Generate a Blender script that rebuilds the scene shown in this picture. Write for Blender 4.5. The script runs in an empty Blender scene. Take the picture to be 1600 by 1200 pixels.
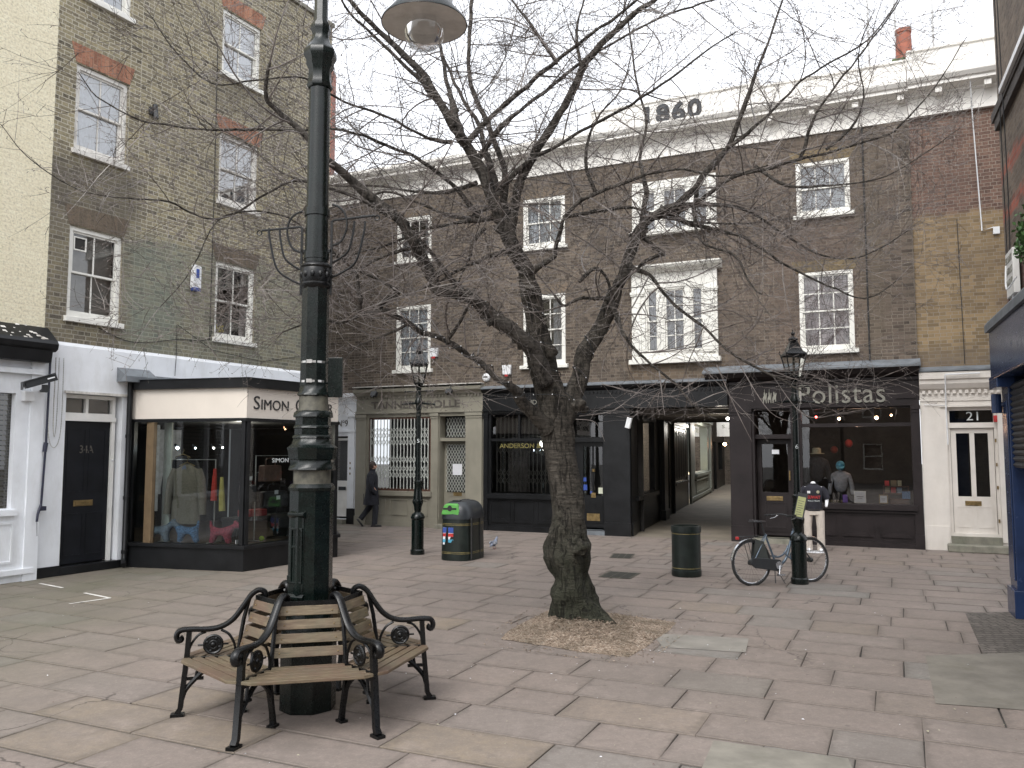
import bpy, bmesh, math, random
from math import sin, cos, pi, radians, sqrt, atan2
from mathutils import Vector, Matrix, noise
random.seed(7)
V = Vector
scene = bpy.context.scene
COL = scene.collection

# ------------------------------------------------------------------ camera, sky, sun, exposure
CH, CF, CP = 2.05, 1300.0, math.atan(106 / 1300.0)
cd = bpy.data.cameras.new('camera'); cam = bpy.data.objects.new('camera', cd); COL.objects.link(cam)
cam.location = (0, 0, CH); cam.rotation_euler = (pi / 2 + CP, 0, 0)
cd.sensor_width = 36; cd.lens = 36 * CF / 1600; cd.clip_end = 1000; cd.clip_start = .05
scene.camera = cam
world = bpy.data.worlds.new('World'); scene.world = world; world.use_nodes = True
wn = world.node_tree; wn.nodes.clear()
SUN_EL, SUN_ROT = radians(48), radians(205)
sky = wn.nodes.new('ShaderNodeTexSky'); sky.sky_type = 'NISHITA'; sky.sun_disc = False
sky.sun_elevation = SUN_EL; sky.sun_rotation = SUN_ROT; sky.dust_density = 4; sky.air_density = 1.5
hs = wn.nodes.new('ShaderNodeHueSaturation'); hs.inputs['Saturation'].default_value = .12
bg = wn.nodes.new('ShaderNodeBackground'); bg.inputs['Strength'].default_value = .15
wo = wn.nodes.new('ShaderNodeOutputWorld')
ov = wn.nodes.new('ShaderNodeMixRGB'); ov.inputs[0].default_value = .6; ov.inputs[2].default_value = (4.35, 4.5, 4.85, 1)   # even cloud cover over the clear sky
wn.links.new(sky.outputs[0], hs.inputs['Color']); wn.links.new(hs.outputs[0], ov.inputs[1]); wn.links.new(ov.outputs[0], bg.inputs[0]); wn.links.new(bg.outputs[0], wo.inputs[0])
sd = bpy.data.lights.new('sun', 'SUN'); sd.energy = .5; sd.angle = radians(25); sd.color = (1, .97, .93)
sun = bpy.data.objects.new('sun', sd); COL.objects.link(sun)
# sky sun_rotation is measured clockwise from +Y
sdir = V((sin(SUN_ROT) * cos(SUN_EL), cos(SUN_ROT) * cos(SUN_EL), sin(SUN_EL)))
sun.rotation_euler = sdir.to_track_quat('Z', 'Y').to_euler()
vs = scene.view_settings; vs.view_transform = 'Standard'; vs.look = 'None'; vs.gamma = 1; vs.exposure = 1.5
vs.use_curve_mapping = False

# ------------------------------------------------------------------ node material helpers
class NM:
    def __init__(s, name):
        s.m = bpy.data.materials.new(name); s.m.use_nodes = True
        s.t = s.m.node_tree; s.n = s.t.nodes; s.n.clear()
        s.out = s.n.new('ShaderNodeOutputMaterial')
    def node(s, typ, **kw):
        nd = s.n.new('ShaderNode' + typ)
        for k, v in kw.items(): setattr(nd, k, v)
        return nd
    def set(s, nd, key, v):
        if v is None: return
        inp = nd.inputs[key]
        if isinstance(v, bpy.types.NodeSocket): s.t.links.new(v, inp)
        else:
            if isinstance(v, (tuple, list)) and len(v) == 3 and inp.type == 'RGBA': v = (*v, 1)
            inp.default_value = v
    def math(s, op, a, b=None, clamp=False):
        nd = s.node('Math', operation=op, use_clamp=clamp); s.set(nd, 0, a)
        if b is not None: s.set(nd, 1, b)
        return nd.outputs[0]
    def mix(s, f, a, b, mode='MIX'):
        nd = s.node('MixRGB', blend_type=mode); s.set(nd, 0, f); s.set(nd, 1, a); s.set(nd, 2, b); return nd.outputs[0]
    def ramp(s, f, pts):
        nd = s.node('ValToRGB'); s.set(nd, 0, f); e = nd.color_ramp.elements
        while len(e) < len(pts): e.new(.5)
        for el, (p, c) in zip(e, pts): el.position = p; el.color = (*c, 1) if not isinstance(c, (int, float)) else (c, c, c, 1)
        return nd.outputs[0]
    def noise(s, scale, detail=3, rough=.55, vec=None, out=0, dist=0):
        nd = s.node('TexNoise'); s.set(nd, 'Scale', float(scale)); s.set(nd, 'Detail', float(detail)); s.set(nd, 'Roughness', rough); s.set(nd, 'Distortion', float(dist))
        s.set(nd, 'Vector', vec if vec is not None else s.obj()); return nd.outputs[out]
    def obj(s):
        if not hasattr(s, '_tc'): s._tc = s.node('TexCoord')
        return s._tc.outputs['Object']
    def uv(s):
        s.obj(); return s._tc.outputs['UV']
    def mapv(s, vec, sc=(1, 1, 1), loc=(0, 0, 0)):
        nd = s.node('Mapping'); s.set(nd, 'Vector', vec); s.set(nd, 'Scale', sc); s.set(nd, 'Location', loc); return nd.outputs[0]
    def bump(s, h, strength=.3, dist=.01, normal=None):
        nd = s.node('Bump'); s.set(nd, 'Strength', strength); s.set(nd, 'Distance', dist); s.set(nd, 'Height', h); s.set(nd, 'Normal', normal); return nd.outputs[0]
    def bsdf(s, col, rough=.6, normal=None, metal=0., spec=.5, **kw):
        b = s.node('BsdfPrincipled'); s.set(b, 'Base Color', col); s.set(b, 'Roughness', rough); s.set(b, 'Normal', normal); s.set(b, 'Metallic', metal)
        s.set(b, 'Specular IOR Level', spec)
        for k, v in kw.items(): s.set(b, k.replace('_', ' '), v)
        s.t.links.new(b.outputs[0], s.out.inputs[0]); return b

def paint(name, col, rough=.45, var=.12, scale=3, bump=.08, grime=None, gr=.35, metal=0., spec=.5):
    n = NM(name)
    f = n.noise(scale, 5, .6)
    dark = tuple(c * (1 - var * 2) for c in col); lite = tuple(min(1, c * (1 + var)) for c in col)
    c = n.ramp(f, [(.3, dark), (.62, lite)])
    if grime:
        g = n.noise(1.7, 6, .7, n.mapv(n.obj(), (1.4, 1.4, .5)))
        c = n.mix(n.ramp(g, [(.5, 0.), (.72, gr)]), c, grime)
    fine = n.noise(scale * 22, 3, .6)
    r = n.math('ADD', rough - .1, n.math('MULTIPLY', n.noise(scale * 6, 3), .22))
    n.bsdf(c, r, n.bump(fine, bump, .004), metal, spec)
    return n.m

def rectmask(n, u, v, u0, u1, v0, v1, soft=.05, wob=.15):
    w = n.math('MULTIPLY', n.math('SUBTRACT', n.noise(2.2, 4, .6, n.uv()), .5), wob * 2)
    uu = n.math('ADD', u, w); vv = n.math('ADD', v, w)
    def step(x, e, s):  # 1 where s*(x-e)>0
        return n.math('MULTIPLY', n.math('SUBTRACT', x, e), s / soft, True) if False else n.math('ADD', n.math('MULTIPLY', n.math('SUBTRACT', x, e), s / soft), .5, True)
    m = n.math('MULTIPLY', step(uu, u0, 1), step(uu, u1, -1)); m2 = n.math('MULTIPLY', step(vv, v0, 1), step(vv, v1, -1))
    return n.math('MULTIPLY', m, m2)

def brick(name, cols, mortar, bw=.225, rh=.075, ms=.005, soot=(.05, .045, .04), sootamt=.5, masks=(), vert=False, bstr=.5, mvar=0.):
    """cols: colour ramp across random bricks.  masks: (u0,u1,v0,v1,kind,colour,amount)"""
    n = NM(name)
    uv = n.uv()
    sep = n.node('SeparateXYZ'); n.set(sep, 0, uv); u, v = sep.outputs[0], sep.outputs[1]
    wob = n.math('MULTIPLY', n.math('SUBTRACT', n.noise(1.1, 3, .6, uv), .5), .03)
    cmb = n.node('CombineXYZ')
    if vert: n.set(cmb, 0, n.math('ADD', v, .1)); n.set(cmb, 1, u)
    else: n.set(cmb, 0, u); n.set(cmb, 1, n.math('ADD', v, wob))
    bt = n.node('TexBrick'); bt.offset = .5; bt.squash = .52 if not vert else 1; bt.squash_frequency = 2; bt.offset_frequency = 2
    n.set(bt, 'Vector', cmb.outputs[0]); n.set(bt, 'Scale', 1.); n.set(bt, 'Brick Width', bw); n.set(bt, 'Row Height', rh)
    n.set(bt, 'Mortar Size', ms); n.set(bt, 'Mortar Smooth', .25); n.set(bt, 'Bias', 0.)
    n.set(bt, 'Color1', (0, 0, 0)); n.set(bt, 'Color2', (1, 1, 1)); n.set(bt, 'Mortar', (.5, .5, .5))
    k = len(cols)
    c = n.ramp(bt.outputs['Color'], [(i / (k - 1) if k > 1 else 0, q) for i, q in enumerate(cols)])
    mm = n.noise(26, 4, .6, uv)
    c = n.mix(.55, c, n.mix(n.ramp(mm, [(.35, .45), (.65, 1.35)]), (0, 0, 0), c), 'MIX')
    c = n.mix(n.ramp(mm, [(.3, .0), (.75, .35)]), c, tuple(min(1, x * 1.5) for x in cols[-1]))
    for (u0, u1, v0, v1, kind, col, amt) in masks:
        if kind == 'brick':
            cc = n.ramp(bt.outputs['Color'], [(0, tuple(x * .72 for x in col)), (.5, col), (1, tuple(min(1, x * 1.25) for x in col))])
            c = n.mix(n.math('MULTIPLY', rectmask(n, u, v, u0, u1, v0, v1, .12, .22), amt), c, cc)
    mort = n.mix(n.ramp(n.noise(2.3, 5, .65, uv), [(.35, 0.), (.65, 1.)]), mortar, tuple(x * (1 - mvar) for x in mortar)) if mvar else mortar
    c = n.mix(bt.outputs['Fac'], c, mort)
    g = n.noise(.8, 7, .65, n.mapv(uv, (1.3, .7, 1)))
    c = n.mix(n.ramp(g, [(.38, 0.), (.7, sootamt)]), c, soot)
    for (u0, u1, v0, v1, kind, col, amt) in masks:
        if kind == 'stain':
            k2 = n.math('MULTIPLY', rectmask(n, u, v, u0, u1, v0, v1, .35, .35), n.ramp(n.noise(1.6, 6, .7, uv), [(.25, amt * .35), (.7, amt)]))
            c = n.mix(k2, c, col)
    h = n.math('ADD', n.math('MULTIPLY', n.math('SUBTRACT', 1., bt.outputs['Fac']), 1.), n.math('MULTIPLY', mm, .6))
    n.bsdf(c, .88, n.bump(h, bstr, .012), spec=.25)
    return n.m

M = {}
M['stock_brick'] = brick('stock_brick', [(.06, .054, .046), (.185, .16, .11), (.26, .23, .15), (.33, .285, .175), (.15, .13, .10), (.28, .245, .165)], (.46, .43, .35), ms=.008, sootamt=.22,
    masks=[(-.3, 1.5, 2, 7.0, 'stain', (.10, .088, .075), .6), (-.2, 1.6, 6.2, 7.2, 'stain', (.085, .075, .065), .6), (1.43, 7.2, 3.7, 6.1, 'stain', (.165, .18, .15), .6),
           (1.45, 2.6, 4.0, 5.9, 'stain', (.16, .20, .17), .45), (3.1, 5.4, 9.2, 9.9, 'stain', (.09, .08, .07), .5)])
M['sooty_brick'] = brick('sooty_brick', [(.048, .038, .031), (.092, .073, .058), (.122, .097, .075), (.17, .135, .105), (.08, .063, .051)], (.27, .235, .19), ms=.0065, sootamt=.4, soot=(.045, .038, .033), mvar=.6, bstr=.45,
    masks=[(6.1, 10.2, 4, 9.2, 'brick', (.125, .095, .077), .45), (7.4, 9.3, 4.2, 7.2, 'stain', (.15, .105, .085), .3), (3.9, 6.3, 3.8, 4.3, 'brick', (.16, .12, .085), .8), (9.3, 9.75, 3.8, 9.3, 'stain', (.13, .11, .08), .4)])
M['corner_brick'] = brick('corner_brick', [(.085, .05, .042), (.12, .075, .06), (.15, .09, .07), (.19, .12, .09)], (.29, .26, .22), sootamt=.35, soot=(.075, .055, .05),
    masks=[(10, 13.2, 3.5, 7.15, 'brick', (.245, .18, .10), .9), (12.0, 14.5, 3.8, 6.2, 'stain', (.12, .08, .065), .6), (10, 13.5, 3.8, 4.2, 'stain', (.12, .10, .085), .7)])
M['street_brick'] = brick('street_brick', [(.11, .085, .07), (.17, .13, .10), (.23, .18, .135)], (.22, .2, .17), sootamt=.5,
    masks=[(-1, 14, 5.05, 5.2, 'brick', (.40, .12, .08), 1.), (-1, 14, 5.6, 5.75, 'brick', (.40, .12, .08), 1.), (-1, 14, 3.4, 4.3, 'brick', (.19, .1, .085), .8)])
M['red_arch'] = brick('red_arch', [(.20, .09, .06), (.32, .14, .09), (.38, .2, .13)], (.3, .22, .16), bw=.34, rh=.075, ms=.004, sootamt=.35, vert=True)
M['sooty_arch'] = brick('sooty_arch', [(.12, .10, .075), (.17, .13, .095)], (.19, .16, .13), bw=.34, rh=.075, ms=.003, sootamt=.5, vert=True)
M['buff_arch'] = brick('buff_arch', [(.14, .11, .07), (.22, .165, .09)], (.2, .17, .12), bw=.34, rh=.07, ms=.003, sootamt=.4, vert=True)
M['painted_brick'] = brick('painted_brick', [(.71, .64, .47), (.74, .67, .50), (.76, .70, .53)], (.73, .66, .49), ms=.006, soot=(.55, .48, .33), sootamt=.25, bstr=.4)
M['chimney_brick'] = brick('chimney_brick', [(.16, .09, .06), (.26, .14, .09)], (.2, .17, .13))
M['white_render'] = paint('white_render', (.74, .76, .79), .6, .05, 1.5, .25, (.45, .44, .40), .35)
M['white_paint'] = paint('white_paint', (.74, .73, .70), .4, .04, 5, .05, (.42, .39, .33), .25)
M['window_white'] = paint('window_white', (.72, .71, .66), .4, .04, 6, .05, (.3, .28, .24), .2)
M['flaky_white'] = paint('flaky_white', (.66, .64, .60), .6, .07, 8, .3, (.2, .17, .14), .8)
M['stucco'] = paint('stucco', (.76, .74, .70), .65, .04, 1.2, .1, (.56, .52, .44), .3)
M['cream_paint'] = paint('cream_paint', (.66, .62, .57), .45, .04, 2, .08, (.48, .43, .36), .3)
M['fascia_cream'] = paint('fascia_cream', (.66, .60, .53), .4, .02, 2, .02)
M['olive_paint'] = paint('olive_paint', (.235, .22, .175), .5, .06, 2, .08, (.15, .14, .11), .4)
M['black_paint'] = paint('black_paint', (.0085, .009, .010), .34, .25, 3, .03, spec=.28)
M['door_black'] = paint('door_black', (.008, .009, .012), .45, .2, 3, .03, spec=.25)
M['brown_paint'] = paint('brown_paint', (.022, .0175, .018), .38, .15, 3, .03, spec=.25)
M['navy_paint'] = paint('navy_paint', (.016, .032, .085), .22, .15, 2, .03)
M['green_iron'] = paint('green_iron', (.0022, .0052, .0043), .24, .3, 9, .2, (.018, .018, .015), .3, spec=.36)
M['black_iron'] = paint('black_iron', (.003, .0033, .0036), .28, .3, 12, .2, (.016, .014, .012), .3, spec=.34)
M['worn_iron'] = paint('worn_iron', (.075, .07, .052), .6, .3, 16, .2, (.03, .03, .025), .6)
M['steel'] = paint('steel', (.5, .49, .47), .35, .1, 12, .05, metal=.9)
M['lead'] = paint('lead', (.14, .155, .17), .55, .15, 4, .2, (.28, .29, .3), .4)
M['slate'] = paint('slate', (.10, .105, .115), .6, .2, 4, .2)
M['brass'] = paint('brass', (.24, .17, .075), .4, .2, 12, .05, metal=.6)
M['gold_leaf'] = paint('gold_leaf', (.22, .19, .06), .6, .2, 9, .02)
M['terracotta'] = paint('terracotta', (.27, .085, .05), .7, .15, 5, .2, (.15, .09, .07), .4)
M['stone_step'] = paint('stone_step', (.22, .21, .17), .8, .15, 5, .3, (.08, .09, .06), .6)
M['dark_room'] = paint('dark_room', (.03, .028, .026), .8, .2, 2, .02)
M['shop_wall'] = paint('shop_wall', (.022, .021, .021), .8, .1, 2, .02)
M['shop_floor'] = paint('shop_floor', (.10, .075, .055), .6, .2, 2, .02)
M['net_curtain'] = paint('net_curtain', (.60, .62, .66), .9, .15, 8, .1)
M['grey_curtain'] = paint('grey_curtain', (.34, .34, .36), .9, .2, 5, .1)
M['warm_curtain'] = paint('warm_curtain', (.52, .44, .44), .9, .2, 5, .1)
M['blind'] = paint('blind', (.38, .36, .33), .8, .08, 6, .05)
M['gate_white'] = paint('gate_white', (.50, .52, .48), .5, .06, 8, .05)
M['gate_dark'] = paint('gate_dark', (.07, .065, .055), .5, .1, 8, .05)
M['plastic_white'] = paint('plastic_white', (.7, .71, .72), .35, .03, 6, .02)
M['plastic_blue'] = paint('plastic_blue', (.03, .07, .3), .35, .05, 6, .02)
M['plastic_black'] = paint('plastic_black', (.022, .024, .026), .4, .1, 8, .05)
M['rubber'] = paint('rubber', (.02, .02, .02), .75, .2, 9, .1)
M['paper'] = paint('paper', (.68, .69, .72), .7, .03, 9, .02)
M['red'] = paint('red', (.45, .03, .03), .5, .1, 8, .03)
M['letter_black'] = paint('letter_black', (.02, .02, .022), .5, .1, 9, .02)
M['letter_taupe'] = paint('letter_taupe', (.10, .088, .075), .5, .1, 9, .02)
M['letter_grey'] = paint('letter_grey', (.24, .235, .20), .5, .1, 9, .02)
M['letter_white'] = paint('letter_white', (.62, .66, .66), .5, .05, 9, .02)
M['roof_date'] = paint('roof_date', (.018, .021, .026), .6, .1, 9, .02)

def glass(name, refl=1.0, tint=(1, 1, 1), rough=.01):
    n = NM(name)
    tr = n.node('BsdfTransparent'); n.set(tr, 0, tint)
    gl = n.node('BsdfGlossy'); n.set(gl, 'Color', (1, 1, 1)); n.set(gl, 'Roughness', rough)
    n.set(gl, 'Normal', n.bump(n.noise(1.3, 2, .5), .03, .02))
    fr = n.node('Fresnel'); n.set(fr, 'IOR', 1.52)
    mx = n.node('MixShader'); n.set(mx, 0, n.math('MULTIPLY', fr.outputs[0], refl, True)); n.t.links.new(tr.outputs[0], mx.inputs[1]); n.t.links.new(gl.outputs[0], mx.inputs[2])
    n.t.links.new(mx.outputs[0], n.out.inputs[0]); return n.m
M['glass'] = glass('glass', 1.9, (.82, .84, .84))
M['sky_glass'] = glass('sky_glass', 5.0, (.8, .83, .85))
M['shop_glass'] = glass('shop_glass', 1.1, (.70, .76, .75))
M['lamp_glass'] = glass('lamp_glass', 1.2, (.86, .87, .86)); M['bowl_glass'] = glass('bowl_glass', .7, (.93, .94, .95), .06)

def emit(name, col, st):
    n = NM(name); e = n.node('Emission'); n.set(e, 0, col); n.set(e, 1, float(st)); n.t.links.new(e.outputs[0], n.out.inputs[0]); return n.m
M['bulb_white'] = emit('bulb_white', (1, .95, .85), 14)
M['bulb_cool'] = emit('bulb_cool', (.75, .88, 1), 20)
M['bulb_warm'] = emit('bulb_warm', (1, .55, .3), 16)
M['bulb_red'] = emit('bulb_red', (1, .12, .1), 7)
M['display_glow_warm'] = emit('display_glow_warm', (1, .80, .5), 1.5)  # window floor and case glow themselves, standing in for the display lighting
M['display_glow_pale'] = emit('display_glow_pale', (.9, .95, .8), .55)  # cards glow as well, their brightness put into the material

# ------------------------------------------------------------------ frames
def fr(x, y, deg, z=0): return Matrix.Translation((x, y, z)) @ Matrix.Rotation(radians(deg), 4, 'Z')
FB = fr(-.6744, 22.1566, -24.841)      # the long terrace at the back: x to the right, y into the building
FL = fr(-7.7078, 13.7162, 61.778)      # houses on the left
FR_ = fr(6.4736, 10.8553, -22.114 - 90)  # shop on the right edge (x toward the camera)
BASE = {}

def thing(name, label, cat, frame=None, base=(0, 0, 0), group=None):
    o = bpy.data.objects.new(name, None); COL.objects.link(o); o.empty_display_size = .2
    o.matrix_world = (frame if frame is not None else Matrix()) @ Matrix.Translation(base)
    BASE[o.name] = V(base); o['label'] = label; o['category'] = cat
    if group: o['group'] = group
    return o
def tag(o, label=None, cat=None, group=None, kind=None):
    for k, v in (('label', label), ('category', cat), ('group', group), ('kind', kind)):
        if v: o[k] = v
    return o
def rootof(o):
    while o.parent: o = o.parent
    return o
def copy_tree(o, parent=None):
    c = o.copy(); COL.objects.link(c)
    if parent is not None: c.parent = parent
    for ch in list(o.children): copy_tree(ch, c)
    return c

class MB:
    def __init__(s): s.v = []; s.f = []; s.m = []; s.uvs = {}; s.mi = 0; s.X = None
    def add(s, vs, fs, uvs=None):
        b = len(s.v)
        s.v += [tuple(s.X @ V(p)) if s.X is not None else tuple(p) for p in vs]
        for i, f in enumerate(fs):
            if uvs: s.uvs[len(s.f)] = uvs[i]
            s.f.append([b + k for k in f]); s.m.append(s.mi)
        return s
    def box(s, x0, x1, y0, y1, z0, z1):
        if x0 > x1: x0, x1 = x1, x0
        if y0 > y1: y0, y1 = y1, y0
        if z0 > z1: z0, z1 = z1, z0
        return s.add([(x0, y0, z0), (x1, y0, z0), (x1, y1, z0), (x0, y1, z0), (x0, y0, z1), (x1, y0, z1), (x1, y1, z1), (x0, y1, z1)],
                     [(0, 3, 2, 1), (4, 5, 6, 7), (0, 1, 5, 4), (1, 2, 6, 5), (2, 3, 7, 6), (3, 0, 4, 7)])
    def frame(s, x0, x1, z0, z1, t, y0, y1):
        s.box(x0, x1, y0, y1, z0, z0 + t); s.box(x0, x1, y0, y1, z1 - t, z1)
        s.box(x0, x0 + t, y0, y1, z0 + t, z1 - t); return s.box(x1 - t, x1, y0, y1, z0 + t, z1 - t)
    def quad(s, *p): return s.add(p, [tuple(range(len(p)))])
    def prism(s, poly, a, b, axis='z'):
        """poly 2d; z: (x,y) extruded in z;  x: (y,z) extruded along x;  y: (x,z) extruded along y"""
        def P(q, t): return (q[0], q[1], t) if axis == 'z' else ((t, q[0], q[1]) if axis == 'x' else (q[0], t, q[1]))
        n = len(poly); area = sum(poly[i][0] * poly[(i + 1) % n][1] - poly[(i + 1) % n][0] * poly[i][1] for i in range(n))
        if (area < 0) != (axis == 'y'): poly = poly[::-1]
        if a > b: a, b = b, a
        vs = [P(q, a) for q in poly] + [P(q, b) for q in poly]
        fs = [tuple(range(n))[::-1], tuple(range(n, 2 * n))] + [(i, (i + 1) % n, n + (i + 1) % n, n + i) for i in range(n)]
        return s.add(vs, fs)
    def tube(s, pts, r, n=8, cap=True, closed=False, flat=1.0):
        pts = [V(p) for p in pts]; k = len(pts)
        rr = r if isinstance(r, (list, tuple)) else [r] * k
        vs = []; up = None
        for i, p in enumerate(pts):
            if closed: t = pts[(i + 1) % k] - pts[i - 1]
            else: t = pts[min(i + 1, k - 1)] - pts[max(i - 1, 0)]
            if t.length < 1e-9: t = V((0, 0, 1))
            t.normalize()
            if up is None:
                up = V((0, 0, 1)) if abs(t.z) < .9 else V((0, 1, 0))
            a = t.cross(up)
            if a.length < 1e-6: a = t.orthogonal()
            a.normalize(); b = a.cross(t).normalized(); up = b
            for j in range(n):
                an = 2 * pi * (j + .5) / n
                vs.append(p + a * cos(an) * rr[i] * flat + b * sin(an) * rr[i])
        fs = []
        for i in range(k if closed else k - 1):
            for j in range(n):
                fs.append((i * n + j, i * n + (j + 1) % n, ((i + 1) % k) * n + (j + 1) % n, ((i + 1) % k) * n + j))
        if cap and not closed: fs += [tuple(range(n))[::-1], tuple(range((k - 1) * n, k * n))]
        return s.add(vs, fs)
    def lathe(s, prof, n=16, c=(0, 0), ph=0., sx=1., sy=1.):
        vs = []
        for r, z in prof:
            for j in range(n):
                a = 2 * pi * j / n + ph; vs.append((c[0] + r * cos(a) * sx, c[1] + r * sin(a) * sy, z))
        fs = [(i * n + j, i * n + (j + 1) % n, (i + 1) * n + (j + 1) % n, (i + 1) * n + j) for i in range(len(prof) - 1) for j in range(n)]
        fs += [tuple(range(n))[::-1], tuple(range((len(prof) - 1) * n, len(prof) * n))]
        return s.add(vs, fs)
    def ball(s, c, r, n=12, m=8, sx=1, sy=1, sz=1):
        vs = [(c[0], c[1], c[2] - r * sz)]
        for i in range(1, m):
            t = pi * i / m
            for j in range(n):
                a = 2 * pi * j / n; vs.append((c[0] + r * sin(t) * cos(a) * sx, c[1] + r * sin(t) * sin(a) * sy, c[2] - r * cos(t) * sz))
        vs.append((c[0], c[1], c[2] + r * sz)); e = len(vs) - 1
        fs = [(0, 1 + (j + 1) % n, 1 + j) for j in range(n)] + [(e, 1 + (m - 2) * n + j, 1 + (m - 2) * n + (j + 1) % n) for j in range(n)]
        fs += [(1 + i * n + j, 1 + i * n + (j + 1) % n, 1 + (i + 1) * n + (j + 1) % n, 1 + (i + 1) * n + j) for i in range(m - 2) for j in range(n)]
        return s.add(vs, fs)
    def torus(s, c, R, r, axis='y', n=40, m=8, a0=0., a1=2 * pi):
        full = abs(a1 - a0 - 2 * pi) < 1e-4; k = n if full else n + 1; pts = []
        for i in range(k):
            a = a0 + (a1 - a0) * i / n
            d = (cos(a) * R, 0, sin(a) * R) if axis == 'y' else ((cos(a) * R, sin(a) * R, 0) if axis == 'z' else (0, cos(a) * R, sin(a) * R))
            pts.append((c[0] + d[0], c[1] + d[1], c[2] + d[2]))
        return s.tube(pts, r, m, closed=full)
    def build(s, name, mat, parent=None, smooth=True, label=None, bev=0, ang=38):
        off = BASE.get(rootof(parent).name, V((0, 0, 0))) if parent is not None else V((0, 0, 0))
        me = bpy.data.meshes.new(name)
        me.from_pydata([(p[0] - off.x, p[1] - off.y, p[2] - off.z) for p in s.v], [], s.f)
        mats = mat if isinstance(mat, (list, tuple)) else [mat]
        for q in mats: me.materials.append(M[q] if isinstance(q, str) else q)
        uvl = me.uv_layers.new(name='UVMap'); dat = uvl.data
        sp = s.v
        for p in me.polygons:
            p.material_index = s.m[p.index]; p.use_smooth = smooth
            pre = s.uvs.get(p.index); nn = p.normal; ax, ay, az = abs(nn.x), abs(nn.y), abs(nn.z)
            for k, li in enumerate(p.loop_indices):
                q = sp[me.loops[li].vertex_index]
                dat[li].uv = pre[k] if pre else ((q[0], q[1]) if az > .75 else ((q[0], q[2]) if ay >= ax else (q[1], q[2])))
        if smooth: me.set_sharp_from_angle(angle=radians(ang))
        me.update()
        o = bpy.data.objects.new(name, me); COL.objects.link(o)
        if parent is not None: o.parent = parent
        if label: o['label'] = label
        if bev:
            b = o.modifiers.new('bevel', 'BEVEL'); b.width = bev; b.segments = 2; b.limit_method = 'ANGLE'; b.angle_limit = radians(40)
        return o

def lettering(txt, size, mat, parent, loc, width=None, extr=.006, rot=(pi / 2, 0, 0), name='lettering', shear=0., bold=0., align='LEFT', sp=1.):
    c = bpy.data.curves.new('txt', 'FONT'); c.body = txt; c.size = size; c.extrude = extr; c.shear = shear; c.offset = bold; c.align_x = align; c.space_character = sp
    c.resolution_u = 3
    t = bpy.data.objects.new('txt', c); COL.objects.link(t)
    bpy.context.view_layer.update()
    me = bpy.data.meshes.new_from_object(t.evaluated_get(bpy.context.evaluated_depsgraph_get()))
    bpy.data.objects.remove(t); me.name = name
    me.transform(Matrix.Diagonal((1, 1, 1, 1)))
    xs = [v.co.x for v in me.vertices]
    if width and xs:
        w = max(xs) - min(xs); me.transform(Matrix.Diagonal((width / w, 1, 1, 1)))
    off = BASE.get(rootof(parent).name, V((0, 0, 0)))
    from mathutils import Euler
    me.transform(Matrix.Translation(V(loc) - off) @ Euler(rot).to_matrix().to_4x4())
    me.materials.clear(); me.materials.append(M[mat])
    o = bpy.data.objects.new(name, me); COL.objects.link(o); o.parent = parent
    return o

def skin(name, nodes, edges, mat, parent, root=0, sub=2, label=None):
    """nodes: list of (co, r) or (co, rx, ry)"""
    off = BASE.get(rootof(parent).name, V((0, 0, 0))) if parent is not None else V((0, 0, 0))
    me = bpy.data.meshes.new(name); me.from_pydata([tuple(V(q[0]) - off) for q in nodes], edges, [])
    me.materials.append(M[mat] if isinstance(mat, str) else mat)
    o = bpy.data.objects.new(name, me); COL.objects.link(o)
    sm = o.modifiers.new('skin', 'SKIN'); sm.use_smooth_shade = True
    if not me.skin_vertices: 
        bm = bmesh.new(); bm.from_mesh(me); bm.verts.layers.skin.verify(); bm.to_mesh(me); bm.free()
    for i, q in enumerate(nodes):
        sv = me.skin_vertices[0].data[i]; sv.radius = (q[1], q[2] if len(q) > 2 else q[1]); sv.use_root = (i == root)
    if sub:
        ss = o.modifiers.new('sub', 'SUBSURF'); ss.levels = sub; ss.render_levels = sub
    if parent is not None: o.parent = parent
    if label: o['label'] = label
    return o

def bez(pts, n=6):
    """Catmull-Rom through 3d/2d points"""
    P = [V(p) for p in pts]; out = []
    for i in range(len(P) - 1):
        p0 = P[max(i - 1, 0)]; p1 = P[i]; p2 = P[i + 1]; p3 = P[min(i + 2, len(P) - 1)]
        for k in range(n):
            t = k / n
            out.append(.5 * ((2 * p1) + (p2 - p0) * t + (2 * p0 - 5 * p1 + 4 * p2 - p3) * t * t + (3 * p1 - p0 - 3 * p2 + p3) * t ** 3))
    out.append(P[-1]); return out

def ray(px, py):
    x = (px - 800) / CF; y = (600 - py) / CF
    return V((x, cos(CP) - y * sin(CP), sin(CP) + y * cos(CP)))
def at(px, py, Y):
    d = ray(px, py); return V((0, 0, CH)) + d * (Y / d.y)

# ------------------------------------------------------------------ ground
tag(MB().quad((-90, -60, -.012), (90, -60, -.012), (90, 140, -.012), (-90, 140, -.012)).build('ground', paint('joint_dirt', (.04, .036, .031), .9, .3, 3, .3)), kind='structure')

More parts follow.
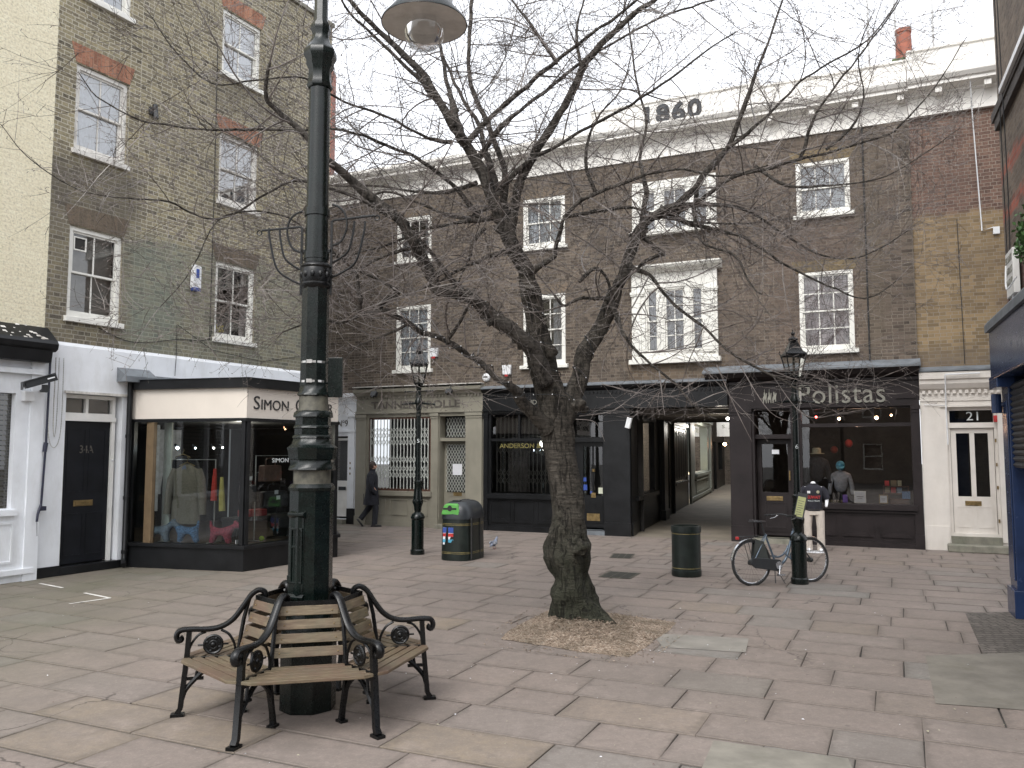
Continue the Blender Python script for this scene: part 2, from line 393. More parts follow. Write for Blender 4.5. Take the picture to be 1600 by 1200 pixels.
def slab_material():
    n = NM('york_stone')
    at_ = n.node('Attribute'); at_.attribute_name = 'tint'
    sp = n.node('SeparateColor'); n.set(sp, 0, at_.outputs['Color'])
    val, buff, conc = sp.outputs[0], sp.outputs[1], sp.outputs[2]
    c = n.ramp(val, [(0, (.212, .176, .153)), (.35, (.230, .188, .163)), (.7, (.240, .195, .168)), (1, (.226, .192, .170))])
    c = n.mix(buff, c, (.245, .195, .135)); c = n.mix(conc, c, (.205, .198, .180))
    o = n.obj()
    c = n.mix(n.ramp(n.noise(.55, 6, .65, o), [(.36, 0.), (.68, .5)]), c, (.165, .142, .128))
    c = n.mix(n.ramp(n.noise(5, 6, .7, o), [(.4, 0.), (.72, .45)]), c, (.155, .132, .116))
    c = n.mix(n.ramp(n.noise(1.7, 7, .75, n.mapv(o, loc=(7, 1, 0))), [(.52, 0.), (.7, .5)]), c, (.30, .25, .222))
    c = n.mix(n.ramp(n.noise(60, 3, .6, o), [(.5, 0.), (.8, .4)]), c, (.33, .29, .26))
    c = n.mix(n.ramp(n.noise(14, 6, .75, o, dist=.6), [(.42, 0.), (.62, .38)]), c, (.14, .118, .104))
    c = n.mix(n.ramp(n.noise(28, 4, .7, n.mapv(o, loc=(1, 2, 3))), [(.56, 0.), (.7, .45)]), c, (.31, .265, .24))
    su = n.node('SeparateXYZ'); n.set(su, 0, n.uv()); e = n.math('MINIMUM', n.math('MINIMUM', su.outputs[0], n.math('SUBTRACT', 1., su.outputs[0])), n.math('MINIMUM', su.outputs[1], n.math('SUBTRACT', 1., su.outputs[1])))
    e = n.math('SUBTRACT', e, n.math('MULTIPLY', n.math('SUBTRACT', n.noise(7, 5, .7, o), .42), .22))
    c = n.mix(n.ramp(e, [(0, .34), (.03, .1), (.1, 0.)]), c, (.075, .064, .053))
    vc = n.node('TexVoronoi', feature='DISTANCE_TO_EDGE'); n.set(vc, 'Scale', .9); dn = n.noise(2.5, 4, .6, o, 1); n.set(vc, 'Vector', n.mix(.25, o, dn))
    crk = n.math('MULTIPLY', n.ramp(vc.outputs['Distance'], [(.003, 1.), (.008, 0.)]), n.ramp(n.noise(.45, 2, .5, n.mapv(o, loc=(2, 9, 0))), [(.56, 0.), (.6, .85)]))
    c = n.mix(crk, c, (.06, .05, .045))
    # moss green along the left house fronts and near the middle of the yard
    sx = n.node('SeparateXYZ'); n.set(sx, 0, o)
    g = n.math('MULTIPLY', n.ramp(n.noise(.35, 5, .6, n.mapv(o, loc=(3, 8, 0))), [(.42, 0.), (.62, 1.)]), n.ramp(sx.outputs[0], [(0, 1.), (1, 0.)]))
    left = n.math('ADD', n.math('MULTIPLY', sx.outputs[0], -.35), -1.1, True)
    c = n.mix(n.math('MULTIPLY', left, n.ramp(n.noise(.8, 5, .6, o), [(.3, .25), (.65, .75)])), c, (.105, .104, .07))
    # spots of chewing gum and drips
    vo = n.node('TexVoronoi'); n.set(vo, 'Scale', 2.6); n.set(vo, 'Vector', o)
    c = n.mix(n.ramp(vo.outputs['Distance'], [(.04, .6), (.06, 0.)]), c, (.10, .088, .077))
    c = n.mix(n.ramp(n.noise(1.1, 8, .72, n.mapv(o, loc=(20, 4, 0)), dist=.8), [(.5, 0.), (.66, .42)]), c, (.13, .112, .098))
    vo2 = n.node('TexVoronoi'); n.set(vo2, 'Scale', 4.1); n.set(vo2, 'Vector', n.mapv(o, loc=(5.3, 2.1, 0)))
    c = n.mix(n.ramp(vo2.outputs['Distance'], [(.016, .4), (.028, 0.)]), c, (.33, .30, .27))
    h = n.math('ADD', n.math('MULTIPLY', n.noise(6, 5, .6, o), 1.), n.math('MULTIPLY', n.noise(90, 3, .6, o), .25))
    n.bsdf(c, n.math('ADD', .62, n.math('MULTIPLY', n.noise(3, 4, .6, o), .25)), n.bump(h, .35, .012), spec=.3)
    return n.m
M['york_stone'] = slab_material()

def paving():
    R = random.Random(11); vs = []; fs = []; tints = []
    FBi = FB
    # world points whose slab is special:  (x,y): 'buff' / 'conc'
    def G(px, py):
        d = ray(px, py); t = -CH / d.z; p = V((0, 0, CH)) + d * t; return p
    special = [(G(60, 1140), 'b'), (G(200, 1120), 'b'), (G(310, 1130), 'b'), (G(330, 1095), 'b'), (G(690, 1165), 'b'), 
               (G(1090, 1005), 'c'), (G(1130, 1010), 'c'), (G(1200, 1185), 'c'), (G(1520, 1060), 'c'), (G(1300, 915), 'c'), (G(1250, 925), 'c'), (G(640, 975), 'b'), (G(1100, 850), 'c'), (G(440, 1080), 'b')]
    inv = FB.inverted(); sl = [((inv @ p), k) for p, k in special]
    y = -30.
    while y < 2.2:
        h = R.choice([.52, .58, .58, .64, .64, .7])
        x = -13 - R.random() * .8
        while x < 19:
            w = R.choice([.6, .72, .85, .9, .98, 1.1])
            if x < -2 and y < -8: w *= 1.1
            lx, ly = x + w / 2, y + h / 2
            if 2.5 < y + h and False: pass
            t = [R.random(), 0, 0]
            if R.random() < .05: t[1] = .4 * R.random()
            if R.random() < .05: t[2] = .6
            for q, k in sl:
                if x <= q.x <= x + w and y <= q.y <= y + h: t = [R.random(), .75 if k == 'b' else 0, 1 if k == 'c' else 0]
            g = .0035 + .003 * R.random(); b = .006
            z = [R.gauss(0, .0015) for _ in range(4)]
            x0, x1, y0, y1 = x + g * .75, x + w - g * .75, y + g * 2.3, y + h - g * 2.3
            if y0 > 0.05 and not (3.5 < lx < 6.6): x += w; continue
            jit = [(R.gauss(0, .003), R.gauss(0, .003)) for _ in range(4)]
            cs = [(x0, y0), (x1, y0), (x1, y1), (x0, y1)]
            base = len(vs)
            ins = [(b, b), (-b, b), (-b, -b), (b, -b)]
            for (cx, cy), (jx, jy) in zip(cs, jit): vs.append((cx + jx, cy + jy, -.012))
            for (cx, cy), (jx, jy), zz in zip(cs, jit, z): vs.append((cx + jx, cy + jy, -.004 + zz))
            for (cx, cy), (jx, jy), (ix, iy), zz in zip(cs, jit, ins, z): vs.append((cx + jx + ix, cy + jy + iy, zz))
            for lv in (0, 4):
                for k in range(4):
                    a, c_ = base + lv + k, base + lv + (k + 1) % 4; fs.append((a, c_, c_ + 4, a + 4)); tints.append(t)
            fs.append((base + 8, base + 9, base + 10, base + 11)); tints.append(t)
            x += w
        y += h
    me = bpy.data.meshes.new('pavement'); me.from_pydata([tuple(FB @ V(v)) for v in vs], [], fs)
    ca = me.color_attributes.new('tint', 'FLOAT_COLOR', 'CORNER'); uvd = me.uv_layers.new(name='UVMap').data
    for i_, p in enumerate(me.polygons):
        for k_, li in enumerate(p.loop_indices): uvd[li].uv = [(0, 0), (1, 0), (1, 1), (0, 1)][k_] if i_ % 9 == 8 else (0, 0)
    for p, t in zip(me.polygons, tints):
        for li in p.loop_indices: ca.data[li].color = (*t, 1)
    me.materials.append(M['york_stone']); o = bpy.data.objects.new('pavement', me); COL.objects.link(o); o['kind'] = 'structure'
paving()
# ------------------------------------------------------------------ walls and windows
def wall(mb, x0, x1, z0, z1, holes, y=0., depth=.18):
    """front skin at y with rectangular holes and reveals going back to y+depth"""
    xs = sorted({x0, x1, *[h[0] for h in holes], *[h[1] for h in holes]}); zs = sorted({z0, z1, *[h[2] for h in holes], *[h[3] for h in holes]})
    xs = [v for v in xs if x0 <= v <= x1]; zs = [v for v in zs if z0 <= v <= z1]
    for i in range(len(xs) - 1):
        for j in range(len(zs) - 1):
            cx, cz = (xs[i] + xs[i + 1]) / 2, (zs[j] + zs[j + 1]) / 2
            if any(h[0] < cx < h[1] and h[2] < cz < h[3] for h in holes): continue
            mb.quad((xs[i], y, zs[j]), (xs[i + 1], y, zs[j]), (xs[i + 1], y, zs[j + 1]), (xs[i], y, zs[j + 1]))
    for a, b, c, d in [h[:4] for h in holes]:
        mb.quad((a, y, c), (a, y + depth, c), (b, y + depth, c), (b, y, c)); mb.quad((a, y, d), (b, y, d), (b, y + depth, d), (a, y + depth, d))
        mb.quad((a, y, c), (a, y, d), (a, y + depth, d), (a, y + depth, c)); mb.quad((b, y, c), (b, y + depth, c), (b, y + depth, d), (b, y, d))

def curtain_mesh(x0, x1, z0, z1, y, fold=.09, amp=.018, seed=0):
    mb = MB(); R = random.Random(seed); n = max(6, int((x1 - x0) / .012)); vs = []
    ph = R.random() * 6
    for i in range(n + 1):
        x = x0 + (x1 - x0) * i / n
        for z in (z0, z1):
            vs.append((x, y + amp * sin(2 * pi * x / fold + ph + .6 * sin(x * 7 + ph)) * (1 if z == z0 else .8), z))
    mb.add(vs, [(2 * i, 2 * i + 2, 2 * i + 3, 2 * i + 1) for i in range(n)]); return mb

def sash(parent, x0, x1, z0, z1, cols=2, rt=1, rb=1, y=.09, mat='window_white', g='glass', sill=True, fw=.055, curtain=None, silly=-.07, sillh=.09, side=.07, label=None, seed=0, mid=.5):
    """sash window: frame mesh with children pane, sill, curtain"""
    mb = MB()
    mb.frame(x0, x1, z0, z1, fw, y - .04, y + .07)
    a, b, c, d = x0 + fw, x1 - fw, z0 + fw, z1 - fw
    zm = c + (d - c) * mid
    st = .035
    # upper sash in front, lower sash behind
    mb.frame(a, b, zm - .02, d, st, y - .012, y + .022)
    mb.frame(a, b, c, zm + .02, st + .006, y + .027, y + .06)
    mb.box(a + .001, b - .001, y + .0225, y + .0265, zm - .018, zm + .018)
    bt = .011
    def bars(zz0, zz1, rows, yy):
        for i in range(1, cols):
            x = a + st + (b - a - 2 * st) * i / cols; mb.box(x - bt, x + bt, yy, yy + .022, zz0, zz1)
        for j in range(1, rows):
            z = zz0 + (zz1 - zz0) * j / rows; mb.box(a + st, b - st, yy + .002, yy + .02, z - bt, z + bt)
    bars(zm - .02 + st, d - st, rt, y - .006); bars(c + st, zm + .02 - st, rb, y + .034)
    w = mb.build('window', mat, parent, smooth=False, label=label)
    p = MB(); p.quad((a + .01, y + .008, zm), (b - .01, y + .008, zm), (b - .01, y + .008, d - .01), (a + .01, y + .008, d - .01))
    p.quad((a + .01, y + .046, c + .01), (b - .01, y + .046, c + .01), (b - .01, y + .046, zm), (a + .01, y + .046, zm))
    p.build('pane', g, w, smooth=False)
    if sill:
        MB().prism([(silly, z0 - sillh), (silly, z0 - .012), (y + .03, z0 + .012), (y + .03, z0 - sillh)], x0 - side, x1 + side, 'x').build('sill', mat, w, smooth=False, bev=.006)
    if curtain == 'blind': MB().quad((a, y + .12, c), (b, y + .12, c), (b, y + .12, d), (a, y + .12, d)).build('blind', 'blind', w, smooth=False)
    elif curtain:
        m, f0, f1 = curtain
        if f0 > 0: curtain_mesh(a, a + (b - a) * f0, c, d, y + .10, seed=seed).build('curtain', m, w)
        if f1 > 0: curtain_mesh(b - (b - a) * f1, b, c, d, y + .10, seed=seed + 5).build('curtain', m, w)
    return w

def panel(mb, x0, x1, z0, z1, y, t=.035, d=.02):
    """raised moulding round a panel, front faces at y-d"""
    mb.frame(x0, x1, z0, z1, t, y - d, y + .002)

def letterbox(parent, x, z, y, w=.3):
    mb = MB(); mb.box(x - w / 2, x + w / 2, y - .012, y, z - .05, z + .05); mb.frame(x - w / 2 + .03, x + w / 2 - .03, z - .03, z + .03, .01, y - .022, y - .012)
    return mb.build('letterbox', 'brass', parent, smooth=False, bev=.003)

# ------------------------------------------------------------------ LEFT: brick house 34A
house = thing('brick_house', 'tall yellow-grey stock brick house with a white ground floor and black street door', 'house', FL, (0, 0, 0))
HOLES = [(.30, 1.32, 4.36, 5.93), (.30, 1.32, 7.28, 8.80), (.30, 1.32, 10.08, 11.45), (3.48, 4.56, 4.38, 5.96), (3.48, 4.56, 7.24, 8.68), (3.48, 4.56, 9.98, 11.36)]
mb = MB(); wall(mb, -.07, 6.9, 3.88, 12.5, HOLES, 0, .13)
mb.quad((6.9, 0, 3.88), (6.9, 9, 3.88), (6.9, 9, 12.5), (6.9, 0, 12.5)); mb.quad((-.07, 0, 3.88), (-.07, 0, 12.5), (-.07, 9, 12.5), (-.07, 9, 3.88))
mb.quad((-.07, 0, 12.5), (6.9, 0, 12.5), (6.9, 9, 12.5), (-.07, 9, 12.5)); mb.quad((6.9, 9, 0), (-.07, 9, 0), (-.07, 9, 12.5), (6.9, 9, 12.5))
mb.build('wall', 'stock_brick', house, smooth=False)
mb = MB(); mb.box(-.1, 6.94, -.06, .25, 12.5, 12.6); mb.build('coping', 'stone_step', house, smooth=False, bev=.01)
mb = MB(); wall(mb, -.07, 1.62, 0.0, 3.84, [(.34, 1.42, 0.12, 3.04)], -.035, .24); wall(mb, 1.62, 6.93, 2.9, 3.84, [], -.035)
mb.quad((-.07, -.035, 3.84), (6.93, -.035, 3.84), (6.93, .0, 3.9), (-.07, .0, 3.9)); mb.quad((6.93, -.035, 0), (6.93, 9, 0), (6.93, 9, 3.84), (6.93, -.035, 3.84)); mb.quad((6.3, -.035, 0), (6.93, -.035, 0), (6.93, -.035, 2.9), (6.3, -.035, 2.9))
mb.build('ground_floor_wall', 'white_render', house, smooth=False)
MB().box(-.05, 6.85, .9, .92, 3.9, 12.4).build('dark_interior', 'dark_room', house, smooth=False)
MB().box(-.06, .34, -.05, -.036, 0, .17).build('skirting', 'black_paint', house, smooth=False)
MB().box(.341, 1.6, -.06, .2, 0, .14).build('door_step', 'black_paint', house, smooth=False, bev=.01)
# windows
wc = [(HOLES[0], 'blind', 'glass'), (HOLES[1], ('net_curtain', .6, .4), 'sky_glass'), (HOLES[2], ('net_curtain', .5, .5), 'sky_glass'), (HOLES[3], ('warm_curtain', 0, .18), 'glass'), (HOLES[4], ('grey_curtain', .15, .5), 'sky_glass'), (HOLES[5], ('net_curtain', .55, .45), 'sky_glass')]
for i, (h, cu, g) in enumerate(wc):
    w = sash(house, h[0] + .001, h[1] - .001, h[2] + .001, h[3] - .001, 2, 1, 1, .075, 'flaky_white' if i in (1, 4) else 'window_white', g, curtain=cu, fw=.075, seed=i, side=.05, sillh=.10)
    if i == 0:
        m2 = MB(); m2.frame(h[0] + .12, h[0] + .36, h[3] - .40, h[3] - .16, .022, .06, .10); m2.build('vent_frame', 'window_white', w, smooth=False)
        MB().box(h[0] + .142, h[0] + .338, .078, .085, h[3] - .378, h[3] - .182).build('vent', 'dark_room', w, smooth=False)
    if i == 3:
        m2 = MB(); R = random.Random(3)
        for k in range(34):
            m2.ball((h[0] + .14 + .3 * R.random(), .19 + .1 * R.random(), h[2] + .16 + .13 * R.random()), .03, 6, 4)
        m2.build('yellow_flowers', paint('daffodil_yellow', (.72, .55, .03), .6, .2, 20, .1), w)
def arch(x0, x1, z, h, mat, y=-.006, splay=.1, rise=.05):
    n = 10; vs = []
    for i in range(n + 1):
        t = i / n; x = x0 + (x1 - x0) * t; k = 1 - (2 * t - 1) ** 2
        vs += [(x, y, z + rise * k - .001), (x + splay * (2 * t - 1), y, z + h + rise * k)]
    m_ = MB(); m_.add(vs, [(2 * i, 2 * i + 2, 2 * i + 3, 2 * i + 1) for i in range(n)])
    m_.quad(*[vs[2 * i] for i in range(n + 1)], (x1, y, z - .002), (x0, y, z - .002)); m_.add([(p[0], .01, p[2]) for p in vs] + vs, [(2 * i, 2 * i + 1, 2 * i + 1 + len(vs), 2 * i + len(vs)) for i in (0, n)])
    return m_
for i, h in enumerate(HOLES):
    arch(h[0] - .02, h[1] + .02, h[3] + .02, .33, 'sooty_arch' if i in (0, 3) else 'red_arch', rise=.0).build('lintel', 'sooty_arch' if i in (0, 3) else 'red_arch', house, smooth=False)
# street door 34A
door = MB(); door.box(.42, 1.30, .12, .17, .16, 2.58)
d_ = door.build('door', 'door_black', house, smooth=False)
mb = MB(); 
for a, b, c, d in ((.5, .84, .28, 1.0), (.9, 1.22, .28, 1.0), (.5, .84, 1.35, 2.45), (.9, 1.22, 1.35, 2.45)): panel(mb, a, b, c, d, .12, .02, .006)
mb.build('door_panels', 'door_black', d_, smooth=False)
lettering('34A', .19, 'letter_taupe', d_, (.72, .118, 2.03), .26, .003)
letterbox(d_, .83, 1.17, .12, .36)
mb = MB(); mb.box(1.3, 1.37, .08, .2, .14, 2.66); mb.box(.35, .42, .08, .2, .14, 2.66); mb.box(.35, 1.37, .06, .2, 2.58, 2.66); mb.frame(.35, 1.37, 2.66, 3.03, .06, .09, .2); mb.box(.8, .85, .1, .18, 2.72, 2.97)
df = mb.build('door_frame', 'white_paint', house, smooth=False); MB().ball((1.335, .07, 1.9), .02).build('bell', 'plastic_white', df)
MB().quad((.4, .16, 2.7), (1.33, .16, 2.7), (1.33, .16, 3.0), (.4, .16, 3.0)).build('fanlight', 'glass', df, smooth=False)
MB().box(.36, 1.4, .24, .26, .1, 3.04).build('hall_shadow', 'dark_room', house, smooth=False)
MB().box(.3, 1.5, -.075, -.035, 3.04, 3.08).build('drip_hood', 'flaky_white', house, smooth=False)
# drainpipe down the corner of the shop
pp = MB(); pp.tube([(1.52, -.1, 3.3), (1.52, -.1, .2), (1.47, -.15, .1), (1.42, -.22, .06)], .05, 10)
for z in (.25, 1.2, 2.3): pp.tube([(1.52, -.1, z), (1.52, -.1, z + .06)], .06, 10)
tag(pp.build('drainpipe', 'black_paint', None), 'black cast drainpipe between the white door surround and the bay shop', 'drainpipe').matrix_world = FL
# small things on this wall
al = thing('alarm_box', 'white and blue alarm box on the green-stained brick wall', 'alarm box', FL, (2.93, -.02, 5.3))
MB().prism([(2.83, 5.28), (3.03, 5.28), (3.03, 5.72), (2.86, 5.74)], -.11, -.01, 'y').build('casing', 'plastic_white', al, smooth=False, bev=.01)
MB().box(2.84, 3.02, -.115, -.02, 5.22, 5.29).build('strobe_lens', 'plastic_blue', al, smooth=False, bev=.01)
MB().box(2.90, 2.97, -.118, -.108, 5.48, 5.66).build('emblem', 'plastic_blue', al, smooth=False)
vt = MB(); vt.box(1.76, 1.92, -.05, .0, 8.42, 8.56); vt.tube([(1.86, -.09, 8.35), (1.86, -.05, 8.62)], .05, 8)
tag(vt.build('air_vent', 'plastic_black', None), 'small black flue vent high on the stock brick wall between the windows', 'vent').matrix_world = FL
cb = MB(); R = random.Random(5)
cb.tube(bez([(.9, -.02, 4.22), (1.6, -.02, 4.05), (2.6, -.02, 4.22), (3.3, -.02, 4.3), (3.4, -.02, 4.6)], 5), .008, 5)
cb.tube(bez([(2.55, -.02, 4.5), (2.56, -.02, 4.0), (2.5, -.07, 3.5)], 5), .006, 5); cb.tube([(3.36, -.015, 4.3), (3.37, -.015, 7.2), (3.35, -.015, 10.5)], .008, 5)
cb.tube([(2.55, -.04, 4.5), (3.4, -.05, 4.1), (4.8, -.02, 4.0), (6.6, -.02, 4.35)], .007, 5)
tag(cb.build('wall_cable', 'rubber', None), 'thin black cables looping across the stained brick below the windows', 'cable').matrix_world = FL

# ------------------------------------------------------------------ LEFT EDGE: painted house with white shopfront
ph = thing('painted_house', 'cream painted brick house with a white shopfront at the left edge', 'house', FL, (-6, 0, 0))
mb = MB(); mb.box(-6, -.075, -.01, 8, 4.1, 14.5); mb.build('wall', 'painted_brick', ph, smooth=False)
mb = MB(); wall(mb, -6, -.14, 0, 3.5, [(-3.1, -.52, 1.16, 2.98)], -.06, .12); mb.box(-.30, -.075, -.1, 0, 0, 3.6)
mb.box(-3.2, -.45, -.13, -.061, 1.05, 1.14); mb.box(-6, -.14, -.14, -.061, 3.3, 3.38); mb.box(-6, -.14, -.12, -.061, .12, .2)
for k in range(6): panel(mb, -3.1 + k * .45, -2.72 + k * .45, .3, .95, -.06)
mb.box(-1.9, -1.84, -.055, .04, 1.17, 2.98)
mb.build('shopfront', 'white_render', ph, smooth=False)
w_ = MB(); w_.quad((-3.1, .05, 1.16), (-.52, .05, 1.16), (-.52, .05, 2.98), (-3.1, .05, 2.98)); wq = w_.build('shop_window', 'glass', ph, smooth=False)
sl = MB()
for k in range(22): sl.box(-3.05, -.55, .1, .135, 1.2 + k * .08, 1.205 + k * .08)
for k in range(22): sl.quad((-3.05, .09, 1.2 + k * .08), (-.55, .09, 1.2 + k * .08), (-.55, .135, 1.26 + k * .08), (-3.05, .135, 1.26 + k * .08))
sl.build('venetian_blind', 'blind', wq, smooth=False)
MB().box(-3.2, -.5, .3, .32, 1, 3.1).build('dark_interior', 'dark_room', ph, smooth=False)
mb = MB(); mb.prism([(-.32, 3.72), (-.34, 3.80), (-.30, 3.86), (-.02, 4.1), (-.02, 3.68), (-.26, 3.68)], -6, -.02, 'x'); mb.prism([(-.25, 3.5), (-.28, 3.7), (-.01, 3.7), (-.01, 3.5)], -6, -.08, 'x')
mb.build('canopy', 'black_paint', ph, smooth=False, bev=.006)
fl = MB(); R = random.Random(9)
for k in range(26):
    x = -.95 + .75 * R.random(); t = R.random(); s = .012 + .03 * R.random()
    y = -.30 + .28 * t; z = 3.862 + .24 * t
    fl.quad((x, y, z), (x + s * 2.2, y, z), (x + s * 1.8, y + s * .8, z + s * .75), (x + s * .2, y + s * .8, z + s * .75))
fl.build('peeling_flakes', 'flaky_white', ph, smooth=False)
MB().box(-.44, -.28, -.16, -.06, 2.86, 3.02).build('junction_box', 'plastic_white', ph, smooth=False, bev=.008)
# CCTV camera on a bracket, hose pole, chain
cc = thing('security_camera', 'dark grey security camera on a bracket under the left canopy', 'security camera', FL, (-.14, -.1, 3.2))
c = MB(); c.X = Matrix.Translation((-.32, -.42, 3.18)) @ Matrix.Rotation(radians(-18), 4, 'Z') @ Matrix.Rotation(radians(-20), 4, 'Y'); c.box(-.27, .2, -.07, .07, -.05, .055); c.prism([(-.33, -.055), (-.29, .07), (.2, .075), (.2, .058), (-.27, .05)], -.085, .085, 'y')
c.build('housing', 'plastic_black', cc, smooth=False, bev=.012)
c = MB(); c.X = Matrix.Translation((-.32, -.42, 3.18)) @ Matrix.Rotation(radians(-18), 4, 'Z') @ Matrix.Rotation(radians(-20), 4, 'Y'); c.box(.05, .16, -.088, -.0865, .0, .02); c.build('badge', 'plastic_white', cc)
c = MB(); c.tube([(-.26, -.4, 3.1), (-.24, -.3, 3.05), (-.14, -.09, 3.04)], .022, 8); c.box(-.3, -.22, -.43, -.36, 3.0, 3.12); c.build('bracket', 'plastic_black', cc)
pl = MB(); pl.tube([(-.02, -.12, 3.65), (-.03, -.12, 2.2), (-.08, -.14, 1.15)], .018, 8); pl.tube([(-.03, -.12, 2.2), (-.05, -.12, 2.05)], .035, 8); pl.tube([(-.08, -.14, 1.2), (-.14, -.16, 1.05), (-.15, -.16, .93)], .02, 8); pl.tube([(-.15, -.16, .93), (-.13, -.15, .7)], .004, 4); pl.box(-.09, -.0, -.16, -.08, 1.1, 1.17)
tag(pl.build('awning_crank', M.setdefault('crank_blue', paint('crank_blue', (.012, .014, .035), .4, .1, 9, .03)), None), 'dark blue awning crank rod hanging against the white corner', 'crank rod').matrix_world = FL
cht = thing('pull_chain', 'looped bead chains hanging beside the dark blue crank rod', 'chain', FL, (.1, -.08, 3.6))
for a, b, z1 in ((.10, .16, 2.3), (.02, .24, 2.12)):
    ch = MB(); P = bez([(a, -.08, 3.62), (a, -.08, z1 + .3), ((a + b) / 2, -.08, z1), (b, -.08, z1 + .3), (b, -.08, 3.62)], 12)
    for k in range(len(P) - 1):
        q = P[k]; r_ = P[k + 1]; m_ = int(max(1, (r_ - q).length / .03)); cl_ = [q.lerp(r_, j / m_ / 2) for j in range(2 * m_ + 1)]
        ch.tube(cl_, [.009 if j % 2 else .004 for j in range(len(cl_))], 5)
    ch.build('chain_loop', 'steel', cht)

# ------------------------------------------------------------------ LEFT SHOP with canted bay (lettering SIMON CARTER)
shop = thing('menswear_shop', 'black framed bay shop with cream fascia reading Simon Carter and jackets in the window', 'shop', FL, (1.6, 0, 0))
C1, C2, C3, C4 = V((1.62, -.04)), V((2.16, -2.33)), V((4.48, -2.40)), V((6.3, -.6))
def seg(mb, a, b, z0, z1, y0, y1, e0=0, e1=0):
    """box along segment a-b, thickness from y0 (out<0) to y1"""
    d = (b - a).normalized(); n_ = V((-d.y, d.x))  # n_ points inwards (left of a->b)
    if n_.y < 0 and abs(d.x) > .5: n_ = n_ if False else n_
    a2 = a - d * e0; b2 = b + d * e1
    p = [a2 + n_ * y0, b2 + n_ * y0, b2 + n_ * y1, a2 + n_ * y1]
    mb.prism([(q.x, q.y) for q in p], z0, z1, 'z')
def poly_off(o):
    """bay outline offset outwards by o (mitred)"""
    P = [C1, C2, C3, C4, V((6.3, 0))]; out = []
    for i, q in enumerate(P):
        ns = []
        if i > 0: d = (P[i] - P[i - 1]).normalized(); ns.append(V((d.y, -d.x)))
        if i < len(P) - 1: d = (P[i + 1] - P[i]).normalized(); ns.append(V((d.y, -d.x)))
        n_ = sum(ns, V((0, 0))).normalized(); out.append(q + n_ * (o / max(.5, n_.dot(ns[0]))))
    return out
def ring(mb, o_out, o_in, z0, z1):
    A, B_ = poly_off(o_out), poly_off(o_in)
    for i in range(3): mb.prism([tuple(A[i]), tuple(A[i + 1]), tuple(B_[i + 1]), tuple(B_[i])], z0, z1, 'z')
mb = MB(); ring(mb, .05, -.2, 0, .38); ring(mb, .10, -.15, .38, .44); ring(mb, .05, -.1, 2.585, 2.64); ring(mb, .10, -.3, 3.17, 3.34)
A = poly_off(0)
for i, (w0, w1) in enumerate(((.07, .07), (.07, .07), (.07, .07))):
    a, b = A[i], A[i + 1]; d = (b - a).normalized()
    seg(mb, a, a + d * .08, .44, 2.6, -.03, .07); seg(mb, b - d * .08, b, .44, 2.6, -.03, .07)
mb.build('frame', 'black_paint', shop, smooth=False, bev=.004)
mb = MB(); ring(mb, .02, -.1, 2.64, 3.17); mb.build('fascia', 'fascia_cream', shop, smooth=False)
P = poly_off(.13); mb = MB(); mb.add([(q.x, q.y, 3.345) for q in P] + [(1.3, .0, 3.58), (6.3, .0, 3.58)], [(0, 1, 2, 6, 5), (2, 3, 4, 6)]); mb.box(1.28, 1.62, -.28, 0, 3.3, 3.345); mb.prism([(-.28, 3.345), (-.28, 3.40), (-.036, 3.56), (-.036, 3.345)], 1.28, 1.95, 'x')
mb.build('roof', 'lead', shop, smooth=False)
mb = MB(); A = poly_off(-.01)
for i in range(3): a, b = A[i], A[i + 1]; d = (b - a).normalized(); a2, b2 = a + d * .06, b - d * .06; mb.quad((a2.x, a2.y, .44), (b2.x, b2.y, .44), (b2.x, b2.y, 2.6), (a2.x, a2.y, 2.6))
mb.build('window', 'shop_glass', shop, smooth=False)
# interior shell
A = poly_off(-.12); mb = MB(); mb.prism([tuple(q) for q in A[:4]] + [(6.2, 2.5), (1.6, 2.5)], .36, .43, 'z'); mb.build('window_floor', 'shop_floor', shop, smooth=False)
mb = MB(); mb.quad((1.75, 2.4, .4), (6.2, 2.4, .4), (6.2, 2.4, 2.6), (1.75, 2.4, 2.6)); mb.quad((1.62, -.1, .4), (1.62, 2.4, .4), (1.62, 2.4, 2.6), (1.62, -.1, 2.6)); mb.quad((6.25, -.5, .4), (6.25, 2.4, .4), (6.25, 2.4, 2.6), (6.25, -.5, 2.6))
mb.build('inner_wall', 'shop_wall', shop, smooth=False)
mb = MB(); mb.prism([tuple(q) for q in poly_off(-.11)[:4]] + [(6.2, 2.4), (1.6, 2.4)], 2.6, 2.63, 'z'); mb.build('ceiling', 'shop_wall', shop, smooth=False)
mb = MB(); mb.box(1.69, 1.76, -.55, -.36, .43, 2.58); mb.build('wooden_jamb', paint('pine', (.15, .105, .06), .5, .1, 5, .05), shop, smooth=False)
mb = MB(); mb.box(2.02, 2.05, -.62, -.42, .43, 2.58); mb.build('mirror_strip', 'gate_white', shop, smooth=False)
mb = MB(); mb.box(3.0, 3.6, 1.0, 1.03, 1.2, 2.5); mb.box(2.6, 2.75, .6, .63, .9, 2.58); mb.build('bright_doorway', 'net_curtain', shop, smooth=False)
d = (C3 - C2).normalized(); ang = atan2(d.y, d.x)
lp = C2 + d * .12
lettering('S', .34, 'letter_black', shop, (lp.x, lp.y - .028, 2.80), .14, .004, (pi / 2, 0, ang)); lp = C2 + d * .29
lettering('IMON', .26, 'letter_black', shop, (lp.x, lp.y - .03, 2.80), .66, .004, (pi / 2, 0, ang)); lp = C2 + d * 1.14
lettering('C', .34, 'letter_black', shop, (lp.x, lp.y - .03, 2.80), .19, .004, (pi / 2, 0, ang)); lp = C2 + d * 1.4
lettering('ARTER', .26, 'letter_black', shop, (lp.x, lp.y - .03, 2.80), .76, .004, (pi / 2, 0, ang))
